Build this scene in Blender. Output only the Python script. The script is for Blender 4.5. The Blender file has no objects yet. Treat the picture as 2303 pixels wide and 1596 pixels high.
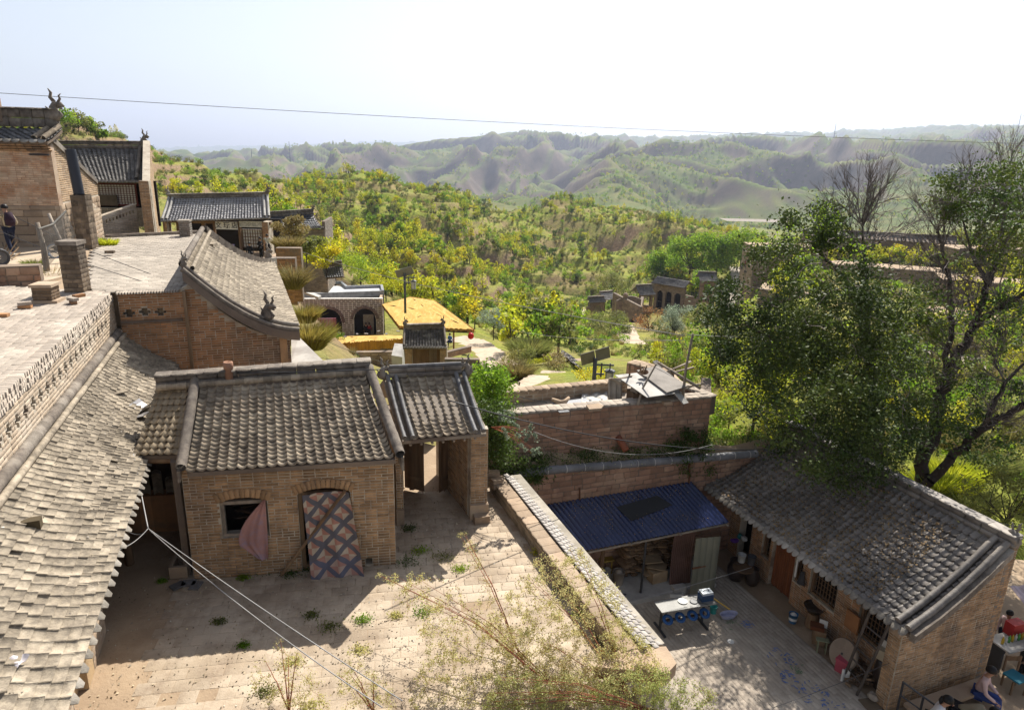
import bpy,bmesh,math,random
import numpy as np
from mathutils import Matrix,Vector
random.seed(7); RNG = np.random.default_rng(7)
sc = bpy.context.scene
C = sc.collection
FPX,CX,CY,CAMZ = 1535.0,1151.5,798.0,8.4      # focal length and centre for a 2303 px wide picture, camera height
_p,_r = math.radians(16.6),math.radians(1.5)
_F = Vector((0,math.cos(_p),-math.sin(_p))); _U0 = Vector((0,math.sin(_p),math.cos(_p))); _R0 = Vector((1,0,0))
_R = math.cos(_r) * _R0 + math.sin(_r) * _U0; _U = math.cos(_r) * _U0 - math.sin(_r) * _R0
cam_d = bpy.data.cameras.new('camera'); cam = bpy.data.objects.new('camera',cam_d); C.objects.link(cam)
cam_d.sensor_width = 36.0; cam_d.lens = 36.0 * FPX / 2303.0; cam_d.clip_start = 0.1; cam_d.clip_end = 60000
cam.matrix_world = Matrix(((_R.x,_U.x,-_F.x,0),(_R.y,_U.y,-_F.y,0),(_R.z,_U.z,-_F.z,CAMZ),(0,0,0,1)))
sc.camera = cam
SUN_DIR = Vector((0.30,0.83,1.0)).normalized()
sun_el = math.asin(SUN_DIR.z); sun_az = math.atan2(SUN_DIR.x,SUN_DIR.y)
w = bpy.data.worlds.new('World'); sc.world = w; w.use_nodes = True
wt = w.node_tree; wt.nodes.clear()
wo = wt.nodes.new('ShaderNodeOutputWorld'); bg = wt.nodes.new('ShaderNodeBackground'); sky = wt.nodes.new('ShaderNodeTexSky')
sky.sky_type = 'NISHITA'; sky.sun_disc = False; sky.sun_elevation = sun_el; sky.sun_rotation = sun_az
sky.air_density = 1.0; sky.dust_density = 2.2; sky.ozone_density = 1.0; sky.altitude = 600
bg.inputs['Strength'].default_value = 0.085
shs = wt.nodes.new('ShaderNodeHueSaturation'); shs.inputs['Saturation'].default_value = .5; wt.links.new(sky.outputs[0],shs.inputs['Color']); wt.links.new(shs.outputs[0],bg.inputs['Color']); wt.links.new(bg.outputs[0],wo.inputs['Surface'])
sl = bpy.data.lights.new('sun','SUN'); sun = bpy.data.objects.new('sun',sl); C.objects.link(sun)
sl.energy = 5.0; sl.angle = math.radians(0.53); sl.color = (1.0,0.95,0.86)
sun.rotation_euler = (-SUN_DIR).to_track_quat('-Z','Y').to_euler()
sun.location = (30,60,90)
vs = sc.view_settings; vs.view_transform = 'Standard'; vs.look = 'None'; vs.exposure = 0.8; vs.gamma = 1.0; vs.use_curve_mapping = False
sc.cycles.max_bounces = 6; sc.cycles.diffuse_bounces = 3; sc.cycles.glossy_bounces = 2; sc.cycles.transmission_bounces = 3
sc.cycles.transparent_max_bounces = 8; sc.cycles.volume_bounces = 0; sc.cycles.use_denoising = True
sc.cycles.volume_step_rate = 4; sc.cycles.caustics_reflective = False; sc.cycles.caustics_refractive = False
def ray(x,y):
 return _R * ((x - CX) / FPX) + _U * (-(y - CY) / FPX) + _F
def at(x,y,z=0.0):
 d = ray(x,y); return Vector((0,0,CAMZ)) + d * ((z - CAMZ) / d.z)
def aw(x,y,w):
 return Vector((0,0,CAMZ)) + ray(x,y) * w
def ay(x,y,Y):
 d = ray(x,y); return Vector((0,0,CAMZ)) + d * (Y / d.y)
def onwall(x,y,A,D):
 d = ray(x,y); n = (-D[1],D[0])
 return Vector((0,0,CAMZ)) + d * ((A[0] * n[0] + A[1] * n[1]) / (d.x * n[0] + d.y * n[1]))
def proj(p):
 v = Vector(p) - Vector((0,0,CAMZ)); k = v.dot(_F); return (CX + FPX * v.dot(_R) / k,CY - FPX * v.dot(_U) / k,k)
def vz(b,y):
 lo,hi = -80,80
 for _ in range(50):
  m = (lo + hi) / 2
  if proj((b[0],b[1],m))[1] > y: lo = m
  else: hi = m
 return lo
def V3(x,y,z): return Vector((x,y,z))
_ts = bpy.data.scenes.new('workbench')      # scratch scene: evaluates modifiers and text without touching the big scene
def bake(o):
 _ts.collection.objects.link(o); vl = _ts.view_layers[0]; vl.update(); me = bpy.data.meshes.new_from_object(o.evaluated_get(vl.depsgraph)); bpy.data.objects.remove(o); return me
MATS = {}
def mat(name,c1,c2=None,c3=None,rough=0.9,scale=2.0,spread=0.25,bump=0.3,bscale=30.0,patch=0.5,pscale=0.5,
  spec=0.25,metal=0.0,trans=0.0,hue=0.0,stretch=(1,1,1)):
 if name in MATS: return MATS[name]
 m = bpy.data.materials.new(name); m.use_nodes = True; nt = m.node_tree; N = nt.nodes; L = nt.links
 b = N['Principled BSDF']; c2 = c2 or tuple(v * 0.7 for v in c1); c3 = c3 or tuple(v * 0.6 for v in c1)
 geo = N.new('ShaderNodeNewGeometry'); oi = N.new('ShaderNodeObjectInfo')
 mp = N.new('ShaderNodeMapping'); mp.inputs['Scale'].default_value = stretch; L.new(geo.outputs['Position'],mp.inputs['Vector'])
 def noise(s,d=4.0,r=0.6):
  n = N.new('ShaderNodeTexNoise'); n.inputs['Scale'].default_value = s; n.inputs['Detail'].default_value = d
  n.inputs['Roughness'].default_value = r; L.new(mp.outputs[0],n.inputs['Vector']); return n.outputs['Fac']
 def mr(v,a,bb):
  k = N.new('ShaderNodeMapRange'); k.inputs['From Min'].default_value = a; k.inputs['From Max'].default_value = bb; L.new(v,k.inputs['Value']); return k.outputs[0]
 def mix(f,A,B):
  k = N.new('ShaderNodeMix'); k.data_type = 'RGBA'; L.new(f,k.inputs[0])
  for i,q in ((6,A),(7,B)):
   if isinstance(q,tuple): k.inputs[i].default_value = (*q[:3],1)
   else: L.new(q,k.inputs[i])
  return k.outputs[2]
 col = mix(mr(noise(scale),0.35,0.65),tuple(c1),tuple(c2))
 pm = mr(noise(pscale,5.0,0.7),0.62 - patch * 0.25,0.72 - patch * 0.15)
 col = mix(pm,col,tuple(c3))
 ad = N.new('ShaderNodeMath'); ad.operation = 'ADD'; L.new(oi.outputs['Random'],ad.inputs[0]); L.new(geo.outputs['Random Per Island'],ad.inputs[1])
 fr = N.new('ShaderNodeMath'); fr.operation = 'FRACT'; L.new(ad.outputs[0],fr.inputs[0])
 k = N.new('ShaderNodeMapRange'); L.new(fr.outputs[0],k.inputs['Value']); k.inputs['To Min'].default_value = 1 - spread; k.inputs['To Max'].default_value = 1 + spread
 hs = N.new('ShaderNodeHueSaturation'); L.new(col,hs.inputs['Color']); L.new(k.outputs[0],hs.inputs['Value'])
 if hue:
  k2 = N.new('ShaderNodeMath'); k2.operation = 'MULTIPLY'; k2.inputs[1].default_value = 7.31; L.new(fr.outputs[0],k2.inputs[0])
  f2 = N.new('ShaderNodeMath'); f2.operation = 'FRACT'; L.new(k2.outputs[0],f2.inputs[0])
  k3 = N.new('ShaderNodeMapRange'); L.new(f2.outputs[0],k3.inputs['Value']); k3.inputs['To Min'].default_value = 0.5 - hue; k3.inputs['To Max'].default_value = 0.5 + hue
  L.new(k3.outputs[0],hs.inputs['Hue'])
 L.new(hs.outputs[0],b.inputs['Base Color'])
 b.inputs['Roughness'].default_value = rough; b.inputs['Specular IOR Level'].default_value = spec; b.inputs['Metallic'].default_value = metal
 if bump > 0:
  bp = N.new('ShaderNodeBump'); bp.inputs['Strength'].default_value = bump; bp.inputs['Distance'].default_value = 0.02
  L.new(noise(bscale,3.0,0.65),bp.inputs['Height']); L.new(bp.outputs[0],b.inputs['Normal'])
 if trans > 0:
  tr = N.new('ShaderNodeBsdfTranslucent'); L.new(hs.outputs[0],tr.inputs['Color'])
  ms = N.new('ShaderNodeMixShader'); ms.inputs[0].default_value = trans
  L.new(b.outputs[0],ms.inputs[1]); L.new(tr.outputs[0],ms.inputs[2]); L.new(ms.outputs[0],N['Material Output'].inputs['Surface'])
 MATS[name] = m; return m
def flat(name,c,rough=0.6,spread=0.05,**k):
 return mat(name,c,tuple(v * 0.85 for v in c),tuple(v * 0.75 for v in c),rough=rough,spread=spread,bump=k.pop('bump',0.08),**k)
M_BRICK = mat('tan_grey_brick',(.42,.26,.14),(.27,.175,.10),(.17,.12,.085),spread=.28,pscale=.9,patch=.35,scale=5,stretch=(1,1,.4))
M_BRICKO = mat('orange_brick',(.41,.21,.10),(.30,.165,.085),(.22,.15,.10),spread=.25,pscale=.5,scale=4)
M_BRICKG = mat('grey_brick',(.24,.21,.18),(.18,.16,.14),(.30,.25,.20),spread=.25,pscale=.8,scale=5)
M_MORT = mat('mortar',(.50,.44,.35),(.40,.34,.27),(.22,.17,.13),spread=0,bump=.5,bscale=25,pscale=1.2)
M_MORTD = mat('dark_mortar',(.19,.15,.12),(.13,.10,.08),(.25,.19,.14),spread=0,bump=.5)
M_TILE = mat('weathered_roof_tile',(.37,.295,.21),(.22,.175,.13),(.44,.36,.26),spread=.3,scale=9,pscale=1.6,bump=.4,bscale=60)
M_TILEP = mat('pale_dusty_roof_tile',(.33,.275,.205),(.18,.15,.115),(.44,.37,.28),spread=.15,scale=11,pscale=2.2,bump=.5,bscale=50)
M_TILEG = mat('blue_grey_roof_tile',(.15,.145,.145),(.105,.10,.10),(.21,.195,.18),spread=.22,scale=8,rough=.55,spec=.5,bump=.3)
M_TILEF = mat('far_grey_tile',(.20,.19,.185),(.15,.14,.135),(.26,.24,.22),spread=.2,scale=3)
M_RIDGE = mat('lichen_ridge',(.22,.185,.15),(.12,.10,.085),(.35,.31,.26),spread=.15,scale=6,bump=.6,bscale=40)
M_PAVE = mat('dusty_paver',(.38,.30,.215),(.28,.215,.155),(.47,.385,.29),spread=.09,scale=2.2,pscale=.8,bump=.5,bscale=22,patch=.8)
M_PAVEG = mat('grey_paver',(.40,.34,.275),(.32,.27,.22),(.46,.40,.33),spread=.10,scale=3,pscale=.6,bump=.25)
M_PAVET = mat('pale_brick_paver',(.40,.335,.275),(.31,.265,.22),(.46,.40,.33),spread=.15,scale=4,pscale=.9,bump=.3)
M_EARTH = mat('bare_loess',(.36,.265,.175),(.29,.21,.14),(.42,.32,.22),spread=0,scale=1.2,bump=.7,bscale=14)
M_STONE = mat('red_sandstone',(.33,.19,.125),(.25,.15,.105),(.38,.25,.17),spread=.22,scale=3,pscale=.9,bump=.6,bscale=16)
M_STONET = mat('tan_stone',(.37,.275,.19),(.30,.22,.155),(.42,.33,.24),spread=.22,scale=3,bump=.6,bscale=18)
M_CONC = mat('pale_concrete',(.48,.46,.43),(.40,.38,.35),(.32,.30,.28),spread=.05,bump=.2)
M_WOOD = mat('old_wood',(.19,.115,.065),(.12,.075,.045),(.25,.17,.10),spread=.2,scale=9,bump=.5,stretch=(1,1,.15))
M_WOODG = mat('grey_timber',(.30,.25,.20),(.20,.165,.13),(.36,.31,.26),spread=.2,scale=9,bump=.4)
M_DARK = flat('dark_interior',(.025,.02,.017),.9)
M_WHITE = flat('white_surface',(.72,.71,.68),.5)
M_IRON = flat('dark_iron',(.045,.045,.05),.5,spec=.5)
def fastmesh(name,V,F,m=None,smooth=False,mi=None):
 me = bpy.data.meshes.new(name); V = np.asarray(V,dtype=np.float32).reshape(-1,3); F = np.asarray(F,dtype=np.int32)
 k = F.shape[1]; n = F.shape[0]
 me.vertices.add(len(V)); me.vertices.foreach_set('co',V.ravel()); me.loops.add(n * k); me.loops.foreach_set('vertex_index',F.ravel())
 me.polygons.add(n); me.polygons.foreach_set('loop_start',np.arange(n,dtype=np.int32) * k)
 try: me.polygons.foreach_set('loop_total',np.full(n,k,dtype=np.int32))
 except Exception: pass
 if smooth: me.polygons.foreach_set('use_smooth',np.ones(n,dtype=bool))
 if isinstance(m,(list,tuple)):
  for q in m: me.materials.append(q)
  if mi is not None: me.polygons.foreach_set('material_index',np.asarray(mi,dtype=np.int32))
 elif m: me.materials.append(m)
 me.update(calc_edges=True); return me
class MB:
 """collects quads/boxes/tubes, then becomes one mesh"""
 def __init__(s): s.v = []; s.f = []; s.mi = []; s.cur = 0
 def quad(s,*p):
  n = len(s.v); s.v += [tuple(q) for q in p]; s.f.append(tuple(range(n,n + len(p)))); s.mi.append(s.cur); return s
 def prism(s,base,top):
  n = len(s.v); k = len(base); s.v += [tuple(q) for q in base] + [tuple(q) for q in top]
  s.f.append(tuple(range(n + k - 1,n - 1,-1))); s.f.append(tuple(range(n + k,n + 2 * k)))
  for i in range(k): j = (i + 1) % k; s.f.append((n + i,n + j,n + k + j,n + k + i))
  s.mi += [s.cur] * (k + 2); return s
 def box(s,c,sz,rot=0.0,M=None):
  hx,hy,hz = (q / 2 for q in sz); cs,sn = math.cos(rot),math.sin(rot); pts = []
  for dz in (-hz,hz):
   for dx,dy in ((-hx,-hy),(hx,-hy),(hx,hy),(-hx,hy)):
    if M is not None: p = M @ Vector((dx,dy,dz)); p = Vector(c) + p
    else: p = Vector((c[0] + dx * cs - dy * sn,c[1] + dx * sn + dy * cs,c[2] + dz))
    pts.append(p)
  return s.prism(pts[:4],pts[4:])
 def wallbox(s,A,B,z0,z1,t,side=1):
  """box on plan line A-B, thickness t to the left (side=1) of it"""
  A = Vector((A[0],A[1])); B = Vector((B[0],B[1])); d = (B - A).normalized(); n = Vector((-d.y,d.x)) * t * side
  p = [A,B,B + n,A + n]
  if side < 0: p = p[::-1]
  za = z0 if isinstance(z0,(tuple,list)) else (z0,z0); zb = z1 if isinstance(z1,(tuple,list)) else (z1,z1)
  ia = [0,1,1,0] if side > 0 else [0,1,1,0][::-1]
  return s.prism([(q.x,q.y,za[i]) for q,i in zip(p,ia)],[(q.x,q.y,zb[i]) for q,i in zip(p,ia)])
 def tube(s,pts,r,n=8,cap=True):
  pts = [Vector(p) for p in pts]; rs = r if isinstance(r,(list,tuple)) else [r] * len(pts); rings = []
  up = None
  for i,p in enumerate(pts):
   d = (pts[min(i + 1,len(pts) - 1)] - pts[max(i - 1,0)])
   if d.length < 1e-9: d = Vector((0,0,1))
   d.normalize()
   if up is None: up = Vector((0,0,1)) if abs(d.z) < .9 else Vector((1,0,0))
   x = d.cross(up)
   if x.length < 1e-6: x = d.cross(Vector((1,.3,.2)))
   x.normalize(); y = x.cross(d).normalized(); up = y
   b = len(s.v); rings.append(b)
   for k in range(n):
    a = 2 * math.pi * k / n; s.v.append(tuple(p + (x * math.cos(a) + y * math.sin(a)) * rs[i]))
  for i in range(len(rings) - 1):
   for k in range(n):
    j = (k + 1) % n; s.f.append((rings[i] + k,rings[i] + j,rings[i + 1] + j,rings[i + 1] + k)); s.mi.append(s.cur)
  if cap:
   s.f.append(tuple(rings[0] + k for k in range(n - 1,-1,-1))); s.f.append(tuple(rings[-1] + k for k in range(n))); s.mi += [s.cur] * 2
  return s
 def lathe(s,c,prof,n=16,axis=None,cap=True):
  """prof: (radius, height) list"""
  q = axis.to_track_quat('Z','Y').to_matrix() if axis is not None else None
  rings = []
  for r,h in prof:
   b = len(s.v); rings.append(b)
   for k in range(n):
    a = 2 * math.pi * k / n; p = Vector((r * math.cos(a),r * math.sin(a),h))
    if q is not None: p = q @ p
    s.v.append(tuple(Vector(c) + p))
  for i in range(len(rings) - 1):
   for k in range(n):
    j = (k + 1) % n; s.f.append((rings[i] + k,rings[i] + j,rings[i + 1] + j,rings[i + 1] + k)); s.mi.append(s.cur)
  if cap:
   s.f.append(tuple(rings[0] + k for k in range(n - 1,-1,-1))); s.f.append(tuple(rings[-1] + k for k in range(n))); s.mi += [s.cur] * 2
  return s
 def grid(s,fn,nu,nv):
  b = len(s.v)
  for i in range(nu + 1):
   for j in range(nv + 1): s.v.append(tuple(fn(i / nu,j / nv)))
  for i in range(nu):
   for j in range(nv):
    a = b + i * (nv + 1) + j; s.f.append((a,a + nv + 1,a + nv + 2,a + 1)); s.mi.append(s.cur)
  return s
 def sheet(s,fn,nu,nv,t=0.01):
  """thin but real two-sided sheet: fn plus offset along its own normal"""
  def nf(a,b):
   e = 1e-3; p = Vector(fn(a,b)); x = Vector(fn(min(a + e,1),b)) - Vector(fn(max(a - e,0),b)); y = Vector(fn(a,min(b + e,1))) - Vector(fn(a,max(b - e,0)))
   return p + x.cross(y).normalized() * t
  s.grid(fn,nu,nv); s.grid(nf,nu,nv); return s
 def mesh(s,name,m,smooth=False):
  me = bpy.data.meshes.new(name); me.from_pydata(s.v,[],s.f)
  for q in (m if isinstance(m,(list,tuple)) else [m]): me.materials.append(q)
  if isinstance(m,(list,tuple)): me.polygons.foreach_set('material_index',s.mi)
  if smooth: me.polygons.foreach_set('use_smooth',[True] * len(s.f))
  me.update(); return me
 def build(s,name,m,parent=None,smooth=False,label=None):
  return put(name,s.mesh(name,m,smooth),parent,label)
def wpos(o):
 p = Vector((0,0,0))
 while o is not None: p += o.location; o = o.parent
 return p
def put(name,me,parent=None,label=None,M=None):
 """link a mesh built in world coordinates, as a part of parent if given"""
 o = bpy.data.objects.new(name,me); C.objects.link(o)
 if M is not None: o.matrix_basis = M
 if parent is not None:
  o.parent = parent; o.location = o.location - wpos(parent)
 if label: o['label'] = label
 return o
def tag(o,label,cat,group=None,kind=None):
 o['label'] = label
 if cat: o['category'] = cat
 if group: o['group'] = group
 if kind: o['kind'] = kind
 return o
def thing(name,label,cat,loc,group=None):
 o = bpy.data.objects.new(name,None); C.objects.link(o); o.location = Vector(loc); o.empty_display_size = .2
 return tag(o,label,cat,group)
def single(mb,name,m,label,cat,group=None,smooth=False):
 """a thing that is one mesh, with its origin at its base"""
 V = np.array(mb.v); c = Vector((float(V[:,0].mean()),float(V[:,1].mean()),float(V[:,2].min())))
 mb.v = [(x - c.x,y - c.y,z - c.z) for x,y,z in mb.v]
 o = put(name,mb.mesh(name,m,smooth)); o.location = c; return tag(o,label,cat,group)
def structure(mb,name,m,parent=None,smooth=False):
 o = mb.build(name,m,parent,smooth)
 if parent is None: o['kind'] = 'structure'
 return o
def chbox(c=0.06,seed=0,j=0.03):
 """unit box -.5..+.5 with chamfered, slightly uneven edges (quads)"""
 r = random.Random(seed); h = .5; V = []; F = []
 bot = [(-h,-h,-h),(h,-h,-h),(h,h,-h),(-h,h,-h)]
 mid = [(-h,-h,h - c * 2),(h,-h,h - c * 2),(h,h,h - c * 2),(-h,h,h - c * 2)]
 top = [(-h + c,-h + c,h),(h - c,-h + c,h),(h - c,h - c,h),(-h + c,h - c,h)]
 for ring in (bot,mid,top): V += [tuple(q + r.uniform(-j,j) for q in p) for p in ring]
 for a,b in ((0,4),(4,8)):
  for i in range(4): k = (i + 1) % 4; F.append((a + i,a + k,b + k,b + i))
 F.append((8,9,10,11)); return np.array(V),np.array(F)
def tilebase(w=1.0,seg=6,sag=0.22,th=0.07,up=-1,lip=0.0):
 """unit tile: x across -.5...5, y down slope 0..-1, curved; up=-1 is a pan (concave up), up=1 a cover"""
 V = []; F = []
 for y in (0,-1.0):
  for zz in (0,-th):
   for i in range(seg + 1):
    x = -0.5 + i / seg; c = 1 - (2 * x) ** 2
    V.append((x,y,(sag * c if up > 0 else -sag * c) + zz + (0.03 if y < 0 else 0)))
 n = seg + 1
 for i in range(seg):
  F.append((i + 2 * n,i + 1 + 2 * n,i + 1,i))                   # top
  F.append((i + 3 * n,i + 1 + 3 * n,i + 1 + 2 * n,i + 2 * n))   # lower end
 F.append((0,n,3 * n,2 * n)); F.append((n - 1,3 * n - 1,4 * n - 1,2 * n - 1)[::-1])
 return np.array(V,float),np.array(F)
BRV = [chbox(.05,i,.025) for i in range(4)]
STV = [chbox(.09,10 + i,.055) for i in range(6)]
PVV = [chbox(.03,20 + i,.012) for i in range(4)]
_sh = {}
def pieces(parent,name,var,items,m,maxn=300,stuff=None,smooth=False,near=None,label=None):
 """items: list of (variant index, 4x4 Matrix in world). The ones that show largest become parts, the rest one stuff part."""
 if not items: return
 def key(it):
  p = it[1].translation; k = proj(p); off = max(0,-k[0],k[0] - 2303) + max(0,-k[1],k[1] - 1596)
  return (k[2] if k[2] > 0 else 1e6) + off * .2
 L0 = wpos(parent); items = sorted(items,key=key); ids = []
 for i,(V,F) in enumerate(var):
  kk = (name,id(V),m.name)
  if kk not in _sh: _sh[kk] = fastmesh(name,V,F,m,smooth)
  ids.append(_sh[kk])
 T = Matrix.Translation(-L0)
 for vi,M in items[:maxn]:
  o = bpy.data.objects.new(name,ids[vi]); C.objects.link(o); o.parent = parent; o.matrix_basis = T @ M
 rest = items[maxn:]
 if rest:
  VV = []; FF = []; n = 0
  for vi,M in rest:
   V,F = var[vi]; A = np.array(M); VV.append(V @ A[:3,:3].T + A[:3,3]); FF.append(F + n); n += len(V)
  o = put(stuff or (name + 's'),fastmesh(name + 's',np.concatenate(VV),np.concatenate(FF),m,smooth),parent); o['kind'] = 'stuff'
def frameM(o,x,y,z,s):
 """matrix with axes x,y,z (unit vectors) scaled by s, at o"""
 return Matrix(((x.x * s[0],y.x * s[1],z.x * s[2],o.x),(x.y * s[0],y.y * s[1],z.y * s[2],o.y),(x.z * s[0],y.z * s[1],z.z * s[2],o.z),(0,0,0,1)))
Z3 = Vector((0,0,1))
def brickwall(parent,A,B,z0,z1,m=M_BRICK,mortar=M_MORT,bl=.235,bh=.064,t=.24,holes=(),top=None,bot=None,maxn=300,
    var=BRV,gap=.015,proud=.006,stone=False,name='brick',wall='wall',joined=False,jit=0.004,edge=True):
 """outer face on plan line A->B with the outside on the right of A->B (camera side). holes: (u0,u1,za,zb[,arch rise])"""
 A = Vector((A[0],A[1],0)); B = Vector((B[0],B[1],0)); Lh = (B - A).length; d = (B - A) / Lh; out = Vector((d.y,-d.x,0))
 top = top or (lambda u: z1); bot = bot or (lambda u: z0)
 def hz(h,u):
  if len(h) > 4 and h[4]: c = (h[0] + h[1]) / 2; w = (h[1] - h[0]) / 2; return h[2],h[3] - h[4] + h[4] * math.sqrt(max(0,1 - ((u - c) / w) ** 2))
  return h[2],h[3]
 cuts = {0.0,Lh}
 for h in holes:
  cuts |= {max(0,min(Lh,h[0])),max(0,min(Lh,h[1]))}
  if len(h) > 4 and h[4]: cuts |= {h[0] + (h[1] - h[0]) * k / 14 for k in range(15)}
 cuts |= {Lh * k / 12 for k in range(13)}; cuts = sorted(cuts); mb = MB()
 for a,b in zip(cuts[:-1],cuts[1:]):
  if b - a < 1e-5: continue
  mid = (a + b) / 2; hs = sorted(hz(h,mid) + (h,) for h in holes if h[0] <= mid <= h[1])
  def zz(fn): return (fn(a + 1e-6),fn(b - 1e-6))
  lo = zz(bot)
  segs = []
  for za,zb,h in hs:
   ha = [hz(h,a + 1e-6),hz(h,b - 1e-6)]
   segs.append((lo,(ha[0][0],ha[1][0]))); lo = (ha[0][1],ha[1][1])
  segs.append((lo,zz(top)))
  for s0,s1 in segs:
   if min(s1[0] - s0[0],s1[1] - s0[1]) < 1e-4: continue
   mb.wallbox(A + d * a,A + d * b,s0,s1,t,1)
 mb.build(wall,mortar,parent)
 items = []; r = random.Random(hash((round(A.x,2),round(A.y,2),bl)) & 0xffff); row = 0; z = z0
 zmax = max(top(Lh * k / 20) for k in range(21))
 while z < zmax - .3 * bh:
  h = bh * (r.uniform(.8,1.25) if stone else 1.0); u = -(bl * (row % 2) * .5) - (r.random() * bl * .5 if stone else 0)
  while u < Lh:
   l = bl * (r.uniform(.55,1.45) if stone else (1.0 if r.random() > .12 else .5)); a,b = max(u,0),min(u + l,Lh)
   parts = [(a,b)]; zc = z + h / 2
   for hh in holes:
    q = []
    for (p0,p1) in parts:
     za,zb = hz(hh,(p0 + p1) / 2)
     if za - .3 * h < zc < zb + .3 * h and p1 > hh[0] and p0 < hh[1]:
      if p0 < hh[0]: q.append((p0,hh[0]))
      if p1 > hh[1]: q.append((hh[1],p1))
      if p0 >= hh[0] and p1 <= hh[1]:
       za2,zb2 = hz(hh,(p0 + p1) / 2)
     else: q.append((p0,p1))
    parts = q
   for (p0,p1) in parts:
    if p1 - p0 < .04: continue
    c = (p0 + p1) / 2; tp = min(top(p0),top(p1)); bt = max(bot(p0),bot(p1)); ha = min(z + h,tp) - max(z,bt)
    if ha < h * .35: continue
    zc2 = (min(z + h,tp) + max(z,bt)) / 2; dp = .05
    pos = A + d * c + out * (proud - dp / 2 + r.uniform(-jit,jit)) + Vector((0,0,zc2))
    items.append((r.randrange(len(var)),frameM(pos,d,Z3,out,(p1 - p0 - gap,ha - gap,dp))))
   u += l
  z += h; row += 1
 if joined: maxn = 0
 pieces(parent,name,var,items,m,maxn)
 return items
def paving(parent,o,u,v,nu,nv,su,sv,m,inside=None,maxn=300,z=0.0,th=.04,name='paver',gap=.01,bond=.5,jit=.004,skip=0.0):
 u = Vector(u).normalized(); v = Vector(v).normalized(); items = []; r = random.Random(nu * 31 + nv); uo = Vector((v.y,-v.x,0))
 if uo.dot(u) < 0: uo = -uo
 for i in range(nu):
  for j in range(nv):
   c = Vector(o) + u * ((i + .5 + bond * (j % 2)) * su) + v * ((j + .5) * sv)
   if inside and not inside(c.x,c.y): continue
   if r.random() < skip: continue
   c.z = z - th / 2 + r.uniform(-jit,jit); k = r.uniform(-.012,.012); uu = (uo + v * k).normalized()
   items.append((r.randrange(4),frameM(c,uu,Vector((-uu.y,uu.x,0)),Z3,(su * uo.dot(u) - gap,sv - gap,th))))
 pieces(parent,name,PVV,items,m,maxn)
def inpoly(P):
 P = [(p[0],p[1]) for p in P]
 def f(x,y):
  c = False; j = len(P) - 1
  for i in range(len(P)):
   if (P[i][1] > y) != (P[j][1] > y) and x < (P[j][0] - P[i][0]) * (y - P[i][1]) / (P[j][1] - P[i][1]) + P[i][0]: c = not c
   j = i
  return c
 return f
def slab(P,z0,z1,mb=None):
 mb = mb or MB(); P = [(p[0],p[1]) for p in P]
 a = sum(P[i][0] * P[(i + 1) % len(P)][1] - P[(i + 1) % len(P)][0] * P[i][1] for i in range(len(P)))
 if a < 0: P = P[::-1]
 return mb.prism([(x,y,z0) for x,y in P],[(x,y,z1) for x,y in P])
PAN = [tilebase(seg=6,sag=.27,th=.11),tilebase(seg=6,sag=.31,th=.10),tilebase(seg=6,sag=.24,th=.12)]
FLATT = [tilebase(seg=4,sag=.07,th=.06),tilebase(seg=4,sag=.09,th=.07),tilebase(seg=4,sag=.05,th=.06)]
COV = [tilebase(seg=6,sag=.45,th=.0,up=1)]
def roofpt(E0,E1,R0,R1,sag):
 def f(s,t):
  p = E0.lerp(E1,s).lerp(R0.lerp(R1,s),t); p = p.copy(); p.z -= sag * 4 * t * (1 - t) * (1 - .25 * t); return p
 return f
DRIPL = .17
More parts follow.
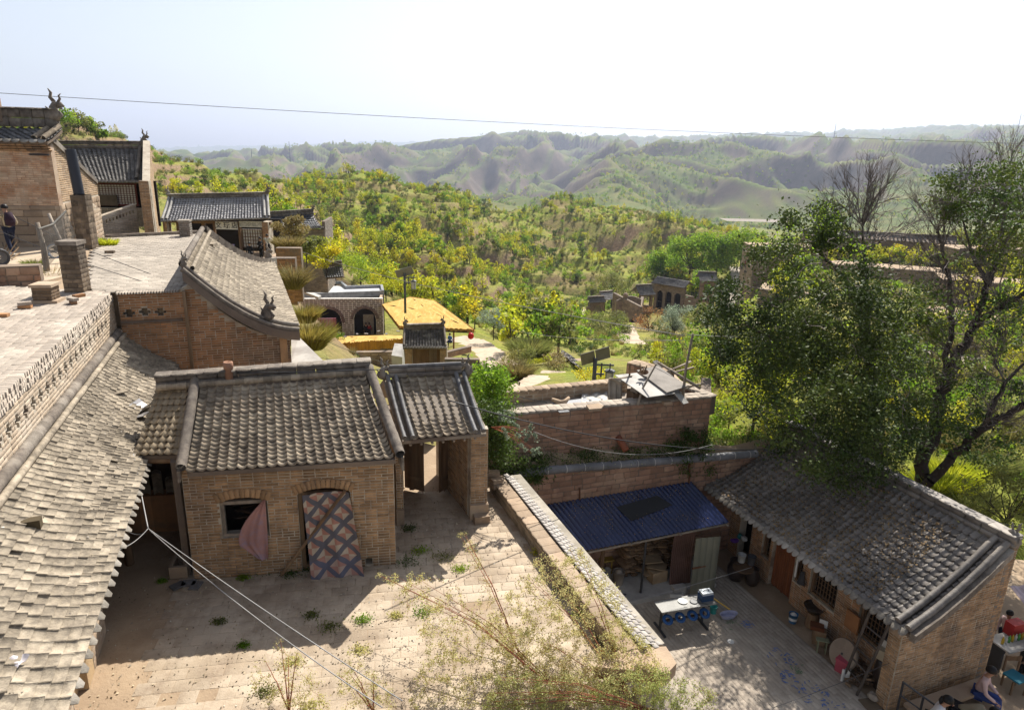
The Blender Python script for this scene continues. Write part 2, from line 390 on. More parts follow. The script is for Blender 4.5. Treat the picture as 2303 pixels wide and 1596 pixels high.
def tileroof(parent,E0,E1,R0,R1,cols,rows,m=M_TILE,var=PAN,sag=.1,maxn=300,drip=False,thick=.10,jit=.02,cover=False,
    bedm=M_MORTD,name='tile',lift=.05,lose=0.0,bump=None,joined=False):
 E0,E1,R0,R1 = (Vector(q) for q in (E0,E1,R0,R1)); f = roofpt(E0,E1,R0,R1,sag); r = random.Random(cols * 77 + rows); items = []
 cw = ((E1 - E0).length + (R1 - R0).length) / 2 / cols; rl = ((R0 - E0).length) / rows
 for i in range(cols):
  for j in range(rows):
   if r.random() < lose: continue
   s = (i + .5) / cols; t0 = j / rows; t1 = min(1,(j + 1) / rows)
   a = f(s,t1); b = f(s,t0); y = (a - b).normalized(); x = (f(min(1,s + .5 / cols),(t0 + t1) / 2) - f(max(0,s - .5 / cols),(t0 + t1) / 2)).normalized()
   n = x.cross(y).normalized(); tilt = .17 + r.uniform(-jit,jit) * 2; y2 = (y * math.cos(tilt) - n * math.sin(tilt)).normalized(); n2 = x.cross(y2).normalized()
   k = r.uniform(-jit,jit); x2 = (x + y2 * k * 1.5 + n2 * r.uniform(-jit,jit)).normalized(); y2 = n2.cross(x2).normalized()
   w = (f(min(1,s + .5 / cols),t0) - f(max(0,s - .5 / cols),t0)).length
   o = a + y * rl * .25 + n * (lift + (bump(i,j) if bump else 0))
   items.append((r.randrange(len(var)),frameM(o,x2,y2,x2.cross(y2),(w * 1.0,rl * 1.28,w))))
 pieces(parent,name,var,items,m,0 if joined else maxn,smooth=False)
 mb = MB(); mb.grid(lambda s,t: f(s,t) + Vector((0,0,-.012)),8,8)
 mb.grid(lambda s,t: f(s,1 - t) - Vector((0,0,thick)),8,8)
 for s in (0,1): mb.grid(lambda a,b,s=s: f(s,a) - Vector((0,0,.012 + b * (thick - .012))),8,1)
 for t in (0,1): mb.grid(lambda a,b,t=t: f(a,t) - Vector((0,0,.012 + b * (thick - .012))),8,1)
 mb.build('roof_bed',bedm,parent)
 if drip:
  dm = MB(); V,F = tilebase(seg=6,sag=.2,th=.07)
  its = []
  for i in range(cols):
   s = (i + .5) / cols; p = f(s,0); x = (f(min(1,s + .5 / cols),0) - f(max(0,s - .5 / cols),0)).normalized(); dn = Vector((0,0,-1)); o = x.cross(Z3).normalized()
   y = (Z3 * .62 + o * -.72).normalized(); n = x.cross(y).normalized(); y = n.cross(x)
   its.append((0,frameM(p + Z3 * (lift + .01) + o * DRIPL * .22,x,y,n,(cw * .98,DRIPL,cw * .5))))
  DV = np.array([(-.5,0,0),(.5,0,0),(-.5,-.35,0),(.5,-.35,0),(-.42,-.72,0),(.42,-.72,0),(-.18,-1,0),(.18,-1,0)] + [(-.5,0,-.1),(.5,0,-.1),(-.5,-.35,-.1),(.5,-.35,-.1),(-.42,-.72,-.1),(.42,-.72,-.1),(-.18,-1,-.1),(.18,-1,-.1)],float)
  DF = []
  for q in range(3): a = q * 2; DF += [(a + 2,a + 3,a + 1,a),(a + 8,a + 9,a + 11,a + 10),(a,a + 8,a + 10,a + 2),(a + 3,a + 11,a + 9,a + 1)]
  DF.append((6,14,15,7))
  pieces(parent,'drip_tile',[(DV,np.array(DF))],its,mat('drip_' + m.name,(.24,.215,.18),(.15,.135,.115),(.36,.33,.29),spread=.15,scale=14,bump=.6),300)
 return f
def roll(parent,pts,r,m=M_RIDGE,seg=.22,name='ridge_tile',n=8,piece=True,half=False):
 """a row of half round cap tiles laid along a path: each a short tapered tube"""
 pts = [Vector(p) for p in pts]; L = [0]
 for a,b in zip(pts[:-1],pts[1:]): L.append(L[-1] + (b - a).length)
 def P(d):
  for i in range(len(pts) - 1):
   if d <= L[i + 1] + 1e-9: return pts[i].lerp(pts[i + 1],(d - L[i]) / max(1e-9,L[i + 1] - L[i]))
  return pts[-1]
 k = max(1,round(L[-1] / seg)); s = L[-1] / k
 b = MB(); b.lathe((0,0,0),[(.92,0),(1.0,.08),(1.0,.92),(1.04,.95),(1.04,1.0)],n)
 var = [(np.array(b.v),None)]
 F = [f for f in b.f if len(f) == 4]; var = [(np.array(b.v),np.array(F))]; items = []
 for i in range(k):
  a,c = P(i * s),P((i + 1) * s); z = (c - a); l = z.length; z.normalize(); x = z.cross(Z3); x = x.normalized() if x.length > 1e-4 else Vector((1,0,0)); y = z.cross(x)
  q = random.uniform(.95,1.05); items.append((0,frameM(a,x,y,z,(r * q,r * q,l * 1.04))))
 pieces(parent,name,var,items,m,300,smooth=True)
def ridgewall(parent,A,B,h,t,m=M_RIDGE,n=None,cap=True):
 A = Vector(A); B = Vector(B); L = (B - A).length; n = n or max(2,int(L / .38)); d = (B - A).normalized(); sd = d.cross(Z3).normalized(); up = sd.cross(d); items = []
 for row in range(2):
  for i in range(n):
   c = A.lerp(B,(i + .5) / n) + up * (h * (.25 + .5 * row)); items.append(((i + row) % 4,frameM(c,d,up,sd,(L / n - .012,h / 2 - .012,t * (1 - .12 * row)))))
 pieces(parent,'ridge_block',BRV,[(a,M) for a,M in items],m,300)
 if cap:
  its = []
  k = max(2,int(L / .3))
  for i in range(k): its.append((i % 4,frameM(A.lerp(B,(i + .5) / k) + up * (h + .02),d,-sd,up,(L / k - .006,t * 1.35,.05))))
  pieces(parent,'ridge_cap',BRV,its,m,300)
def beast(parent,p,d,s=.5,m=M_RIDGE):
 """ridge-end ornament: a dragon-like head on a scrolled base with two swept horns; d = direction it faces"""
 p = Vector(p); d = Vector(d).normalized(); b = MB()
 def q(a,z): return p + d * (a * s) + Z3 * (z * s)
 b.tube([q(-.15,0),q(-.05,.25),q(-.10,.5),q(.06,.72)],[.26 * s,.22 * s,.17 * s,.15 * s],8)
 b.tube([q(.02,.62),q(.22,.66),q(.36,.56)],[.15 * s,.12 * s,.05 * s],8)
 b.tube([q(.10,.55),q(.28,.46)],[.09 * s,.04 * s],6)
 b.tube([q(-.02,.75),q(-.16,.95),q(-.10,1.15),q(-.2,1.32)],[.09 * s,.08 * s,.06 * s,.02 * s],6)
 b.tube([q(.14,.75),q(.24,.9),q(.20,1.02),q(.30,1.12)],[.06 * s,.055 * s,.04 * s,.015 * s],6)
 b.tube([q(-.2,.1),q(-.36,.22),q(-.30,.42),q(-.42,.55)],[.12 * s,.10 * s,.07 * s,.02 * s],6)
 b.tube([q(.05,.1),q(.2,.2),q(.12,.36)],[.12 * s,.09 * s,.04 * s],6)
 return b.build('ridge_ornament',m,parent,smooth=True)
# ================================================================== TERRAIN
_pm = RNG.permutation(4096)
def _h(ix,iy,s=0): return _pm[(_pm[(ix + s * 57) & 4095] + iy) & 4095]
def perlin(x,y,s=0):
 x = np.asarray(x,float); y = np.asarray(y,float); ix = np.floor(x).astype(int); iy = np.floor(y).astype(int); fx = x - ix; fy = y - iy
 u = fx * fx * fx * (fx * (fx * 6 - 15) + 10); v = fy * fy * fy * (fy * (fy * 6 - 15) + 10)
 def g(a,b,dx,dy): q = _h(a,b,s) * (2 * math.pi / 4096); return np.cos(q) * dx + np.sin(q) * dy
 return ((g(ix,iy,fx,fy) * (1 - u) + g(ix + 1,iy,fx - 1,fy) * u) * (1 - v) + (g(ix,iy + 1,fx,fy - 1) * (1 - u) + g(ix + 1,iy + 1,fx - 1,fy - 1) * u) * v) * 1.45
def fbm(x,y,w,o=4,s=0,gain=.5):
 r = 0; a = 1; f = 1 / w
 for k in range(o): r = r + a * perlin(x * f + 13.7 * k,y * f - 7.1 * k,s + k); a *= gain; f *= 2.03
 return r
def ridged(x,y,w,o=5,s=0,gain=.5):
 r = 0; a = 1; f = 1 / w; pr = 1.0
 for k in range(o):
  n = 1 - np.abs(perlin(x * f + 3.3 * k,y * f + 9.1 * k,s + k)); n = n * n; r = r + a * n * pr; pr = np.clip(n * 1.3,0,1); a *= gain; f *= 2.1
 return r
CTRL = []
def colm(px,seq,near=()):
 for z,Y in near: CTRL.append(((px - CX) / FPX * .97,math.log(Y),(z - CAMZ) / Y))
 for py,Y in seq: p = ay(px,py,Y); CTRL.append((p.x / Y,math.log(Y),(p.z - CAMZ) / Y))
FAR = [(455,1400),(400,2200)]
colm(-500,[(300,170),(330,300),(420,900),(380,2500),(350,5000),(340,11000)],[(3.6,14),(4,30),(4,60)])
colm(0,[(297,150),(330,300),(420,900),(380,2500),(352,5000),(340,11000)],[(3.0,14),(3.9,30),(4,60),(5.5,100)])
colm(200,[(303,160),(345,300),(425,900),(390,2500),(352,5000),(340,11000)],[(3.0,14),(3.2,30),(2.6,45),(3,80)])
colm(350,[(452,95),(405,140),(350,200),(390,320),(430,900),(400,2500),(356,5000),(344,11000)],[(-1,14),(0,30),(-1.4,50),(-1.8,60)])
colm(600,[(482,110),(440,180),(396,300),(450,430),(430,1200),(400,2200),(350,4000),(376,5500),(346,11000)],[(-4,14),(-3,25),(-2.5,40),(-2.6,55),(-5.5,68)])
colm(800,[(640,97),(590,130),(520,190),(455,270),(402,340),(460,460),(440,1100),(400,1900),(338,4000),(365,5500),(338,11000)],[(-5,14),(-5,25),(-6,40),(-10.5,60),(-14.3,76),(-14.2,84)])
colm(1000,[(795,64),(752,78),(700,100),(655,135),(590,190),(500,265),(422,370),(480,480),(455,1000),(415,1600),(330,4000),(355,6000),(330,11000)],[(-5,14),(-6,30),(-7.5,42)])
colm(1150,[(862,46),(820,60),(760,85),(700,130),(650,185),(560,270),(446,390),(505,500),(475,1000),(430,1400),(372,2400),(314,4200),(340,6000),(326,11000)],[(-6,14),(-6,30)])
colm(1300,[(868,42),(800,62),(745,104),(712,140),(698,152),(655,195),(560,290),(456,405),(520,520),(480,950),(445,1300),(385,2200),(330,3400),(312,5000),(335,7000),(326,11000)],[(-6,14),(-6,30)])
colm(1450,[(850,50),(780,85),(745,118),(712,146),(690,158),(652,178),(600,230),(520,300),(470,400),(530,520),(490,950),(455,1250),(390,1800),(345,2700),(370,3600),(313,5500),(330,11000)],[(-7,14),(-7,30)])
colm(1600,[(860,45),(770,80),(735,108),(700,150),(665,160),(625,190),(560,235),(515,330),(540,420),(500,950),(490,1200),(430,1600),(338,2600),(355,3500),(316,5500),(326,11000)],[(-7,14),(-7.5,30)])
colm(1800,[(900,36),(800,58),(700,95),(640,125),(556,180),(545,250),(575,350),(515,950),(495,1200),(430,1500),(334,2500),(348,3500),(306,6000),(318,11000)],[(-7,14),(-8,26)])
colm(2000,[(950,36),(820,55),(720,85),(640,120),(552,185),(545,250),(580,350),(520,950),(495,1200),(420,1500),(340,2400),(350,3400),(299,6000),(312,11000)],[(-7,14),(-7.2,25)])
colm(2200,[(1130,25),(960,36),(830,55),(720,85),(640,120),(552,190),(545,260),(580,350),(520,900),(490,1200),(420,1500),(345,2300),(308,3800),(292,6000),(310,11000)],[(-6.5,14)])
colm(2500,[(1100,28),(960,38),(830,55),(720,85),(640,120),(560,190),(550,260),(580,350),(520,900),(490,1200),(415,1500),(345,2300),(312,3800),(300,6000),(318,11000)],[(-6.5,14)])
colm(2900,[(1000,38),(830,60),(640,130),(560,200),(580,350),(520,900),(420,1500),(330,3800),(320,11000)],[(-6.5,14)])
CT = np.array(CTRL); _S = np.array([1.0,.42])
def _tps(r): r = np.maximum(r,1e-9); return r * r * np.log(r)
_Q = CT[:,:2] * _S; _n = len(_Q); _d = np.sqrt(((_Q[:,None] - _Q[None]) ** 2).sum(-1)); _P = np.c_[np.ones(_n),_Q]
_A = np.zeros((_n + 3,_n + 3)); _A[:_n,:_n] = _tps(_d) + np.eye(_n) * 2e-4; _A[:_n,_n:] = _P; _A[_n:,:_n] = _P.T
_W = np.linalg.solve(_A,np.r_[CT[:,2],0,0,0])
FLATS = []          # (x, y, r, z) level building plots
def flatspot(p,r): FLATS.append((p.x,p.y,r,p.z))
flatspot(at(780,740,-14.2),9)
def HZ(x,y,detail=True):
 x = np.asarray(x,float); y = np.asarray(y,float); sh = x.shape; x = x.ravel(); y = y.ravel(); out = np.zeros(len(x))
 th = x / y; lr = np.log(y); st = 60000
 for i in range(0,len(x),st):
  q = np.c_[th[i:i + st],lr[i:i + st]] * _S; d = np.sqrt(((q[:,None,0] - _Q[None,:,0]) ** 2 + (q[:,None,1] - _Q[None,:,1]) ** 2))
  out[i:i + st] = _tps(d) @ _W[:_n] + _W[_n] + q @ _W[_n + 1:]
 z = out * y + CAMZ
 if detail:
  mid = np.clip((y - 55) / 60,0,1) * np.clip((900 - y) / 300,0,1) * np.clip(np.hypot(x - 28,(y - 132)) / 55 - .25,.04,1)
  z = z + mid * (fbm(x,y,70,4,1) * 4.5 * np.clip((y - 60) / 120,.15,1) - 1.0)
  g = ridged(x,y,120,3,20); z = z - mid * np.clip(y / 220,0,1) * np.clip(g - .8,0,1) * 16
  step = 3.2; q = z / step + fbm(x,y,40,2,9) * .35; fr = q - np.floor(q); sm = np.clip((fr - .55) / .33,0,1); sm = sm * sm * (3 - 2 * sm); tz = z + (sm - fr) * step
  z = z + (tz - z) * mid * np.clip((y - 90) / 60,0,.85)
  far = np.clip((y - 900) / 1500,0,1); wx = x + 260 * fbm(x,y,900,2,31); wy = y + 260 * fbm(x,y,900,2,41)
  rd = ridged(wx,wy,900,4,50,.45)
  amp = np.interp(y,[900,1200,1700,2600,3400,4200,6000,14000],[0,22,85,95,100,80,70,60])
  sx = x + 380 * fbm(x,y,1300,2,81) + .25 * y; sy = y + 200 * fbm(x,y,600,2,85); p1 = np.abs(perlin(sx / 480,sy / 1300,90)); p2 = np.abs(perlin(sx / 190 + 5,sy / 480,91)); p3 = np.abs(perlin(sx / 80 + 9,sy / 190,92)); q1 = np.minimum(p1 * 2.0,.62); spur = q1 * 1.5 + p2 * (.4 + q1) * 1.3 + p3 * .55
  z = z + amp * (.72 - spur) + far * fbm(x,y,900,2,97) * 18 + far * fbm(x,y,150,3,60) * 5
  st2 = 14.0; q = z / st2; fr = q - np.floor(q); z = z + far * (np.clip((fr - .5) / .4,0,1) - fr) * st2 * .30
  z = z + np.clip((60 - y) / 30,0,1) * fbm(x,y,6,3,70) * .25
 for fx,fy,r,fz in FLATS:
  k = np.clip(1.6 - np.hypot(x - fx,y - fy) / r,0,.6) / .6; k = k * k * (3 - 2 * k); z = z * (1 - k) + fz * k
 return z.reshape(sh)
M_GROUND = bpy.data.materials.new('hillside_soil_and_grass'); M_GROUND.use_nodes = True
def _ground_nodes():
 nt = M_GROUND.node_tree; N = nt.nodes; L = nt.links; b = N['Principled BSDF']; b.inputs['Roughness'].default_value = 1; b.inputs['Specular IOR Level'].default_value = .1
 geo = N.new('ShaderNodeNewGeometry'); sp = N.new('ShaderNodeSeparateXYZ'); L.new(geo.outputs['Normal'],sp.inputs[0]); spp = N.new('ShaderNodeSeparateXYZ'); L.new(geo.outputs['Position'],spp.inputs[0])
 def noise(s,d=5,r=.65):
  n = N.new('ShaderNodeTexNoise'); n.inputs['Scale'].default_value = s; n.inputs['Detail'].default_value = d; n.inputs['Roughness'].default_value = r; L.new(geo.outputs['Position'],n.inputs['Vector']); return n.outputs['Fac']
 def mr(v,a,c,x=0,y=1):
  k = N.new('ShaderNodeMapRange'); k.inputs['From Min'].default_value = a; k.inputs['From Max'].default_value = c; k.inputs['To Min'].default_value = x; k.inputs['To Max'].default_value = y; L.new(v,k.inputs['Value']); return k.outputs[0]
 def mix(f,A,B):
  k = N.new('ShaderNodeMix'); k.data_type = 'RGBA'; L.new(f,k.inputs[0])
  for i,q in ((6,A),(7,B)):
   if isinstance(q,tuple): k.inputs[i].default_value = (*q,1)
   else: L.new(q,k.inputs[i])
  return k.outputs[2]
 def mul(a,c):
  k = N.new('ShaderNodeMath'); k.operation = 'MULTIPLY'; L.new(a,k.inputs[0]); L.new(c,k.inputs[1]); return k.outputs[0]
 grass = mix(mr(noise(.35),.38,.62),(.27,.27,.05),(.15,.19,.032)); grass = mix(mr(noise(.05),.42,.6),grass,(.22,.175,.075))
 soil = mix(mr(noise(.6),.35,.65),(.27,.185,.115),(.20,.14,.09))
 near = mix(mr(sp.outputs['Z'],.66,.86),soil,grass)
 fg = mix(mr(noise(.012),.42,.58),(.10,.13,.03),(.15,.15,.05)); dots = mr(noise(.045,2,.5),.5,.6)
 fg = mix(mul(dots,mr(noise(.004),.4,.6)),fg,(.075,.10,.022)); fs = mix(mr(noise(.02),.4,.6),(.125,.10,.075),(.17,.13,.095))
 farc = mix(mr(sp.outputs['Z'],.72,.92),fs,fg)
 col = mix(mr(spp.outputs['Y'],600,1100),near,farc)
 hs = N.new('ShaderNodeHueSaturation'); L.new(col,hs.inputs['Color']); L.new(mr(noise(1.7,6,.7),.3,.7,.75,1.3),hs.inputs['Value']); L.new(hs.outputs[0],b.inputs['Base Color'])
 bp = N.new('ShaderNodeBump'); bp.inputs['Strength'].default_value = .8; bp.inputs['Distance'].default_value = .6; L.new(noise(.9,6,.7),bp.inputs['Height']); L.new(bp.outputs[0],b.inputs['Normal'])
_ground_nodes()
def hillmesh(name,y0,y1,nr,nc,t0=-1.15,t1=1.2):
 ys = np.exp(np.linspace(math.log(y0),math.log(y1),nr)); th = np.linspace(t0,t1,nc); Y,T = np.meshgrid(ys,th,indexing='ij'); X = Y * T; Z = HZ(X,Y)
 V = np.stack([X,Y,Z],-1).reshape(-1,3); a = (np.arange(nr - 1)[:,None] * nc + np.arange(nc - 1)[None]).ravel(); F = np.stack([a,a + 1,a + nc + 1,a + nc],1)
 o = put(name,fastmesh(name,V,F,M_GROUND,True)); o['kind'] = 'structure'; return o
# ================================================================== UPPER COURTYARD
uH = Vector((.984,.177,0)); sH = Vector((-.43,.903,0))          # directions of the hut front and of its side walls
HA = at(437,1303,0); HB = HA + uH * 4.0
EL0,EL1 = at(105,1595,2.5),at(397,787,2.5)                     # eave of the long left roof, near and far end
dL = (EL1 - EL0).normalized(); nL = Vector((dL.y,-dL.x,0))         # nL points to the court
EL0 = EL0 - dL * 2.2
PI0,PI1 = at(1400,1465,.38),at(1103,1072,.38)                  # parapet, inner top edge, near and far
dP = (PI1 - PI0).normalized(); nP = Vector((dP.y,-dP.x,0))         # nP points outward, to the lower court
court = [(-9.5,3.0),(PI0.x + .5,PI0.y - 5.2),(PI0.x,PI0.y),(PI1.x,PI1.y),(-.2,17.6),(-3,19.0),(-9.5,18.0)]
cf = slab(court,-4.5,-.007).build('courtyard',M_EARTH); cf['kind'] = 'structure'
_in = inpoly([(-8.2,5),(2.6,5),(PI0.x - .02,PI0.y),(PI1.x - .02,PI1.y),(-.9,16.6),(-8.2,15.5)])
_wild = lambda x,y: _in(x,y) and (x > -6.0 + (y - 9) * -.37 + .15)
vH = Vector((-uH.y,uH.x,0))
paving(cf,HA + uH * -.3 - vH * 8.2,uH,vH,34,42,.29,.27,M_PAVE,lambda x,y: _wild(x,y),300,z=0,skip=.01,jit=.002,gap=.006,bond=.5)
paving(cf,HA + uH * -3.6 - sH * 8,sH,-uH,52,7,.30,.22,mat('sandy_slab',(.46,.31,.20),(.37,.25,.16),(.52,.38,.26),spread=.07,scale=2),
  lambda x,y: _in(x,y) and x <= -6.0 + (y - 9) * -.37 + .15,300,z=-.012,gap=.006)
hut = thing('brick_hut','small brick hut with pan tile roof, quilt in its doorway and a broken window','hut',(HA + HB) / 2)
def hu(x,y):
 p = onwall(x,y,HA,uH); return (p - HA).dot(uH),p.z
w0,w1 = hu(497,1168)[0],hu(604,1168)[0]; wz0,wz1 = hu(550,1207)[1],hu(550,1118)[1]
d0,d1 = hu(674,1190)[0],hu(791,1190)[0]; dz1 = hu(735,1096)[1]
holes = [(w0,w1,wz0,wz1,.10),(d0,d1,-.1,dz1,.12),(hu(822,1262)[0],hu(838,1262)[0],.05,.2)]
hb = at(893,1030,2.45); WT = 2.42
brickwall(hut,HA,HB,0,WT,M_BRICK,M_MORT,holes=holes,t=.3,bl=.235,bh=.064)
sd_len = 3.3; HC = at(830,838,3.5) + uH * .02 + sH * .12; HD = at(440,868,3.46) - uH * .02 + sH * .12; HC.z = HD.z = 0
brickwall(hut,HB + sH * .16,HC,0,WT,M_BRICK,M_MORT,t=.25,top=lambda u: WT + .12 + u * .27,maxn=120)
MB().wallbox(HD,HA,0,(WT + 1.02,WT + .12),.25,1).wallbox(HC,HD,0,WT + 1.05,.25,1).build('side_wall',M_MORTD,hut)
slab([HA + uH * .25 + sH * .3,HB - uH * .25 + sH * .3,HC - uH * .25 - sH * .25,HD + uH * .25 - sH * .25],-.03,.012).build('floor',M_DARK,hut)
def arch(parent,A,D,u0,u1,z,rise,m,hb=.2,n=None,name='arch_brick',proud=.02):
 out = Vector((D.y,-D.x,0)); c = (u0 + u1) / 2; w = (u1 - u0) / 2; R = (w * w + rise * rise) / (2 * rise); cz = z + rise - R; a0 = math.asin(min(1,w / R))
 if rise >= w: a0 = math.pi / 2 + math.asin(min(1,(rise - w) / R)) if rise > w else math.pi / 2
 n = n or int(2 * a0 * R / .085); its = []
 for i in range(n):
  a = -a0 + 2 * a0 * (i + .5) / n; rad = Vector((0,0,0)) + D * math.sin(a) + Z3 * math.cos(a); tn = D * math.cos(a) - Z3 * math.sin(a)
  p = A + D * c + Z3 * cz + rad * (R + hb / 2) + out * (proud - .03)
  its.append((i % 4,frameM(p,tn,rad,out,(2 * a0 * (R + hb * .3) / n - .012,hb - .01,.08))))
 pieces(parent,name,BRV,its,m)
A0 = Vector((HA.x,HA.y,0))
arch(hut,A0,uH,w0 - .04,w1 + .04,wz1 - .1,.1,M_BRICK); arch(hut,A0,uH,d0 - .04,d1 + .04,dz1 - .12,.12,M_BRICK)
corb = []
for i in range(30):
 for k in range(2): corb.append((i % 4,frameM(A0 + uH * (-.02 + 4.06 * (i + .5) / 30) + Vector((uH.y,-uH.x,0)) * (.015 + .04 * k) + Z3 * (WT + .02 + .062 * k),uH,Z3,Vector((uH.y,-uH.x,0)),(.128,.055,.14))))
pieces(hut,'corbel_brick',BRV,corb,M_BRICK)
oH = Vector((uH.y,-uH.x,0))
ER = HB + sH * -.30 + Z3 * 2.56 + uH * .08; ELh = HA + sH * -.30 + Z3 * 2.5 - uH * .0
RR = at(830,838,3.5); RL = at(440,868,3.46)
fH = tileroof(hut,ELh + uH * .12,ER - uH * .12,RL + uH * .10,RR - uH * .10,21,20,M_TILE,PAN,sag=.10,lift=.045)
roll(hut,[ELh + Z3 * .1 + uH * .02,ELh.lerp(RL,.5) + Z3 * .06,RL + Z3 * .12],.105,M_RIDGE,.3,'verge_tile',10)
roll(hut,[ER + Z3 * .1 - uH * .02,ER.lerp(RR,.5) + Z3 * .06,RR + Z3 * .12],.105,M_RIDGE,.3,'verge_tile',10)
MB().wallbox(ELh - uH * .06,RL - uH * .06,(2.3,RL.z - .16),(ELh.z + .02,RL.z + .02),.05,-1).build('barge_board',M_RIDGE,hut)
MB().wallbox(ER + uH * .05,RR + uH * .05,(2.3,RR.z - .2),(ER.z + .02,RR.z + .02),.05,1).build('barge_board',M_RIDGE,hut)
RLx = RL + (RL - RR).normalized() * .75
ridgewall(hut,RLx + Z3 * .02 + sH * .05,RR + uH * .06 + Z3 * .02 + sH * .05,.26,.2)
roll(hut,[RLx + Z3 * .06 + sH * -.1,RR + Z3 * .06 + sH * -.1],.07,M_TILE,.19,'ridge_foot_tile')
fr = MB(); W_ = lambda u,z,o=.0: A0 + uH * u + Z3 * z + oH * o
def hbar(b,u0_,u1_,z,s=.06,o=-.08): b.tube([W_(u0_,z,o),W_(u1_,z,o)],s,4)
for a,b_,z in ((w0,w1,wz0 + .03),(w0,w1,wz1 - .13)): fr.box(W_((a + b_) / 2,z,-.09),(b_ - a,.09,.07),math.atan2(uH.y,uH.x))
for a in (w0 + .03,w1 - .03): fr.box(W_(a,(wz0 + wz1) / 2,-.091),(.07,.085,wz1 - wz0 - .06),math.atan2(uH.y,uH.x))
win = fr.build('window_frame',M_WOODG,hut)
junk = MB()
for k in range(9): junk.box(W_(random.uniform(w0 + .1,w1 - .25),wz0 + .1 + .07 * k,-.38 - random.random() * .3),(random.uniform(.25,.5),.1,.04),random.uniform(-.3,.6))
junk.build('stacked_timber',mat('dim_timber',(.07,.045,.03)),hut)
fr = MB()
for a in (d0 + .04,d1 - .04): fr.box(W_(a,dz1 / 2 - .06,-.10),(.08,.1,dz1 - .14),math.atan2(uH.y,uH.x))
fr.box(W_((d0 + d1) / 2,dz1 - .15,-.10),(d1 - d0 - .01,.09,.08),math.atan2(uH.y,uH.x)); fr.box(W_((d0 + d1) / 2,.06,-.12),(d1 - d0 - .01,.12,.12),math.atan2(uH.y,uH.x))
fr.build('door_frame',M_WOOD,hut)
tc = W_(w1 - .04,wz1 - .08,.03)
cl = MB()
def cloth(a,b):
 wid = .05 + .50 * math.sin(min(1,b * 1.5) * math.pi / 2) * (1 - max(0,b - .72) * 2.6); z = wz1 - .07 - b * (wz1 - wz0 + .42) - (.15 * (1 - a) * (b > .3) * (b - .3) * 0)
 u = w1 - .02 - wid * (1 - a) - .02 * b
 if b > .72: u -= .05 * (b - .72)
 return W_(u,z,.035 + .05 * b + .022 * math.sin(a * 9 + b * 4) * (.3 + b) + .012 * math.sin(a * 21))
cl.sheet(cloth,22,26,.006)
single(cl,'hanging_cloth',mat('faded_pink_cloth',(.42,.23,.20),(.34,.19,.18),(.30,.22,.27),spread=0,scale=2,pscale=3,bump=.15,rough=.95),'faded pink cloth bunched and hanging out of the hut window','cloth',smooth=True)
def quiltmat():
 m = bpy.data.materials.new('patchwork_print'); m.use_nodes = True; nt = m.node_tree; N = nt.nodes; L = nt.links; b = N['Principled BSDF']; b.inputs['Roughness'].default_value = .95
 uv = N.new('ShaderNodeUVMap'); uv.uv_map = 'UVMap'; sp = N.new('ShaderNodeSeparateXYZ'); L.new(uv.outputs[0],sp.inputs[0])
 def mt(op,a,b_=None):
  k = N.new('ShaderNodeMath'); k.operation = op
  for i,q in enumerate((a,b_)):
   if q is None: continue
   if isinstance(q,(int,float)): k.inputs[i].default_value = q
   else: L.new(q,k.inputs[i])
  return k.outputs[0]
 X,Y = sp.outputs[0],sp.outputs[1]; s = mt('MULTIPLY',mt('ADD',X,Y),1.0); d = mt('MULTIPLY',mt('SUBTRACT',X,Y),1.0)
 fs,fd = mt('FRACT',s),mt('FRACT',d)
 inner = mt('MULTIPLY',mt('MULTIPLY',mt('GREATER_THAN',fs,.30),mt('GREATER_THAN',fd,.30)),1.0)
 a = mt('SUBTRACT',fs,.65); c = mt('SUBTRACT',fd,.65); p1 = mt('GREATER_THAN',mt('MULTIPLY',mt('ADD',a,c),mt('SUBTRACT',a,c)),0)
 def mix(f,A,B):
  k = N.new('ShaderNodeMix'); k.data_type = 'RGBA'; L.new(f,k.inputs[0])
  for i,q in ((6,A),(7,B)):
   if isinstance(q,tuple): k.inputs[i].default_value = (*q,1)
   else: L.new(q,k.inputs[i])
  return k.outputs[2]
 col = mix(inner,(.125,.12,.14),mix(p1,(.48,.40,.31),(.40,.20,.15)))
 n = N.new('ShaderNodeTexNoise'); n.inputs['Scale'].default_value = 1.3; n.inputs['Detail'].default_value = 6; L.new(uv.outputs[0],n.inputs['Vector'])
 col = mix(mt('MULTIPLY',mt('LESS_THAN',Y,.9),.45),col,mix(inner,(.13,.14,.22),(.40,.24,.22)))
 hs = N.new('ShaderNodeHueSaturation'); L.new(col,hs.inputs['Color']); L.new(mt('ADD',mt('MULTIPLY',n.outputs['Fac'],.7),.6),hs.inputs['Value'])
 L.new(hs.outputs[0],b.inputs['Base Color']); return m
def quilt(a,b):
 u = d0 + .10 + (d1 - d0 - .12) * a + b * (.10 + .15 * a); z = dz1 - .06 - .1 * abs(a - .6) - b * (dz1 - .08)
 o = .05 + .25 * b * b + .03 * math.sin(a * 14) * (.4 + b) + .012 * math.sin(a * 31 + 2)
 return W_(u,z,o)
qb = MB(); qb.sheet(quilt,30,34,.008)
V = np.array(qb.v); c = Vector((float(V[:,0].mean()),float(V[:,1].mean()),float(V[:,2].min()))); qb.v = [(x - c.x,y - c.y,z - c.z) for x,y,z in qb.v]
qm = qb.mesh('patchwork_curtain',quiltmat(),True); uvl = qm.uv_layers.new(name='UVMap'); ng = 31 * 35
for lp in qm.loops:
 k = lp.vertex_index % ng; i,j = divmod(k,35); uvl.data[lp.index].uv = (i / 30 * 2.15,(1 - j / 34) * 4.1)
q = put('patchwork_curtain',qm); q.location = c; tag(q,'patchwork quilt of pink and cream diamonds hung across the hut doorway','curtain')
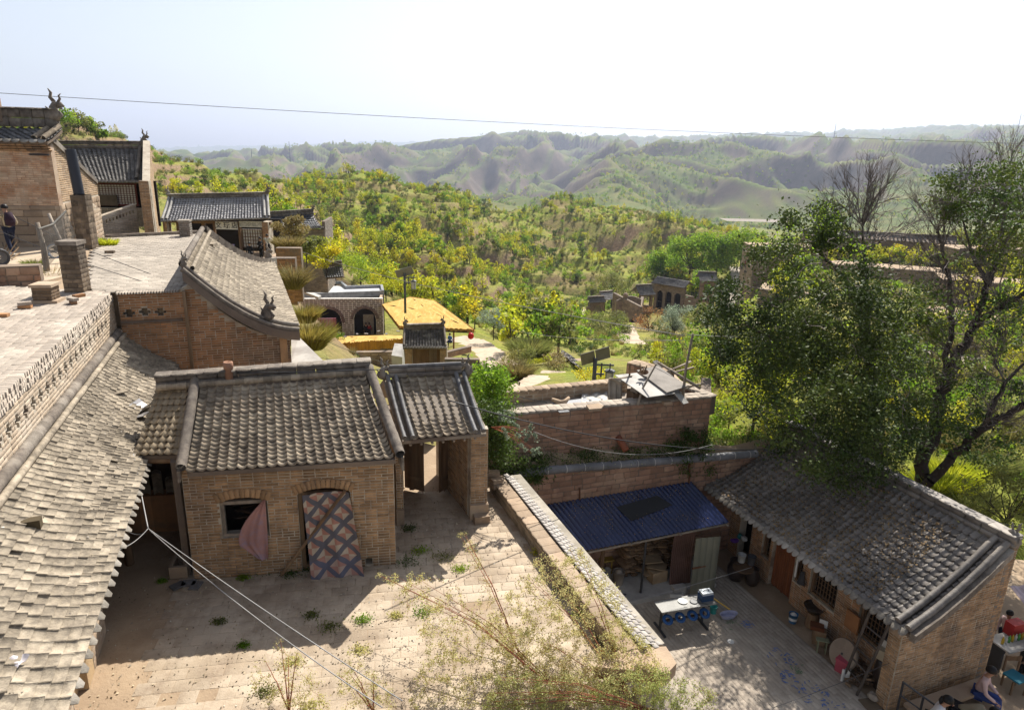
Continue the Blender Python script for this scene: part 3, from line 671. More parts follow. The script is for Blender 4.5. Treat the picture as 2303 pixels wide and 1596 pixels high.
pb = MB(); pb.tube([onwall(631,1295,HA - sH * .5,uH) * 1,W_(d1 - .1,dz1 - .05,.16)],.032,6)
pb = MB(); p0 = at(632,1294,.0); pb.tube([p0,W_(d1 - .08,dz1 - .02,.12)],.034,6)
single(pb,'leaning_pole',M_WOOD,'brown wooden pole leaning diagonally across the quilt in the doorway','pole')
cp = MB(); c0 = fH(.17,.99) + Z3 * .0; cp.lathe((c0.x,c0.y,c0.z - .1),[(.085,0),(.08,.45),(.1,.46),(.1,.6),(.07,.62),(.07,.56)],12)
single(cp,'clay_flue',mat('terracotta',(.40,.22,.14),(.33,.18,.12),spread=0),'short terracotta flue pipe standing on the hut ridge','chimney pipe',smooth=True)
gate = thing('gatehouse','tiled courtyard gatehouse with open plank doors and dragon ridge ornaments','gatehouse',at(1000,1172,0))
G0 = at(893,1179,0); G1 = at(1095,1163,0); uG = (G1 - G0).normalized(); sG = sH; oG = Vector((uG.y,-uG.x,0)); LG = (G1 - G0).length; GH = 2.28
def gblock(u0_,u1_,dp,z1,name='pillar'):
 A = G0 + uG * u0_; B = G0 + uG * u1_
 brickwall(gate,A,B,0,z1,M_BRICK,M_MORT,t=.2,bh=.064,bl=.22,wall=name)
 return A,B
gblock(.0,.16,.2,GH); A,B = gblock(LG - .40,LG,.3,GH)
brickwall(gate,G0 + uG * LG + sG * .14,G0 + uG * LG + sG * 2.6,0,GH,M_BRICK,M_MORT,t=.38,top=lambda u: GH + max(0,.9 - abs(u - 1.3) * .75),maxn=100)
brickwall(gate,G0 + uG * (LG - .40) + sG * 1.7,G0 + uG * (LG - .40) + sG * .2,0,GH + .1,M_BRICK,M_MORT,t=.02,maxn=200)
plx,prx = at(903,1100,0),at(1024,1090,0); MB().wallbox(G0 + oG * -.2,plx + uG * .02,0,GH,.12,1).build('side_wall',M_BRICK,gate)
MB().box(G0 + uG * (LG - .2) + oG * .03 + Z3 * .2,(.44,.14,.4),math.atan2(uG.y,uG.x)).build('plinth_stone',M_STONET,gate); MB().box(G0 + uG * .08 + oG * .02 + Z3 * .2,(.18,.1,.4),math.atan2(uG.y,uG.x)).build('plinth_stone',M_STONET,gate)
D0 = G0 + sG * 1.75
dg = MB(); dg.wallbox(plx,prx,GH - .12,GH + .4,.12,1); MB().wallbox(prx - uG * .08,prx,0,GH - .13,.1,1).build('door_post',M_WOOD,gate); MB().wallbox(plx,plx + uG * .06,0,GH - .13,.1,1).build('door_post',M_WOOD,gate)
dg.build('door_frame',M_WOOD,gate)
def leaf(p,ang,wd,h,lab=None):
 b = MB(); d = Vector((math.cos(ang),math.sin(ang),0)); nn = Vector((-d.y,d.x,0)); n = 4
 lf = MB(); lf.wallbox(p,p + d * wd,.06,h,.03,1); o = lf.build('door_leaf',M_WOOD,gate,label=lab); its = []
 for i in range(n): its.append((i,frameM(p + d * (wd * (i + .5) / n) + Z3 * (h / 2 + .03) - nn * .012,d,Z3,-nn,(wd / n - .008,h - .08,.03))))
 pieces(o,'plank',BRV,its,M_WOOD)
 for z in (.35,h - .45): MB().wallbox(p + d * .02 - nn * .045,p + d * (wd - .02) - nn * .045,z,z + .09,.03,1).build('door_batten',M_WOOD,o)
pl,pl2,pr,pr2 = at(911,1100,0),at(953,1109,0),at(1019,1092,0),at(989,1112,0)
angl = math.atan2((pl2 - pl).y,(pl2 - pl).x)
leaf(pl,angl,(pl2 - pl).length,2.02,'weathered plank door leaf with a patch of red paper')
leaf(pr2,math.atan2((pr - pr2).y,(pr - pr2).x),(pr - pr2).length,2.02)
MB().box(pl.lerp(pl2,.75) + V3(math.sin(angl),-math.cos(angl),0) * .04 + Z3 * 1.78,(.17,.008,.22),angl).build('red_paper',flat('red_paper',(.45,.06,.03),.9),gate)
GE0,GE1 = at(899,990,2.32),at(1094,972,2.36); GR0,GR1 = at(862,852,3.12),at(1050,843,3.14)
fG = tileroof(gate,GE0 + uG * .25,GE1 - uG * .24,GR0 + uG * .2,GR1 - uG * .2,8,14,M_TILE,PAN,sag=.09)
MB().prism([GE0 - Z3 * .1,GE1 - Z3 * .1,GR1 - Z3 * .12,GR0 - Z3 * .12],[GE0 - Z3 * .03,GE1 - Z3 * .03,GR1 - Z3 * .03,GR0 - Z3 * .03]).prism(
 [GR0 - Z3 * .13,GR1 - Z3 * .13,GR1 + sG * 1.3 - Z3 * .95,GR0 + sG * 1.3 - Z3 * .95],[GR0 - Z3 * .02,GR1 - Z3 * .02,GR1 + sG * 1.3 - Z3 * .85,GR0 + sG * 1.3 - Z3 * .85]).build('roof_board',M_WOODG,gate)
for s in (.045,.14,.86,.955):
 a,b = GE0.lerp(GE1,s),GR0.lerp(GR1,s); pts = [a.lerp(b,t) + Z3 * (.11 - .07 * 4 * t * (1 - t)) for t in (0,.25,.5,.75,.97)]
 pts[0] -= (b - a).normalized() * .06
 roll(gate,pts,.055,M_TILEG,.16,'verge_tile',8)
 MB().lathe(pts[0] - (b - a).normalized() * .005,[(.062,0),(.062,.02)],12,axis=(a - b).normalized()).build('end_disc',M_TILEG,gate)
ridgewall(gate,GR0 + Z3 * .03 + uG * .12,GR1 + Z3 * .03 - uG * .12,.24,.14,cap=False)
roll(gate,[GR0 + Z3 * .3 + uG * .15,GR1 + Z3 * .3 - uG * .15],.05,M_TILEG,.22,'ridge_tile',8)
beast(gate,GR0 + Z3 * .02 + uG * .02,uG,.40); beast(gate,GR1 + Z3 * .02 - uG * .02,-uG,.40)
raf = MB()
for i in range(7):
 p = GE0.lerp(GE1,.12 + i * .125) - Z3 * .14; raf = MB(); raf.tube([p,p.lerp(GR0.lerp(GR1,.12 + i * .125) - Z3 * .18,.6)],.032,6); raf.build('rafter',M_WOODG,gate)
for (px,py,s,r_,lab) in ((1082,1168,.36,.3,'flat sandstone block at the foot of the right gate pillar'),(1110,1068,.3,.1,'pale stone block on the parapet beside the gate'),(1117,1085,.26,.5,'loose stone slab on the parapet end by the gate')):
 b = MB(); p = at(px,py,.05 if s > .35 else .4); b.box((p.x,p.y,p.z + .05),(s,s * .7,.17 if s > .3 else .1),r_)
 b.box((p.x,p.y,p.z - .08),(s * 1.1,s * .75,.1),r_ + .1); single(b,'stone_block',M_STONET,lab,'stone')
bw = thing('back_lane_wall','low brick wall across the lane behind the gate doors','wall',D0 + sG * 3.2)
brickwall(bw,D0 + sG * 3 - uG * 1.0,D0 + sG * 3 + uG * 2.6,0,1.1,M_BRICKG,M_MORTD,t=.3)
shed = thing('open_shed','dark open shed under a short strip of tiled roof left of the hut','shed',HA + V3(-.8,1.5,0))
SE1 = at(414,1022,2.62) ; SE0 = at(318,1024,2.55); SR1 = RL - uH * .1 - Z3 * .02; SR0 = at(368,872,3.4)
MB()
tileroof(shed,SE0 - uH * .1,SE1,SR0 - uH * .1,SR1,6,11,mat('sunlit_tan_tile',(.36,.285,.19),(.27,.21,.14),(.42,.34,.24),spread=.22,scale=8,bump=.4),PAN,sag=.05)
MB().tube([SE0 - Z3 * .12,SE1 - Z3 * .12],.05,6).build('eave_beam',M_WOOD,shed)
MB().wallbox(HA - uH * .05 + sH * 3.3,HA - uH * .05 + sH * .2,0,(3.2,2.5),.12,-1).build('sun_block_wall',M_MORTD,shed)  # added under the link roof to keep leaking sun out of the shed
MB().wallbox(HA - uH * 1.5 + sH * 3.2,HA - uH * .02 + sH * 3.2,0,2.6,.3,1).build('back_wall',mat('dark_brown_plaster',(.16,.11,.07),(.11,.08,.055),spread=0),shed)  # back wall plaster is a plain dark brown
pb = MB(); a = at(293,1268,0); pb.tube([a,a + V3(-.05,.05,1.2),a + V3(-.02,.1,2.5)],[.085,.08,.075],8)
pb.build('timber_post',M_WOOD,shed,smooth=True)
for k in range(6):
 tb = MB(); base = HA - uH * (.35 + .26 * k) + sH * 2.2; n = 9 + (k * 5) % 6
 MB().box(base + Z3 * .45,(.27,.3,.9),.18).build('stack_plinth',M_BRICKO,shed)
 for j in range(n):
  z = .92 + j * .035
  tb.grid(lambda a,b: base + uH * ((a - .5) * .2) + sH * (b * .2 - .1) + Z3 * (z + .05 * (1 - (2 * a - 1) ** 2)),5,1)
  tb.grid(lambda a,b: base + uH * ((a - .5) * .2) + sH * (-.1) + Z3 * (z - .02 * b + .05 * (1 - (2 * a - 1) ** 2)),5,1)
 single(tb,'tile_stack',M_TILEP,['stack of spare roof tiles nearest the hut wall in the dark shed','second stack of spare tiles from the hut wall','third stack of spare tiles in the dark shed','fourth stack of spare tiles in the dark shed','fifth stack of spare tiles in the dark shed','spare tile stack farthest from the hut wall'][k],'tile stack','stacks of spare tiles in the shed')
tr = MB(); p = at(410,1285,.0); tr.box((p.x,p.y,.04),(.34,.5,.06),.2)
for sx,sy,a,b_ in ((0,-.22,.34,.06),(0,.22,.34,.06),(-.14,0,.06,.38),(.14,0,.06,.38)):
 c_ = Vector((sx,sy,0)); c_.rotate(Matrix.Rotation(.2,3,'Z')); tr.box((p.x + c_.x,p.y + c_.y,.17),(a,b_,.2),.2)
single(tr,'stone_trough',M_STONET,'small stone trough on the ground against the hut corner','trough')
for i,(px,py) in enumerate(((425,1312),(400,1318),(440,1318))):
 b = MB(); p = at(px,py,0); b.box((p.x,p.y,.02),(.26,.2,.03),i * .7 + .2); single(b,'broken_tile',M_TILEG,['broken grey tile on the ground below the hut corner, middle one','broken grey tile lying nearest the shed','broken grey tile lying nearest the hut wall'][i],'tile','broken tiles by the hut corner')
# ================================================================== LONG LEFT BUILDING
left = thing('long_brick_house','long house at the left with a dusty tiled lean-to roof below a pierced brick parapet','house',(EL0 + EL1) / 2 - V3(1,0,2.5))
ZR = 3.42; DRIPL = .26; RG0,RG1 = at(0,1093,ZR),at(266,752,ZR); dr = (RG1 - RG0).normalized(); RG0 = RG0 - dr * 3.0
RG1 = RG1 + dr * .1
fL = tileroof(left,EL0,EL1,RG0,RG1,66,13,M_TILEP,[tilebase(seg=5,sag=.14,th=.09),tilebase(seg=5,sag=.18,th=.08),tilebase(seg=5,sag=.10,th=.10)],sag=.06,drip=True,jit=.018,lift=.035,lose=.004,thick=.12)
roll(left,[RG0 + Z3 * .06,RG1 + Z3 * .06],.115,M_RIDGE,.24,'ridge_tile',10)
roll(left,[RG0 + Z3 * .0 + nL * .16,RG1 + nL * .16],.06,M_TILEP,.26,'ridge_foot_tile',8)
for k in (0,.16): roll(left,[EL1 - dL * k + Z3 * .1,(EL1 - dL * k).lerp(RG1 - dL * k,.5) + Z3 * .03,RG1 - dL * k + Z3 * .12],.075,M_TILE,.25,'verge_tile')
TZ = 4.6; TE0,TE1 = at(0,905,TZ),at(257,660,TZ); dT = (TE1 - TE0).normalized(); TE0 = TE0 - dT * 3.0; nT = Vector((dT.y,-dT.x,0)); LT = (TE1 - TE0).length
hl = []; u = .35; A_,B_ = TE0 - nT * .0,TE1
while u < LT - .2:
 hl += [(u,u + .10,4.04,4.12),(u - .08,u + .18,3.96,4.04),(u,u + .10,3.88,3.96)]; u += .42
DRIPL = .17
W0 = Vector((RG0.x,RG0.y,0)) - nT * .02; W1 = Vector((RG1.x,RG1.y,0)) - nT * .02
hl2 = [(a,b,c,d) for a,b,c,d in hl if b < (W1 - W0).length - .05]
brickwall(left,W0,W1,ZR - .15,TZ - .27,mat('pale_dusty_brick',(.47,.37,.27),(.37,.29,.21),(.52,.44,.35),spread=.16,scale=5,bump=.5),M_MORT,t=.18,bl=.25,bh=.08,holes=hl2,maxn=300)
MB().wallbox(W0 - nT * .185,W1 - nT * .185,ZR - .15,TZ - .27,.05,1).build('parapet_back',M_MORTD,left)
for k in range(3):
 its = []; n = int((W1 - W0).length / .10); z = TZ - .27 + .088 * k
 for i in range(n):
  c_ = W0.lerp(W1,(i + .5) / n) + Z3 * (z + .044) - nT * (.10 + .015 * k) + nT * random.uniform(-.012,.012)
  its.append((i % 4,frameM(c_,dT,-nT,Z3,((W1 - W0).length / n - .008,.26,.082))))
 pieces(left,'coping_brick',BRV,[(a,M) for a,M in its],M_PAVET,100)
roofpoly = [W0,W1,at(262,655,TZ),(-14.2,19.2),(-16,3)]
slab([W0 - nT * .3,W1 - nT * .3,V3(-14.2,18.3,0),V3(-16,0,0)],3.2,TZ - .04).build('roof_slab',M_MORT,left)
_rp = inpoly([W0 - nT * .24,W1 - nT * .24 ,V3(-14.0,18.0,0),V3(-14,3,0)])
paving(left,W0 - nT * .24 - dT * 1,dT,-nT,62,36,.28,.145,M_PAVET,lambda x,y: _rp(x,y),300,z=TZ,jit=.006,bond=.5,name='roof_brick')
fw = [at(240,1419,0),at(214,1504,0)]
LW = lambda d_,o=0: Vector((EL0.x,EL0.y,0)) + dL * d_ - nL * (.55 - o)
def onL(x,y):  # distance along the wall foot
 p = at(x,y,0); return (p - LW(0)).dot(dL)
a1,a0 = onL(240,1419),onL(212,1506); b0 = a0 - .9
MB().wallbox(LW(0,-.35),LW(a0,-.35),0,3.0,.3,1).wallbox(LW(a1 + .02,-1.0),LW(17,-1.0),0,3.0,.3,1).build('wall',mat('ochre_mud_wall',(.42,.27,.14),(.33,.21,.12),(.48,.34,.2),spread=0,scale=1.5,bump=.7,bscale=12),left)
brickwall(left,LW(a1),LW(a1,-1.0),0,2.5,M_BRICKO,M_MORT,t=a1 - a0,maxn=10,wall='pier')
brickwall(left,LW(a0),LW(a1),0,2.5,M_STONET,M_MORT,t=.25,bl=.42,bh=.17,var=STV,gap=.006)
brickwall(left,LW(a0,-.95),LW(a0),0,2.5,mat('ochre_brick',(.46,.28,.12),(.38,.23,.11),spread=.15),M_MORT,t=.2,bl=.26,bh=.075)
for (dd,oo,sx,sz,z) in ((a0 - .22,-.05,.42,.62,0),(a0 - .2,-.2,.36,.48,.62),(a0 - .55,-.2,.3,.28,0)):
 b = MB(); c_ = LW(dd,oo - .1); b.box((c_.x,c_.y,z + sz / 2),(.3,sx,sz),math.atan2(dL.y,dL.x) - math.pi / 2)
 single(b,'stacked_block',mat('yellow_stone',(.46,.33,.19),(.38,.27,.16),spread=.1,bump=.5),{(.62,0): 'tall yellowish stone block at the foot of the left house wall',(.48,.62): 'upper yellowish block balanced on the tall block by the left wall',(.28,0): 'small low block in front of the stacked stones by the left wall'}[(sz,z)],'block')
brickwall(left,LW(a0 - 2.2,-.02),LW(a0 - 1.15,-.02),0,2.5,M_STONET,M_MORT,t=.35,bl=.4,bh=.2,var=STV,maxn=60)
brickwall(left,LW(a0 - 2.2,-.6),LW(a0 - 2.2,-.02),0,2.5,mat('ochre_brick',(.46,.28,.12)),M_MORT,t=.2,bl=.26,bh=.075,maxn=60)
def rock(name,p,s,m,label,cat,seed=0,group=None,flat_=.6):
 r = random.Random(seed); bm = bmesh.new(); bmesh.ops.create_icosphere(bm,subdivisions=2,radius=1)
 for v in bm.verts: k = 1 + r.uniform(-.16,.16); v.co = Vector((v.co.x * s * k,v.co.y * s * .75 * k,(v.co.z * flat_ + flat_) * s * k))
 me = bpy.data.meshes.new(name); bm.to_mesh(me); bm.free(); me.materials.append(m); o = put(name,me); o.location = p; o.rotation_euler.z = seed; return tag(o,label,cat,group)
def onroof(x,y,lift=.06):
 best = None
 for i in range(61):
  for j in range(21):
   p = fL(i / 60,j / 20); q_ = proj(p); e = (q_[0] - x) ** 2 + (q_[1] - y) ** 2
   if best is None or e < best[0]: best = (e,p)
 return best[1] + Z3 * lift
b = MB(); p = onroof(73,1192); b.box((p.x,p.y,p.z + .07),(.24,.15,.14),.4); single(b,'loose_brick',mat('umber_brick',(.16,.12,.07)),'dark broken brick lying on the tiles of the left roof','brick')
for i,(x,y,s,c_) in enumerate(((27,1343,.07,'dry_clod'),(38,1380,.08,'dry_clod'),(45,1378,.06,'pink_shard'),(62,1267,.05,'dry_clod'),(156,1287,.06,'dry_clod'),(60,1425,.07,'dry_clod'),(13,1196,.06,'pale_clod'),(115,1204,.06,'pale_clod'))):
 rock('clod',onroof(x,y,.02),s,flat(c_,{'dry_clod': (.16,.13,.10),'pink_shard': (.42,.28,.22),'pale_clod': (.6,.57,.52)}[c_],.9),
   ['brown clod beside the curled leaf stalk','brown clod left of the pink shard','pinkish shard','clod high up the slope','clod right beside the scalloped eave','brown clod below the pink shard','pale clod at the picture left edge','pale clod near the dark brick'][i] + ' on the tiles of the left roof','rubble',i,'clods on the left roof',.35)
b = MB(); p = onroof(32,1490,.05)
b.sheet(lambda a,c_: p + V3((a - .5) * .3,(c_ - .5) * .2,.04 * math.sin(a * 9) * math.sin(c_ * 7) + .04),12,8,.004)
single(b,'plastic_bag',flat('plastic_film',(.62,.58,.60),.4),'crumpled pale plastic bag on the near tiles of the left roof','bag',smooth=True)
b = MB(); p = onroof(322,930,.06)
b.sheet(lambda a,c_: p + V3((a - .5) * .42,(c_ - .5) * .6,.16 * (a - .5) ** 2 * 4),8,3,.012)
b.sheet(lambda a,c_: p + V3((a - .5) * .35 + .15,-.42 + (c_ - .5) * .3,-.02 + .10 * a),8,3,.012)
single(b,'metal_flashing',flat('bent_sheet',(.42,.40,.39),.35,metal=.6),'bent grey metal sheet by the eave of the left roof','metal sheet')
b = MB(); p = onroof(268,888,.07); b.box(p,(.45,.2,.02),.9); single(b,'loose_tile',M_TILEP,'loose pale tile lying across the middle of the left roof','tile')
b = thing('brick_chimney','square soot stained brick chimney stump on the near terrace roof','chimney',at(107,680,TZ))
p = at(107,678,TZ)
def stack(par,p,w,h,m,bh=.075,rot=.15,mort=M_MORTD):
 for k in range(4):
  a_ = rot + k * math.pi / 2; c,s = math.cos(a_),math.sin(a_); d = Vector((c,s,0)); n = Vector((s,-c,0))
  A = p + n * w / 2 - d * w / 2; brickwall(par,A,A + d * w,p.z,p.z + h,m,mort,t=w / 2 - .01,bh=bh,bl=w / 2,maxn=40,wall='core')
stack(b,p,.42,.38,mat('umber_stack_brick',(.22,.15,.09),(.15,.105,.07),spread=.2))
MB().box(p + Z3 * .42,(.5,.5,.07),.15).build('cap_slab',M_STONET,b)
MB().box(p + Z3 * .03,(.62,.5,.07),.2).build('base_slab',M_STONET,b)
for i,(x,y,n) in enumerate(((57,693,2),(88,668,1),(165,683,2),(5,712,1),(178,668,1))):
 for k in range(n):
  b = MB(); p = at(x,y,TZ); b.box((p.x,p.y,p.z + .04 + .075 * k),(.27,.13,.07),.3 + k * .4 + i)
  single(b,'loose_brick',M_BRICKO if k == 0 else M_PAVET,['lower','upper'][k] + ' ' + ['loose brick of the pair beside the chimney stump','brick lying just behind the chimney stump','loose brick of the pair near the terrace back edge','brick at the left picture edge on the near terrace','brick on the terrace right beside the weeds'][i],'brick','loose bricks on the near terrace')
# ================================================================== PARAPET of the upper courtyard
par = thing('courtyard_parapet','low courtyard parapet with brick coping and a strip of pale fish scale tiles','parapet',(PI0 + PI1) / 2)
LP = (PI1 - PI0).length; Wc = .33
i0 = Vector((PI0.x,PI0.y,0)); i1 = Vector((PI1.x,PI1.y,0))
MB().wallbox(i0,i1,-3.6,.33,Wc + .5,-1).build('wall',mat('whitewashed_render',(.40,.36,.30),(.30,.26,.2),spread=0,bump=.5),par)
its = []; n = int(LP / .3)
for i in range(n):
 l = LP / n; c_ = i0 + dP * (l * (i + .5)) + nP * (Wc / 2 - .01) + Z3 * (.355 + random.uniform(-.006,.006)); its.append((i % 4,frameM(c_,nP,dP,Z3,(Wc,l - .012,.06))))
pieces(par,'coping_slab',PVV,its,M_STONET)
brickwall(par,i1 - nP * .0,i0 - nP * .0,-.03,.32,mat('shaded_brick_base',(.34,.27,.19)),M_MORT,t=.01,bl=.3,bh=.08,maxn=150)
its = []; nr = int(LP / .155); wt_ = (.36,.46)
for j in range(nr):
 f0 = j / nr; wd = .34 + .14 * (1 - f0)
 for k in range(4):
  c_ = i0 + dP * (LP * (j + .8 + .5 * (k % 2)) / nr) + nP * (Wc + wd * (k + .5) / 4) + Z3 * (.405 - .036 * k)
  y = (dP - Z3 * .10).normalized(); x = nP; x = (x - Z3 * .28).normalized(); nn = x.cross(y).normalized(); y = nn.cross(x)
  its.append((k % 3,frameM(c_,x,y,nn,(wd / 4 * 1.06,.215,wd / 4))))
pieces(par,'scale_tile',[tilebase(seg=4,sag=.16,th=.08,up=1),tilebase(seg=4,sag=.2,th=.08,up=1),tilebase(seg=4,sag=.13,th=.08,up=1)],its,mat('whitish_scale_tile',(.46,.42,.38),(.38,.345,.31),(.52,.48,.44),spread=.12,bump=.25))
MB().prism([i0 + nP * Wc + Z3 * .2,i0 + nP * (Wc + .5) + Z3 * .1,i1 + nP * (Wc + .36) + Z3 * .1,i1 + nP * Wc + Z3 * .2],[i0 + nP * Wc + Z3 * .35,i0 + nP * (Wc + .48) + Z3 * .2,i1 + nP * (Wc + .34) + Z3 * .2,i1 + nP * Wc + Z3 * .35]).build('tile_bed',M_MORT,par)
c_ = at(1452,1492,.36)
sb = MB(); P4 = [at(1335,1505,.3),at(1395,1465,.3),at(1497,1459,.3),at(1521,1497,.3),at(1500,1520,.3)]
slab(P4,.12,.36,sb); single(sb,'corner_slab',M_STONET,'big reddish sandstone slab capping the near corner of the parapet','stone slab')
# ================================================================== LOWER COURTYARD
LZ = -3.6
lc = [(1.6,4.0),(9.0,4.0),(20.0,8.0),(20.0,17.5),(12.5,17.0),(9.0,19.6),(5.0,19.4),(-.2,18.4)]
lowc = slab([(-.5,2),(22,2),(24,17),(13,20),(6,20),(-1.5,19)],-6.0,LZ - .045).build('lower_courtyard',M_EARTH); lowc['kind'] = 'structure'
dR = Vector((-.366,.931,0)); oR = Vector((-.931,-.366,0))         # right building: along its front, outward normal of the front
FC = at(1993,1598,LZ)
_lin = inpoly([(PI0.x + 1.0,5.0),(10.3,7.5),(8.9,12.6),(6.2,19.0),(1.0,17.4),(.2,17.0),(3.4,10)])
paving(lowc,(12.5,3.0,0),dR,Vector((-.931,-.366,0)),76,130,.235,.118,M_PAVEG,lambda x,y: _lin(x,y),300,z=LZ,jit=.003,gap=.006)
paving(lowc,(8.6,8.0,0),Vector((.931,.366,0)),dR,26,40,.30,.30,M_PAVEG,lambda x,y: not _lin(x,y) and (y < 13.2 + (x - 9) * .38) and x > 8,300,z=LZ - .1,jit=.004)
def blob(x,y,s,m,label,seed,group='chalk marks on the lower courtyard',zz=LZ + .012):
 r = random.Random(seed); p = at(x,y,zz); b = MB(); 
 for k in range(22):
  q = p + V3(r.gauss(0,s),r.gauss(0,s),0); a = r.random() * 6.3; l = r.uniform(.02,.06); w_ = r.uniform(.006,.014); d = V3(math.cos(a),math.sin(a),0) * l; n = V3(-math.sin(a),math.cos(a),0) * w_
  z = Z3 * (.0015 * k * .2); b.prism([q - d - n + z,q + d - n + z,q + d * .8 + n + z,q - d + n + z],[q - d - n + z + Z3 * .002,q + d - n + z + Z3 * .002,q + d * .8 + n + z + Z3 * .002,q - d + n + z + Z3 * .002])
 return single(b,'chalk_mark',m,label,'chalk mark',group)
CB = flat('blue_chalk',(.12,.19,.42),.95); CG = flat('green_chalk',(.20,.27,.16),.95)
for i,(x,y,s,m,l) in enumerate(((1757,1478,.16,CB,'blue chalk scribble in the middle of the lower courtyard'),(1808,1548,.18,CB,'blue chalk scribble near the bottom of the lower courtyard'),(1858,1580,.16,CB,'blue chalk scribble at the picture bottom edge'),
  (1765,1518,.10,CB,'small blue chalk scribble between two larger ones'),(1645,1400,.13,CG,'green chalk patch beside the washing tub'),(1680,1402,.08,CB,'faint blue chalk dots right of the washing tub'),(1795,1506,.06,CG,'small green chalk mark on the pavers'))):
 blob(x,y,s,m,l,i)
rB0,rB1 = at(1220,1135,-1.0),at(1555,1083,-1.0); dW = (rB1 - rB0); dW.z = 0; dW.normalize(); nW = Vector((dW.y,-dW.x,0))   # nW faces us
rw = thing('retaining_wall','red sandstone retaining wall behind the blue roofed shed, capped by a grey pipe-like coping','wall',rB0)
a = rB0 - dW * 1.9; b = rB1 + dW * 3.6; LA,LB = a,b
pa,pb = onwall(1230,1057,rB0,dW),onwall(1700,1020,rB0,dW)
ztop = lambda u: pa.z - .08 + (pb.z - pa.z) * max(0,min(1,(u - 1.9) / 7.0))
brickwall(rw,a,b,LZ,.1,M_STONE,M_MORTD,t=.35,bl=.34,bh=.17,var=STV,stone=True,top=ztop,gap=.02,proud=.02,jit=.012)
roll(rw,[pa - dW * 1.0,pa,pb],.115,mat('grey_pipe_tile',(.20,.20,.21),(.16,.155,.16),spread=.1,rough=.6),.27,'coping_tile',12)
its = []
k = int((pb - pa).length / .27)
for i in range(0,k + 1,1):
 c_ = pa.lerp(pb,i / k); its.append(c_)
for i,c_ in enumerate(its):
 if i % 2 == 0: MB().lathe(c_ - dW * .01,[(.122,0),(.122,.022)],12,axis=dW).build('mortar_ring',M_CONC,rw)
gb = MB(); gb.tube([onwall(1302,1095,rB0,dW) + nW * .06,onwall(1302,1135,rB0,dW) + nW * .05],.02,6); gb.build('drain_pipe',mat('rusty_iron',(.14,.06,.03)),rw)
gb = MB(); gb.tube([onwall(1548,1040,rB0,dW) + nW * .06,onwall(1548,1085,rB0,dW) + nW * .05],.03,6); gb.build('drain_pipe',MATS['rusty_iron'],rw)
led = MB(); tA,tB = Vector((-.1,17.33,0)),Vector((5.98,19.19,0)); dT2 = (tB - tA).normalized(); nT2 = Vector((dT2.y,-dT2.x,0))
TP = 1.5
def ledge(s,t):
 p = (LA + dW * .3).lerp(LB,s); q = (tA - dT2 * 1.5).lerp(tB + dT2 * 2.6,s); r_ = Vector((p.x,p.y,0)).lerp(Vector((q.x,q.y,0)),t); z = ztop(s * 11) + .02 + t * .35 + .05 * math.sin(s * 37 + t * 5) * t
 return (r_.x,r_.y,z)
led.grid(ledge,60,8); led.grid(lambda s,t: Vector(ledge(s,1 - t)) - Z3 * .5,10,2)
lo = led.build('earth_ledge',M_EARTH); lo['kind'] = 'structure'
pt = thing('stone_terrace','raised sandstone terrace with a paved top and low parapets, carrying the makeshift shelter','terrace',tA)
eA = tA - dT2 * 1.2; eB = tB
brickwall(pt,eA,eB,-.2,TP,M_STONE,M_MORTD,t=.25,bl=.32,bh=.155,var=STV,stone=True,gap=.018,proud=.015,jit=.01)
f0,f1 = at(1140,884,1.5),at(1380,861,1.5); dF = (f1 - f0); dF.z = 0; dF.normalize(); f0 = f0 - dF * .8
fE = at(1500,822,1.5); f2 = at(1412,810,1.9)
back = [eA,eB,(fE.x + .6,fE.y + .3),(f0.x,f0.y + .1)]
slab([eA - nT2 * .02,eB - nT2 * .02,at(1500,838,1.0) + V3(.1,.3,0),at(1408,842,1.1),V3(3.2,20.3,0),V3(-1.2,19.4,0)],-7,1.11).build('terrace_fill',M_STONET,pt)
paving(pt,eA,dT2,-nT2,26,11,.29,.29,M_PAVET,lambda x,y: inpoly([eA - nT2 * .3,eB - nT2 * .3,at(1500,838,1.0) - V3(.1,.1,0),at(1410,815,1.0) + V3(0,.8,0),V3(3.2,20.5,0),V3(-1.1,19.3,0)])(x,y),300,z=1.15)
its = []; n = int((eB - eA).length / .2)
for i in range(n):
 for k in (0,1): its.append(((i + k) % 4,frameM(eA + dT2 * ((i + .5 + .5 * k * 0) * (eB - eA).length / n) - nT2 * (.10 + .2 * k) + Z3 * (TP + .03 + random.uniform(-.006,.006)),dT2,-nT2,Z3,((eB - eA).length / n - .01,.19,.07))))
pieces(pt,'coping_brick',PVV,its,M_PAVET)
brickwall(pt,Vector((f0.x,f0.y,0)),Vector((f1.x,f1.y,0)) + dF * .5,.9,1.5,M_STONET,M_MORT,t=.2,bl=.3,bh=.12,var=STV,maxn=120)
its = []; L_ = (f1 - f0).length + .5; n = int(L_ / .24)
for i in range(n): its.append((i % 4,frameM(f0 + dF * ((i + .5) * L_ / n) + Vector((-dF.y,dF.x,0)) * .1 + Z3 * (.03),dF,Vector((-dF.y,dF.x,0)),Z3,(L_ / n - .012,.3,.07))))
pieces(pt,'parapet_slab',PVV,its,M_STONET)
g0,g1 = at(1410,815,1.75),at(1500,838,1.75)
brickwall(pt,Vector((g0.x,g0.y,0)),Vector((g1.x,g1.y,0)),.9,1.7,M_STONE,M_MORTD,t=.5,bl=.3,bh=.16,var=STV,maxn=80)
g2 = Vector((g1.x,g1.y,0)); g3 = Vector((eB.x,eB.y,0))
brickwall(pt,g2,g3 - nT2 * .1,.9,1.47,M_STONE,M_MORTD,t=.3,bl=.3,bh=.14,var=STV,maxn=80)
dd = (g3 - g2).normalized(); its = []; n = int((g3 - g2).length / .2)
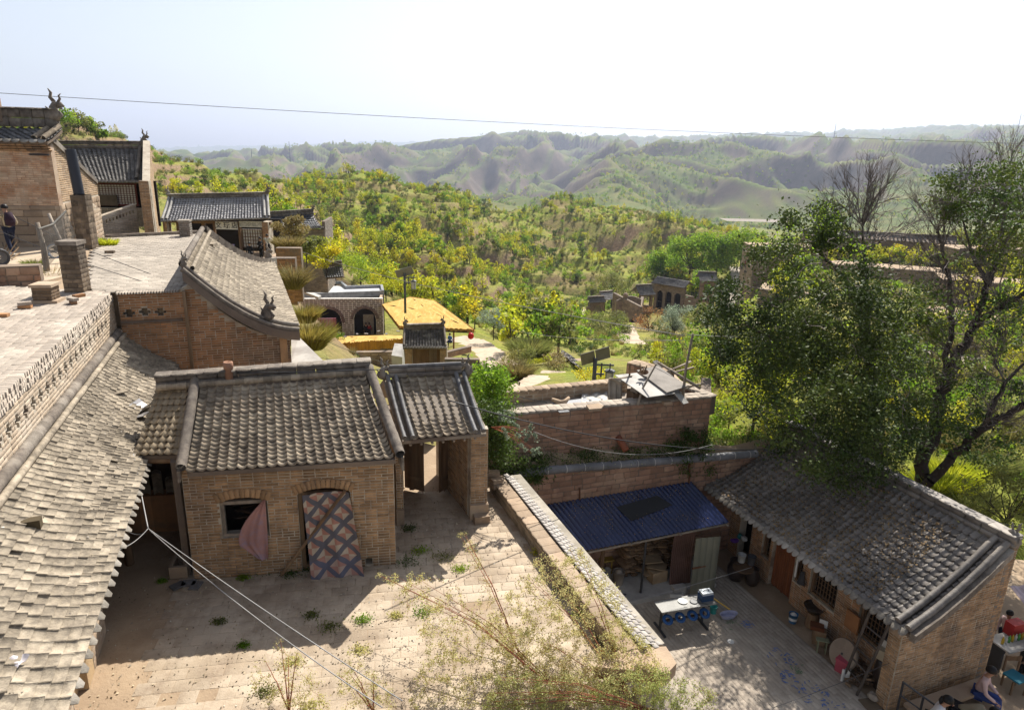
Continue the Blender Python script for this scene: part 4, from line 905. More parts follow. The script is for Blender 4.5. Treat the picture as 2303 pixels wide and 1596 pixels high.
for i in range(n): its.append((i % 4,frameM(g2 + dd * ((i + .5) * .2) + Vector((-dd.y,dd.x,0)) * .15 + Z3 * 1.5,dd,Vector((-dd.y,dd.x,0)),Z3,(.19,.36,.06))))
pieces(pt,'coping_brick',PVV,its,M_PAVET)
dd = Vector((g1.x - g0.x,g1.y - g0.y,0)).normalized(); its = []
for i in range(9):
 for k in (0,1): its.append((i % 4,frameM(Vector((g0.x,g0.y,1.73)) + dd * ((i + .5) * (g1 - g0).length / 9) + Vector((-dd.y,dd.x,0)) * (.13 + .25 * k),dd,Vector((-dd.y,dd.x,0)),Z3,((g1 - g0).length / 9 - .01,.24,.06))))
pieces(pt,'coping_brick',PVV,its,M_STONET)
brickwall(pt,eB,eB + Vector((.5,1.9,0)),-3,TP,M_STONE,M_MORTD,t=.3,bl=.32,bh=.155,var=STV,stone=True,maxn=80)
shz = 1.17
def S(x,y,z): return at(x,y,z)
sh = thing('makeshift_shelter','makeshift shelter of boards, cloth and cardboard propped on poles on the stone terrace','shelter',S(1430,920,shz))
S0,S1,S2,S3 = S(1385,842,2.05),S(1460,818,2.05),S(1552,873,1.95),S(1452,892,1.95)
def board(parent,name,P4,t,m,label=None):
 b = MB(); n = (P4[1] - P4[0]).cross(P4[2] - P4[0]).normalized(); 
 if n.z < 0: P4 = P4[::-1]; n = -n
 b.prism([p - n * t for p in P4],P4); return b.build(name,m,parent,label=label)
board(sh,'roof_board',[S(1383,843,2.0),S(1432,838,2.0),S(1518,884,1.9),S(1455,893,1.9)],.02,M_CONC,'pale flat board of the shelter roof')
board(sh,'roof_board',[S(1432,832,2.06),S(1480,822,2.06),S(1545,868,1.97),S(1500,882,1.97)],.03,mat('weathered_sheet',(.27,.245,.22),(.21,.19,.17),spread=.05),'weathered grey board of the shelter roof')
def curtainf(x0,x1,ytop,ybot,zt,zb,amp=.05,fr_=17,ox=0):
 def f(u,v):
  t_ = S(x0 + (x1 - x0) * u,ytop,zt); bt = S(x0 + (x1 - x0) * u + ox,ybot,zb); p = t_.lerp(Vector((bt.x,bt.y,zb)),v)
  return p + V3(.3,-1,0).normalized() * (amp * math.sin(u * fr_) * (.3 + v)) 
 return f
b = MB(); b.sheet(curtainf(1368,1400,852,917,1.95,shz + .04),24,14,.008)
def drape(u,v):
 p = S(1370 + 52 * u,851 - 6 * u + 14 * v * math.sin(u * 3.1),2.02 - .16 * v); return p + V3(0,-.05 * math.sin(v * 3.1),.02 * math.sin(v * 12))
b.sheet(drape,18,8,.01)
b.build('cloth_curtain',mat('beige_cloth',(.42,.35,.27),(.36,.30,.23),spread=0,bump=.1),sh,True)
board(sh,'side_board',[S(1421,868,1.88),S(1437,876,1.86),S(1424,912,shz + .02),S(1412,913,shz + .02)],.03,M_WOODG)
board(sh,'side_board',[S(1440,875,1.84),S(1480,884,1.7),S(1450,910,shz + .1),S(1436,908,shz + .05)],.02,mat('mottled_red_board',(.30,.17,.14),(.36,.27,.22),spread=0,scale=25))
b = MB(); b.sheet(lambda u,v: S(1485 + 48 * u,880 + 2 * u,1.86 - .75 * v) + V3(.2,-1,0) * (.1 * v + .03 * math.sin(u * 9 + v * 8)),18,14,.008); b.build('grey_tarp',mat('silver_tarp',(.34,.335,.32),(.28,.27,.26),spread=0,rough=.5),sh,True)
board(sh,'leaning_plank',[S(1508,874,1.95),S(1521,870,1.95),S(1549,905,TP + .08),S(1538,908,TP + .08)],.03,M_CONC)
MB().box(S(1440,895,shz + .3),(.7,.45,.5),.3).build('cardboard_stack',mat('brown_cardboard',(.16,.10,.06)),sh)
board(sh,'leaning_plank',[S(1468,812,2.0),S(1478,809,2.0),S(1512,845,1.5),S(1500,846,1.5)],.03,M_CONC)
def pole(pts,r,label,m=M_WOODG,name='wooden_pole',group='poles round the shelter'):
 b = MB(); b.tube(pts,r,7); return single(b,name,m,label,'pole',group,True)
pole([S(1416,843,2.0),S(1417,790 + 28,2.45)],.03,'short upright pole at the cloth corner of the shelter',M_WOOD)
pole([S(1434,910,TP + .05),S(1446,872,1.95),S(1476,818,2.7)],[.035,.03,.025],'crooked pole leaning in front of the shelter roof')
tp = S(1535,900,TP); pole([tp,Vector((tp.x,tp.y,2.5)),V3(tp.x + .1,tp.y,vz(tp,750))],[.045,.04,.035],'tallest upright pole, standing on the terrace parapet right of the shelter')
pole([S(1480,815,2.0),S(1575,873,TP + .12)],.045,'long pole lying from the shelter roof down to the parapet corner')
pole([S(1500,836,1.9),S(1553,813,1.7)],.035,'thin pole end sticking out to the right, upper one'); pole([S(1492,843,1.8),S(1560,826,1.75)],.035,'thin pole end sticking out to the right, lower one')
pole([S(1488,880,1.7),S(1582,862,1.5)],.03,'grey pole lying level behind the tall upright pole')
rock('driftwood_stump',S(1448,842,2.08),.13,mat('dark_root_wood',(.17,.08,.05),(.1,.05,.03)),'gnarled reddish root stump lying on the shelter roof','stump',3)
b = MB(); p = S(1445,838,2.2); 
for k in range(6): a_ = k * 1.1; b.tube([p,p + V3(math.cos(a_) * .08,math.sin(a_) * .08,.05),p + V3(math.cos(a_) * .13,math.sin(a_) * .13,.13 * (k % 3))],[.04,.03,.012],6)
single(b,'root_branches',M_WOOD,'stubby twisted root branches on top of the shelter stump','root',smooth=True)
b = MB(); b.prism([S(1240,905,shz + .03),S(1330,893,shz + .03),S(1340,912,shz + .03),S(1258,925,shz + .03)],[S(1240,905,shz + .05),S(1330,893,shz + .05),S(1340,912,shz + .05),S(1258,925,shz + .05)])
single(b,'flat_sheet',mat('blue_grey_sheet',(.36,.37,.40),(.32,.33,.35),spread=0,rough=.4),'smooth blue-grey board lying flat on the terrace','board')
b = MB(); b.sheet(lambda u,v: S(1308 + 58 * u,886 + 28 * v - 12 * u * (1 - v),shz + .06 + .04 * math.sin(u * 14) * math.sin(v * 11)),26,20,.006)
single(b,'plastic_sheet',mat('wrinkled_plastic',(.58,.56,.52),(.50,.48,.44),spread=0,rough=.4),'wrinkled whitish plastic sheet spread on the terrace','plastic sheet',smooth=True)
b = MB(); b.tube([S(1243,898,shz + .12),S(1262,906,shz + .13),S(1272,902,shz + .15),S(1280,893,shz + .24)],[.06,.09,.07,.04],8); single(b,'driftwood',M_STONET,'curved tan root lying on the flat board of the terrace','root',smooth=True)
b = MB(); slab([S(1318,915,TP + .07),S(1345,911,TP + .07),S(1357,917,TP + .07),S(1352,923,TP + .07),S(1325,925,TP + .07)],TP + .066,TP + .14,b); single(b,'flat_stone',M_STONET,'flat pale stone lying on the terrace coping','stone')
b = MB(); b.box(S(1500,905,TP + .1),(.26,.14,.08),.3); single(b,'coping_stone',M_STONET,'small squared stone on the coping below the leaning plank','stone')
b = MB(); p = S(1268,925,TP + .05); b.box(p,(.3,.14,.02),.3); single(b,'dark_slate',M_IRON,'dark slate piece on the coping left of the flat stone','slate')
b = MB(); q_ = onwall(1408,1012,rB0 - nW * .1,dW); b.tube([q_ + V3(-.2,.35,.25),q_],.1,12); single(b,'clay_drain',mat('terracotta_pipe',(.36,.13,.07),(.30,.10,.06),spread=0),'short red clay drain pipe sticking out of the ledge','drain pipe',smooth=True)
lt = thing('lean_to_shed','open lean-to shed with a glossy dark blue corrugated metal roof','shed',at(1500,1335,LZ))
BL0,BL1 = at(1220,1137,-1.02) + nW * .02,at(1556,1085,-1.02) + nW * .02; BF0,BF1 = at(1303,1242,-1.62),at(1642,1176,-1.62)
M_BLUE = mat('glossy_blue_metal',(.018,.028,.09),(.013,.02,.068),(.035,.035,.06),rough=.22,spread=.05,bump=.02,spec=.6,patch=.3)
nrib = 34; nst = 11
def blue(s,t,k=0):
 p = BL0.lerp(BL1,s).lerp(BF0.lerp(BF1,s),t); rib = (s * nrib) % 1; h = .045 * max(0,math.sin(math.pi * rib)) ** .6; st = (t * nst) % 1
 return p + Z3 * (h + .02 * (1 - st) * 1.0 - .01)
npan = 5
for pnl in range(npan):
 b = MB(); s0,s1 = pnl / npan,(pnl + 1) / npan; z = .002 * pnl
 vs_ = []; ts = sorted([i / nst for i in range(nst + 1)] + [i / nst - 1e-4 for i in range(1,nst)])
 nn_ = int(nrib / npan * 7)
 for layer in (0,-.006):
  base = len(b.v)
  for i in range(nn_ + 1):
   for t_ in ts: b.v.append(tuple(blue(s0 + (s1 - s0) * i / nn_,min(.99999,t_)) + Z3 * (layer + z)))
  for i in range(nn_):
   for j in range(len(ts) - 1): q = base + i * len(ts) + j; b.f.append((q,q + 1,q + len(ts) + 1,q + len(ts))); b.mi.append(0)
 b.build('roof_panel',M_BLUE,lt)
for s_ in (.33,.66,.99):
 pp = BF0.lerp(BF1,s_); MB().tube([BL0.lerp(BL1,s_) - Z3 * .08,pp - Z3 * .08],.035,6).build('rafter',M_WOODG,lt)
MB().tube([BF0 + V3(.1,.12,-.1),BF1 + V3(-.05,.12,-.1)],.035,6).build('eave_beam',M_WOODG,lt)
pp = at(1440,1340,LZ); MB().tube([pp,V3(pp.x + .02,pp.y,-1.66)],.035,8).build('steel_post',M_IRON,lt); MB().box(pp + Z3 * .03,(.2,.2,.06),.3).build('post_base',M_CONC,lt)
pp = at(1352,1345,LZ) + V3(0,.3,0); MB().tube([pp,V3(pp.x,pp.y,-1.6)],.06,8).build('timber_post',M_WOOD,lt)
P0 = at(1556,1345,LZ); P1 = at(1602,1340,LZ)
def sheetup(x0,x1,y0,y1,zt,name,m,ribs,label=None,bow=0):
 A,B = at(x0,y0,LZ),at(x1,y1,LZ)
 d = (B - A).normalized(); o = Vector((d.y,-d.x,0)); b = MB()
 b.sheet(lambda u,v: A.lerp(B,u) + Z3 * (.02 + (zt - LZ - .02) * v) + o * (.018 * abs(math.sin(u * ribs * math.pi)) + bow * math.sin(v * 3.14)),ribs * 6,6,.006); return b.build(name,m,lt,label=label)
sheetup(1550,1604,1344,1338,-1.68,'metal_sheet',mat('greenish_steel',(.20,.195,.15),(.15,.15,.11),spread=0,stretch=(1,1,.3)),4)
sheetup(1505,1551,1322,1318,-1.68,'slatted_sheet',mat('red_brown_slats',(.16,.09,.07),(.11,.065,.055),spread=0),11,bow=-.08)
A_ = at(1550,1268,LZ + .9); MB().box(onwall(1578,1271,at(1550,1344,LZ),dW * 1) + nW * .05,(.7,.03,.04),math.atan2(dW.y,dW.x)).build('cross_rail',mat('rusty_iron'  ,(.14,.06,.03)),lt)
MB().box(at(1460,1334,LZ + .06) + V3(.2,.55,0),(3.4,1.4,.12),math.atan2(dW.y,dW.x)).build('floor_slab',M_CONC,lt)
b = MB(); q = [(1385,1140),(1478,1116),(1512,1138),(1420,1173)]
def onblue(x,y):
 best = None
 for i in range(101):
  for j in range(41):
   p = blue(i / 100,j / 40 * .999); c_ = proj(p); e = (c_[0] - x) ** 2 + (c_[1] - y) ** 2
   if best is None or e < best[0]: best = (e,BL0.lerp(BL1,i / 100).lerp(BF0.lerp(BF1,i / 100),j / 40))
 return best[1]
q = [onblue(*c_) + Z3 * .05 for c_ in q]; b.prism([p for p in q],[p + Z3 * .02 for p in q]); 
if (q[1] - q[0]).cross(q[2] - q[0]).z < 0: b = MB(); q = q[::-1]; b.prism([p for p in q],[p + Z3 * .02 for p in q])
single(b,'dark_board',mat('dark_felt_board',(.035,.035,.037),(.028,.028,.03),spread=0),'flat dark board lying on the blue metal roof','board')
def boxthing(name,c,sz,rot,m,label,cat,group=None):
 b = MB(); b.box(c,sz,rot); return single(b,name,m,label,cat,group)
wp = at(1455,1300,LZ) + V3(0,.35,.12)
wood = thing('firewood_stack','stack of split firewood and planks under the blue roof','firewood',wp)
its = []; r = random.Random(4)
for k in range(12):
 for i in range(9):
  if r.random() < .12: continue
  c_ = wp + dW * (-.75 + i * .19 + r.uniform(-.03,.03)) + Vector((-dW.y,dW.x,0)) * r.uniform(-.1,.1) + Z3 * (.07 + k * .095); its.append((r.randrange(6),frameM(c_,(dW + Vector((-dW.y,dW.x,0)) * r.uniform(-.3,.3)).normalized(),Z3,Vector((dW.y,-dW.x,0)),(r.uniform(.13,.3),r.uniform(.05,.09),.5))))
def ortho(M):
 return M
pieces(wood,'log',STV,its,mat('split_wood',(.34,.22,.13),(.22,.14,.08),spread=.35,scale=8))
def bucket(x,y,r_,h,m,label,z=LZ,name='bucket',cat='bucket',off=(0,0),rim=True,content=None):
 p = at(x,y,z) + V3(*off,0); t = thing(name,label,cat,p); b = MB(); b.lathe(p,[(r_ * .8,0),(r_,h),(r_ * 1.05,h),(r_ * 1.05,h * 1.03),(r_ * .93,h * 1.03),(r_ * .75,h * .12),(.001,h * .1)],18,cap=False); b.lathe(p,[(.001,.002),(r_ * .8,.001)],18,cap=False)
 b.build('bucket_body',m,t,True)
 hb = MB(); hb.tube([p + V3(r_ * 1.05 * math.cos(q_),0,h + r_ * .5 * math.sin(q_)) for q_ in [i * math.pi / 8 for i in range(9)]],.006,5); hb.build('handle',M_IRON,t,True)
 if content is not None: rock_ = MB(); rock_.lathe(p + Z3 * h * .7,[(r_ * .88,0),(r_ * .7,h * .25),(r_ * .2,h * .45)],10); rock_.build('contents',content,t)
 return t
M_CARD = mat('cardboard',(.36,.26,.16),(.28,.20,.12),spread=.1,bump=.1)
M_SACK = mat('grey_sack',(.33,.28,.23),(.25,.21,.17),spread=0)
bucket(1392,1322,.17,.42,M_SACK,'tall pale sack basket full of rags beside the firewood',LZ + .12,'laundry_basket','basket',(0,.2),content=M_WOODG)
bucket(1370,1312,.10,.22,M_WHITE,'small pale can behind the sack basket',LZ + .12,'can','can',(0,.4))
ch = at(1368,1300,LZ + .12) + V3(-.05,.4,0); t = thing('yellow_chair','old yellow wooden chair in the shadow of the blue roofed shed','chair',ch); MY = mat('yellow_paint',(.42,.28,.06),(.3,.2,.05),spread=.1)
MB().box(ch + Z3 * .42,(.4,.38,.05),.3).build('seat',MY,t)
for sx in (-.16,.16):
 for sy in (-.15,.15): MB().box(ch + V3(sx,sy,.2),(.04,.04,.4),.3).build('leg',MY,t)
MB().tube([ch + V3(-.17,.19,.42),ch + V3(-.15,.24,.75),ch + V3(0,.25,.86),ch + V3(.15,.24,.75),ch + V3(.17,.19,.42)],.022,6).build('backrest',MY,t,True)
for k in (-.06,0,.06): MB().tube([ch + V3(k,.2,.44),ch + V3(k,.25,.84)],.012,5).build('back_slat',MY,t)
boxthing('cardboard_box',at(1478,1315,LZ + .3) + V3(.1,.5,0),(.5,.3,.35),.4,M_CARD,'flattened cardboard box heap beside the slatted sheet','cardboard')
for i,(x,y,a_) in enumerate(((1470,1270,.2),(1482,1285,-.3),(1465,1296,.5))):
 boxthing('cardboard_sheet',at(x,y,LZ + .75 - i * .2) + V3(0,.3,0),(.55,.4,.03),a_,M_CARD,['topmost','middle','lowest'][i] + ' loose cardboard sheet on the pile in the blue roofed shed','cardboard','cardboard sheets in the shed')
b = MB(); p = at(1400,1345,LZ)
for k in range(14): a_ = k * .45; b.tube([p + V3(math.cos(a_) * .34,math.sin(a_) * .2,.05),p + V3(0,0,.12 + .02 * (k % 3)),p + V3(-math.cos(a_) * .34,-math.sin(a_) * .2,.05)],.007,4)
b.tube([p + V3(math.cos(k * .4) * .36,math.sin(k * .4) * .22,.05) for k in range(17)],.014,5); single(b,'wire_basket',M_IRON,'flat dark wire basket lying on the paving by the parapet','wire basket')
boxthing('cinder_block',at(1538,1335,LZ + .12) + V3(-.1,.2,0),(.38,.2,.24),.3,M_CONC,'grey concrete block at the foot of the metal sheet','block')
b = MB(); p = at(1520,1338,LZ); 
for q_ in ((0,-.11,.36,.012,.1,.06),(0,.11,.36,.012,.1,.06),(-.18,0,.012,.22,.1,.06),(.18,0,.012,.22,.1,.06),(0,0,.36,.22,.012,.006)): b.box(p + V3(q_[0],q_[1],q_[5]),q_[2:5],0)
single(b,'foam_box',M_WHITE,'open white foam box on the paving behind the table','foam box')
boxthing('white_packet',at(1497,1334,LZ + .02),(.2,.28,.03),.5,M_WHITE,'white paper packet left of the foam box','packet')
b = MB(); p = at(1353,1318,LZ); b.sheet(lambda u,v: p + V3((u - .5) * .25,(v - .5) * .3,.12 + .06 * math.sin(u * 8) * math.sin(v * 7)),10,10,.01); single(b,'red_bag',flat('red_plastic',(.45,.03,.02),.4),'crumpled red plastic bag at the left end of the shed','bag',smooth=True)
tz = LZ + .75; tb = thing('metal_table','long pale metal canteen table with blue round seats beneath','table',at(1540,1400,LZ))
T4 = [at(1470,1352,tz),at(1489,1377,tz),at(1612,1356,tz),at(1576,1333,tz)]
b = MB(); slab(T4,tz - .035,tz,b); b.build('tabletop',mat('dull_steel',(.22,.215,.20),(.18,.175,.165),spread=0,rough=.5,spec=.4),tb)
tc_ = sum(T4,Vector()) / 4; dt = (T4[2] - T4[1]).normalized(); nt_ = Vector((-dt.y,dt.x,0)); ang = math.atan2(dt.y,dt.x)
for s_ in (-.62,.62):
 c_ = tc_ + dt * s_; MB().box(V3(c_.x,c_.y,LZ + .02),(.06,.62,.04),ang).build('foot',M_IRON,tb); MB().box(V3(c_.x,c_.y,LZ + .37),(.05,.05,.66),ang).build('leg',M_IRON,tb)
 MB().box(V3(c_.x,c_.y,LZ + .70),(.04,.5,.03),ang).build('bracket',M_IRON,tb)
MB().box(V3(tc_.x,tc_.y,LZ + .28),(1.3,.05,.05),ang).build('stretcher',M_IRON,tb)
for i in range(4):
 c_ = tc_ + dt * (-.52 + .36 * i) - nt_ * .16; st = MB(); c_.z = LZ + .43
 st.lathe(c_ ,[(.07,0),(.14,0),(.15,.02),(.14,.04),(.07,.04),(.06,.02),(.07,0)],16,axis=(Z3 + (-nt_) * .6).normalized(),cap=False); st.build('round_seat',flat('blue_plastic',(.025,.09,.26),.4),tb,True)
 MB().tube([c_,V3(tc_.x,tc_.y,LZ + .28) + dt * (-.52 + .36 * i)],.018,5).build('seat_arm',mat('rusty_iron',(.14,.06,.03)),tb)
p = at(1535,1352,tz) ; b = MB(); b.lathe(p + Z3 * .001,[(.05,0),(.12,.008),(.13,.02),(.11,.03),(.05,.012)],20); single(b,'woven_mat',M_WHITE,'round white ribbed mat on the metal table','mat')
p = at(1586,1346,tz); t = thing('pet_carrier','blue and white pet carrier standing on the metal table','pet carrier',p)
MB().box(p + Z3 * .09,(.34,.24,.17),ang).build('base',flat('navy_plastic',(.03,.07,.16),.4),t); MB().box(p + Z3 * .21,(.31,.21,.07),ang).build('top',flat('light_grey_plastic',(.45,.5,.55),.4),t)
MB().tube([p + dt * -.08 + Z3 * .245,p + dt * -.06 + Z3 * .28,p + dt * .06 + Z3 * .28,p + dt * .08 + Z3 * .245],.01,5).build('handle',M_IRON,t,True)
for k in range(6): MB().box(p + dt * (-.13 + .052 * k) - nt_ * .121 + Z3 * .12,(.015,.006,.10),ang).build('vent_bar',M_IRON,t)
p = at(1560,1352,tz + .01); b = MB(); b.lathe(p,[(.09,0),(.105,.005),(.09,.012)],16); b.tube([p + V3(.09,-.02,.006),p + V3(.36,-.12,.006)],.01,5); single(b,'badminton_racket',M_IRON,'dark racket lying on the metal table','racket')
bucket(1607,1385,.10,.2,flat('teal_plastic',(.02,.22,.22),.35),'teal bucket hung at the right end of the table',LZ + .42,'teal_bucket','bucket',(0,.15))
b = MB(); b.tube([at(1605,1345,tz + .05),at(1642,1370,LZ + .45)],.016,6); single(b,'yellow_stick',flat('yellow_stick',(.55,.36,.06),.5),'yellow stick with a red tip leaning off the table end','stick')
p = at(1638,1388,LZ); t = thing('washing_tub','white oblong plastic tub lying on the paving','tub',p); b = MB()
def oval(rx,ry,z,n=20): return [p + dt * (rx * math.cos(2 * math.pi * k / n)) + nt_ * (ry * math.sin(2 * math.pi * k / n)) + Z3 * z for k in range(n)]
rings = [oval(.20,.09,.01),oval(.25,.12,.12),oval(.27,.14,.13),oval(.23,.11,.125),oval(.19,.08,.03)]
for r0,r1 in zip(rings[:-1],rings[1:]):
 for k in range(20): b.quad(r0[k],r0[(k + 1) % 20],r1[(k + 1) % 20],r1[k])
b.f.append(tuple(range(len(b.v),len(b.v) + 20))); b.mi.append(0); b.v += [tuple(q_) for q_ in rings[-1]]
b.build('tub_shell',flat('lilac_plastic',(.45,.45,.6),.35),t,True)
p = at(1560,1336,LZ); t = thing('vent_tube','tall white plastic flue tube with a slotted cap standing behind the table','tube',p)
MB().lathe(p,[(.06,0),(.06,1.05)],16).build('tube',M_WHITE,t,True); MB().lathe(p + Z3 * 1.05,[(.065,0),(.065,.06),(.05,.12),(.02,.15)],16).build('cap',M_WHITE,t,True)
for k in range(8): a_ = k * .785; MB().box(p + V3(.06 * math.cos(a_),.06 * math.sin(a_),1.13),(.012,.02,.07),a_).build('slot',M_IRON,t)
for k,ch_ in enumerate('MALEI'):
 pass
p = at(1643,1442,LZ + .004); b = MB(); b.lathe(p,[(.09,0),(.09,.012),(.03,.014)],20); single(b,'floor_drain',M_WHITE,'round white drain cover set in the sunny paving','drain cover')
rh = thing('tiled_side_house','long low brick house at the right with a dark tiled roof under tree shade','house',(FC.x,FC.y,LZ))
E1 = at(2045,1424,-1.22); E0 = at(1590,1094,-1.22); R1 = V3(11.25,13.55,.12); R0 = R1 + (E0 - E1) * 1.0; R1c = R1
M_RT = mat('grey_brown_roof_tile',(.20,.175,.155),(.13,.115,.10),(.27,.235,.20),spread=.22,scale=7,rough=.6,spec=.45,bump=.3)
fR = tileroof(rh,E0,E1,R0,R1,38,17,M_RT,PAN,sag=.16,drip=True,lift=.05)
fw0 = Vector((FC.x,FC.y,0)); farE = Vector((E0.x,E0.y,0)) - oR * .45
LR = (fw0 - farE).length; dR2 = (fw0 - farE).normalized()
fwC,farC = fw0,farE; farE = farE - oR * .62; fw0 = fw0 - oR * .62 - dR2 * .32
def ru(x,y): return (onwall(x,y,farE,dR2) - farE).dot(dR2)
ops = []
for (xa,ya,xb,yb,za,zb) in ((1662,1200,1688,1215,-3.6,-1.55),(1709,1255,1727,1265,-2.85,-1.55),(1729,1290,1780,1310,LZ - .1,-1.6),(1783,1300,1801,1310,-2.85,-1.6),(1817,1330,1878,1360,-2.85,-1.6),(1928,1400,2008,1440,-2.9,-1.6)):
 ua,ub = ru(xa,ya),ru(xb,yb); ops.append((ua,ub,za,zb))
brickwall(rh,farE,fw0,LZ,-1.3,M_BRICKO,M_MORT,holes=ops,t=.25,bl=.235,bh=.064)
F0 = Vector((farE.x,farE.y,0)); O2 = Vector((dR2.y,-dR2.x,0))
def lattice(parent,ua,ub,za,zb,m=M_WOOD):
 fr_ = MB(); P_ = lambda u,z,o=-.1: F0 + dR2 * u + Z3 * z + O2 * o; an = math.atan2(dR2.y,dR2.x)
 for (u,z,l,h) in (((ua + ub) / 2,zb - .03,ub - ua,.06),((ua + ub) / 2,za + .03,ub - ua,.06),(ua + .03,(za + zb) / 2,.06,zb - za - .12),(ub - .03,(za + zb) / 2,.06,zb - za - .12)): fr_.box(P_(u,z),(l,.06,h),an)
 o = fr_.build('window_frame',m,parent)
 n = max(2,int((ub - ua) / .1))
 for i in range(1,n): MB().box(P_(ua + (ub - ua) * i / n,(za + zb) / 2,-.105),(.016,.02,zb - za - .12),an).build('lattice_bar',m,o)
 for j in range(1,9): MB().box(P_((ua + ub) / 2,za + (zb - za) * j / 9,-.118),(ub - ua - .12,.016,.014),an).build('lattice_bar',m,o)
for k in (1,3,4,5): lattice(rh,*ops[k])
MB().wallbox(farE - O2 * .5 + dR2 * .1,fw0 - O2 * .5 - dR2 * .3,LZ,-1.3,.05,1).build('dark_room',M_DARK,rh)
ua,ub = ops[2][0],ops[2][1]; its = []; n = 11
do = MB(); do.wallbox(F0 + dR2 * ua - O2 * .14,F0 + dR2 * ub - O2 * .14,LZ,-1.62,.03,1); dr_ = do.build('door',mat('orange_door_wood',(.24,.085,.035),(.17,.06,.028),spread=.12,stretch=(1,1,.2),scale=10,rough=.6),rh,label='orange-brown slatted wooden door')
for i in range(n): its.append((i % 4,frameM(F0 + dR2 * (ua + (ub - ua) * (i + .5) / n) - O2 * .125 + Z3 * (LZ + 1),dR2,Z3,O2,((ub - ua) / n - .022,1.94,.03))))
pieces(dr_,'door_slat',BRV,its,MATS['orange_door_wood'])
brickwall(rh,fwC - dR2 * .33 + O2 * .01,fwC + O2 * .01 - dR2 * .01,LZ,-1.35,M_BRICK,M_MORT,t=.4,bl=.235,bh=.064)
GB = Vector((R1.x + .1,R1.y + .1,0)); fw0 = fwC; gl = (GB - fw0); gl.z = 0; LG2 = gl.length
gtop = lambda u: -1.3 + (R1.z + .02 + 1.3) * (.0 + (max(0,u) / LG2)) - .18 * math.sin(math.pi * max(0,min(1,u / LG2)))
brickwall(rh,fw0 + dR2 * 0 + gl * .0 ,GB + gl.normalized() * .35,LZ - .3,1,M_BRICK,M_MORT,t=.3,bl=.235,bh=.064,top=lambda u: gtop(min(u,LG2)) ,maxn=300)
MB().wallbox(GB + gl.normalized() * .3,V3(R0.x + .35,R0.y + .1,0),LZ - .3,-.1,.25,1).build('rear_wall',M_BRICKG,rh)
for off in (.03,.30):
 pts = []
 for t_ in (0,.25,.5,.75,1): p = fR(1,t_) - dR2 * off * -1 * 0 + Vector((-dR2.x,-dR2.y,0)) * off + Z3 * .12; pts.append(p)
 roll(rh,pts,.075,M_RT,.24,'verge_tile',10)
 MB().lathe(pts[0] + (pts[0] - pts[1]).normalized() * .0,[(.082,0),(.082,.025)],14,axis=(pts[0] - pts[1]).normalized()).build('end_disc',M_RT,rh)
vp = [fR(1,t_) + dR2 * .16 for t_ in (0,.25,.5,.75,1)]
for k in range(4): MB().wallbox(vp[k] - dR2 * 0,vp[k + 1] - dR2 * 0,(vp[k].z - .14,vp[k + 1].z - .14),(vp[k].z + .05,vp[k + 1].z + .05),.14,-1 if (vp[k + 1] - vp[k]).cross(dR2).z > 0 else 1).build('verge_slab',M_RIDGE,rh)
rc0 = R0 + V3(.12,.04,.02); rc1 = R1 + V3(.12,.04,.02) + dR2 * .1
ridgewall(rh,rc0,rc1,.30,.22,M_RT)
beast(rh,rc1 + Z3 * .1 - dR2 * .1,-dR2,.42,M_RT)
MB().box(fw0 - O2 * -.03 + Z3 * -1.42 - dR2 * .12,(.34,.34,.22),math.atan2(dR2.y,dR2.x)).build('corner_corbel',M_STONET,rh)
aw_ = MB(); q = [at(2272,1330,-1.8),at(2320,1310,-1.8),at(2350,1345,-2.0),at(2272,1345,-2.0)]
b = MB(); b.sheet(lambda u,v: V3(12.6 + 3.2 * u,14.8 + .6 * u - 1.2 * v,-1.7 - .25 * v + .02 * math.sin(u * 60)),60,6,.01)
single(b,'striped_awning',mat('pinkish_awning',(.34,.27,.30),(.26,.2,.23),spread=0,rough=.4,stretch=(8,1,1)),'pinkish corrugated awning past the right house at the picture edge','awning')
def RW(x,y,z=LZ): return at(x,y,z)
bucket(1667,1262,.12,.24,M_WHITE,'white paint bucket standing on a round table in the shadow',LZ + .62,'paint_bucket','bucket')
bucket(1689,1268,.12,.26,flat('grey_plastic',(.10,.10,.11)),'dark grey bucket right of the white paint bucket',LZ + .62,'grey_bucket','bucket')
def drum(x,y,r_,h,m,label,z=LZ,off=(0,0),cat='jar',name='water_jar'):
 p = at(x,y,z) + V3(*off,0); b = MB(); b.lathe(p,[(r_ * .7,0),(r_,h * .35),(r_,h * .6),(r_ * .75,h * .9),(r_ * .8,h),(r_ * .65,h),(r_ * .6,h * .9)],18); return single(b,name,m,label,cat,smooth=True)
M_JAR = mat('dark_glaze',(.05,.035,.03),(.035,.025,.02),rough=.3,spread=0,spec=.6)
drum(1653,1300,.26,.62,M_JAR,'large dark jar under the round table top, left one',LZ,cat='jar'); drum(1690,1312,.2,.52,M_JAR,'dark glazed water jar at the corner of the brick stub',LZ)
b = MB(); p = at(1672,1275,LZ + .62); b.lathe(p,[(.3,-.03),(.3,0)],20); single(b,'round_lid',M_WOOD,'round wooden lid serving as table for the buckets','lid')
for i,(x,y,c_,l) in enumerate(((1658,1232,(.12,.04,.25),'purple'),(1670,1222,(.03,.2,.2),'teal'),(1680,1228,(.5,.5,.5),'grey'))):
 rock('cloth_bundle',at(x,y,LZ + .75) + V3(0,.3,0),.12,flat(l + '_cloth',c_,.9),l + ' bundle of rags in the dark corner behind the buckets','rags',i)
bucket(1782,1398,.12,.26,flat('sky_blue_plastic',(.06,.17,.32),.4),'blue and white paint bucket with a rag by the house wall',LZ,'blue_bucket','bucket',content=M_WHITE)
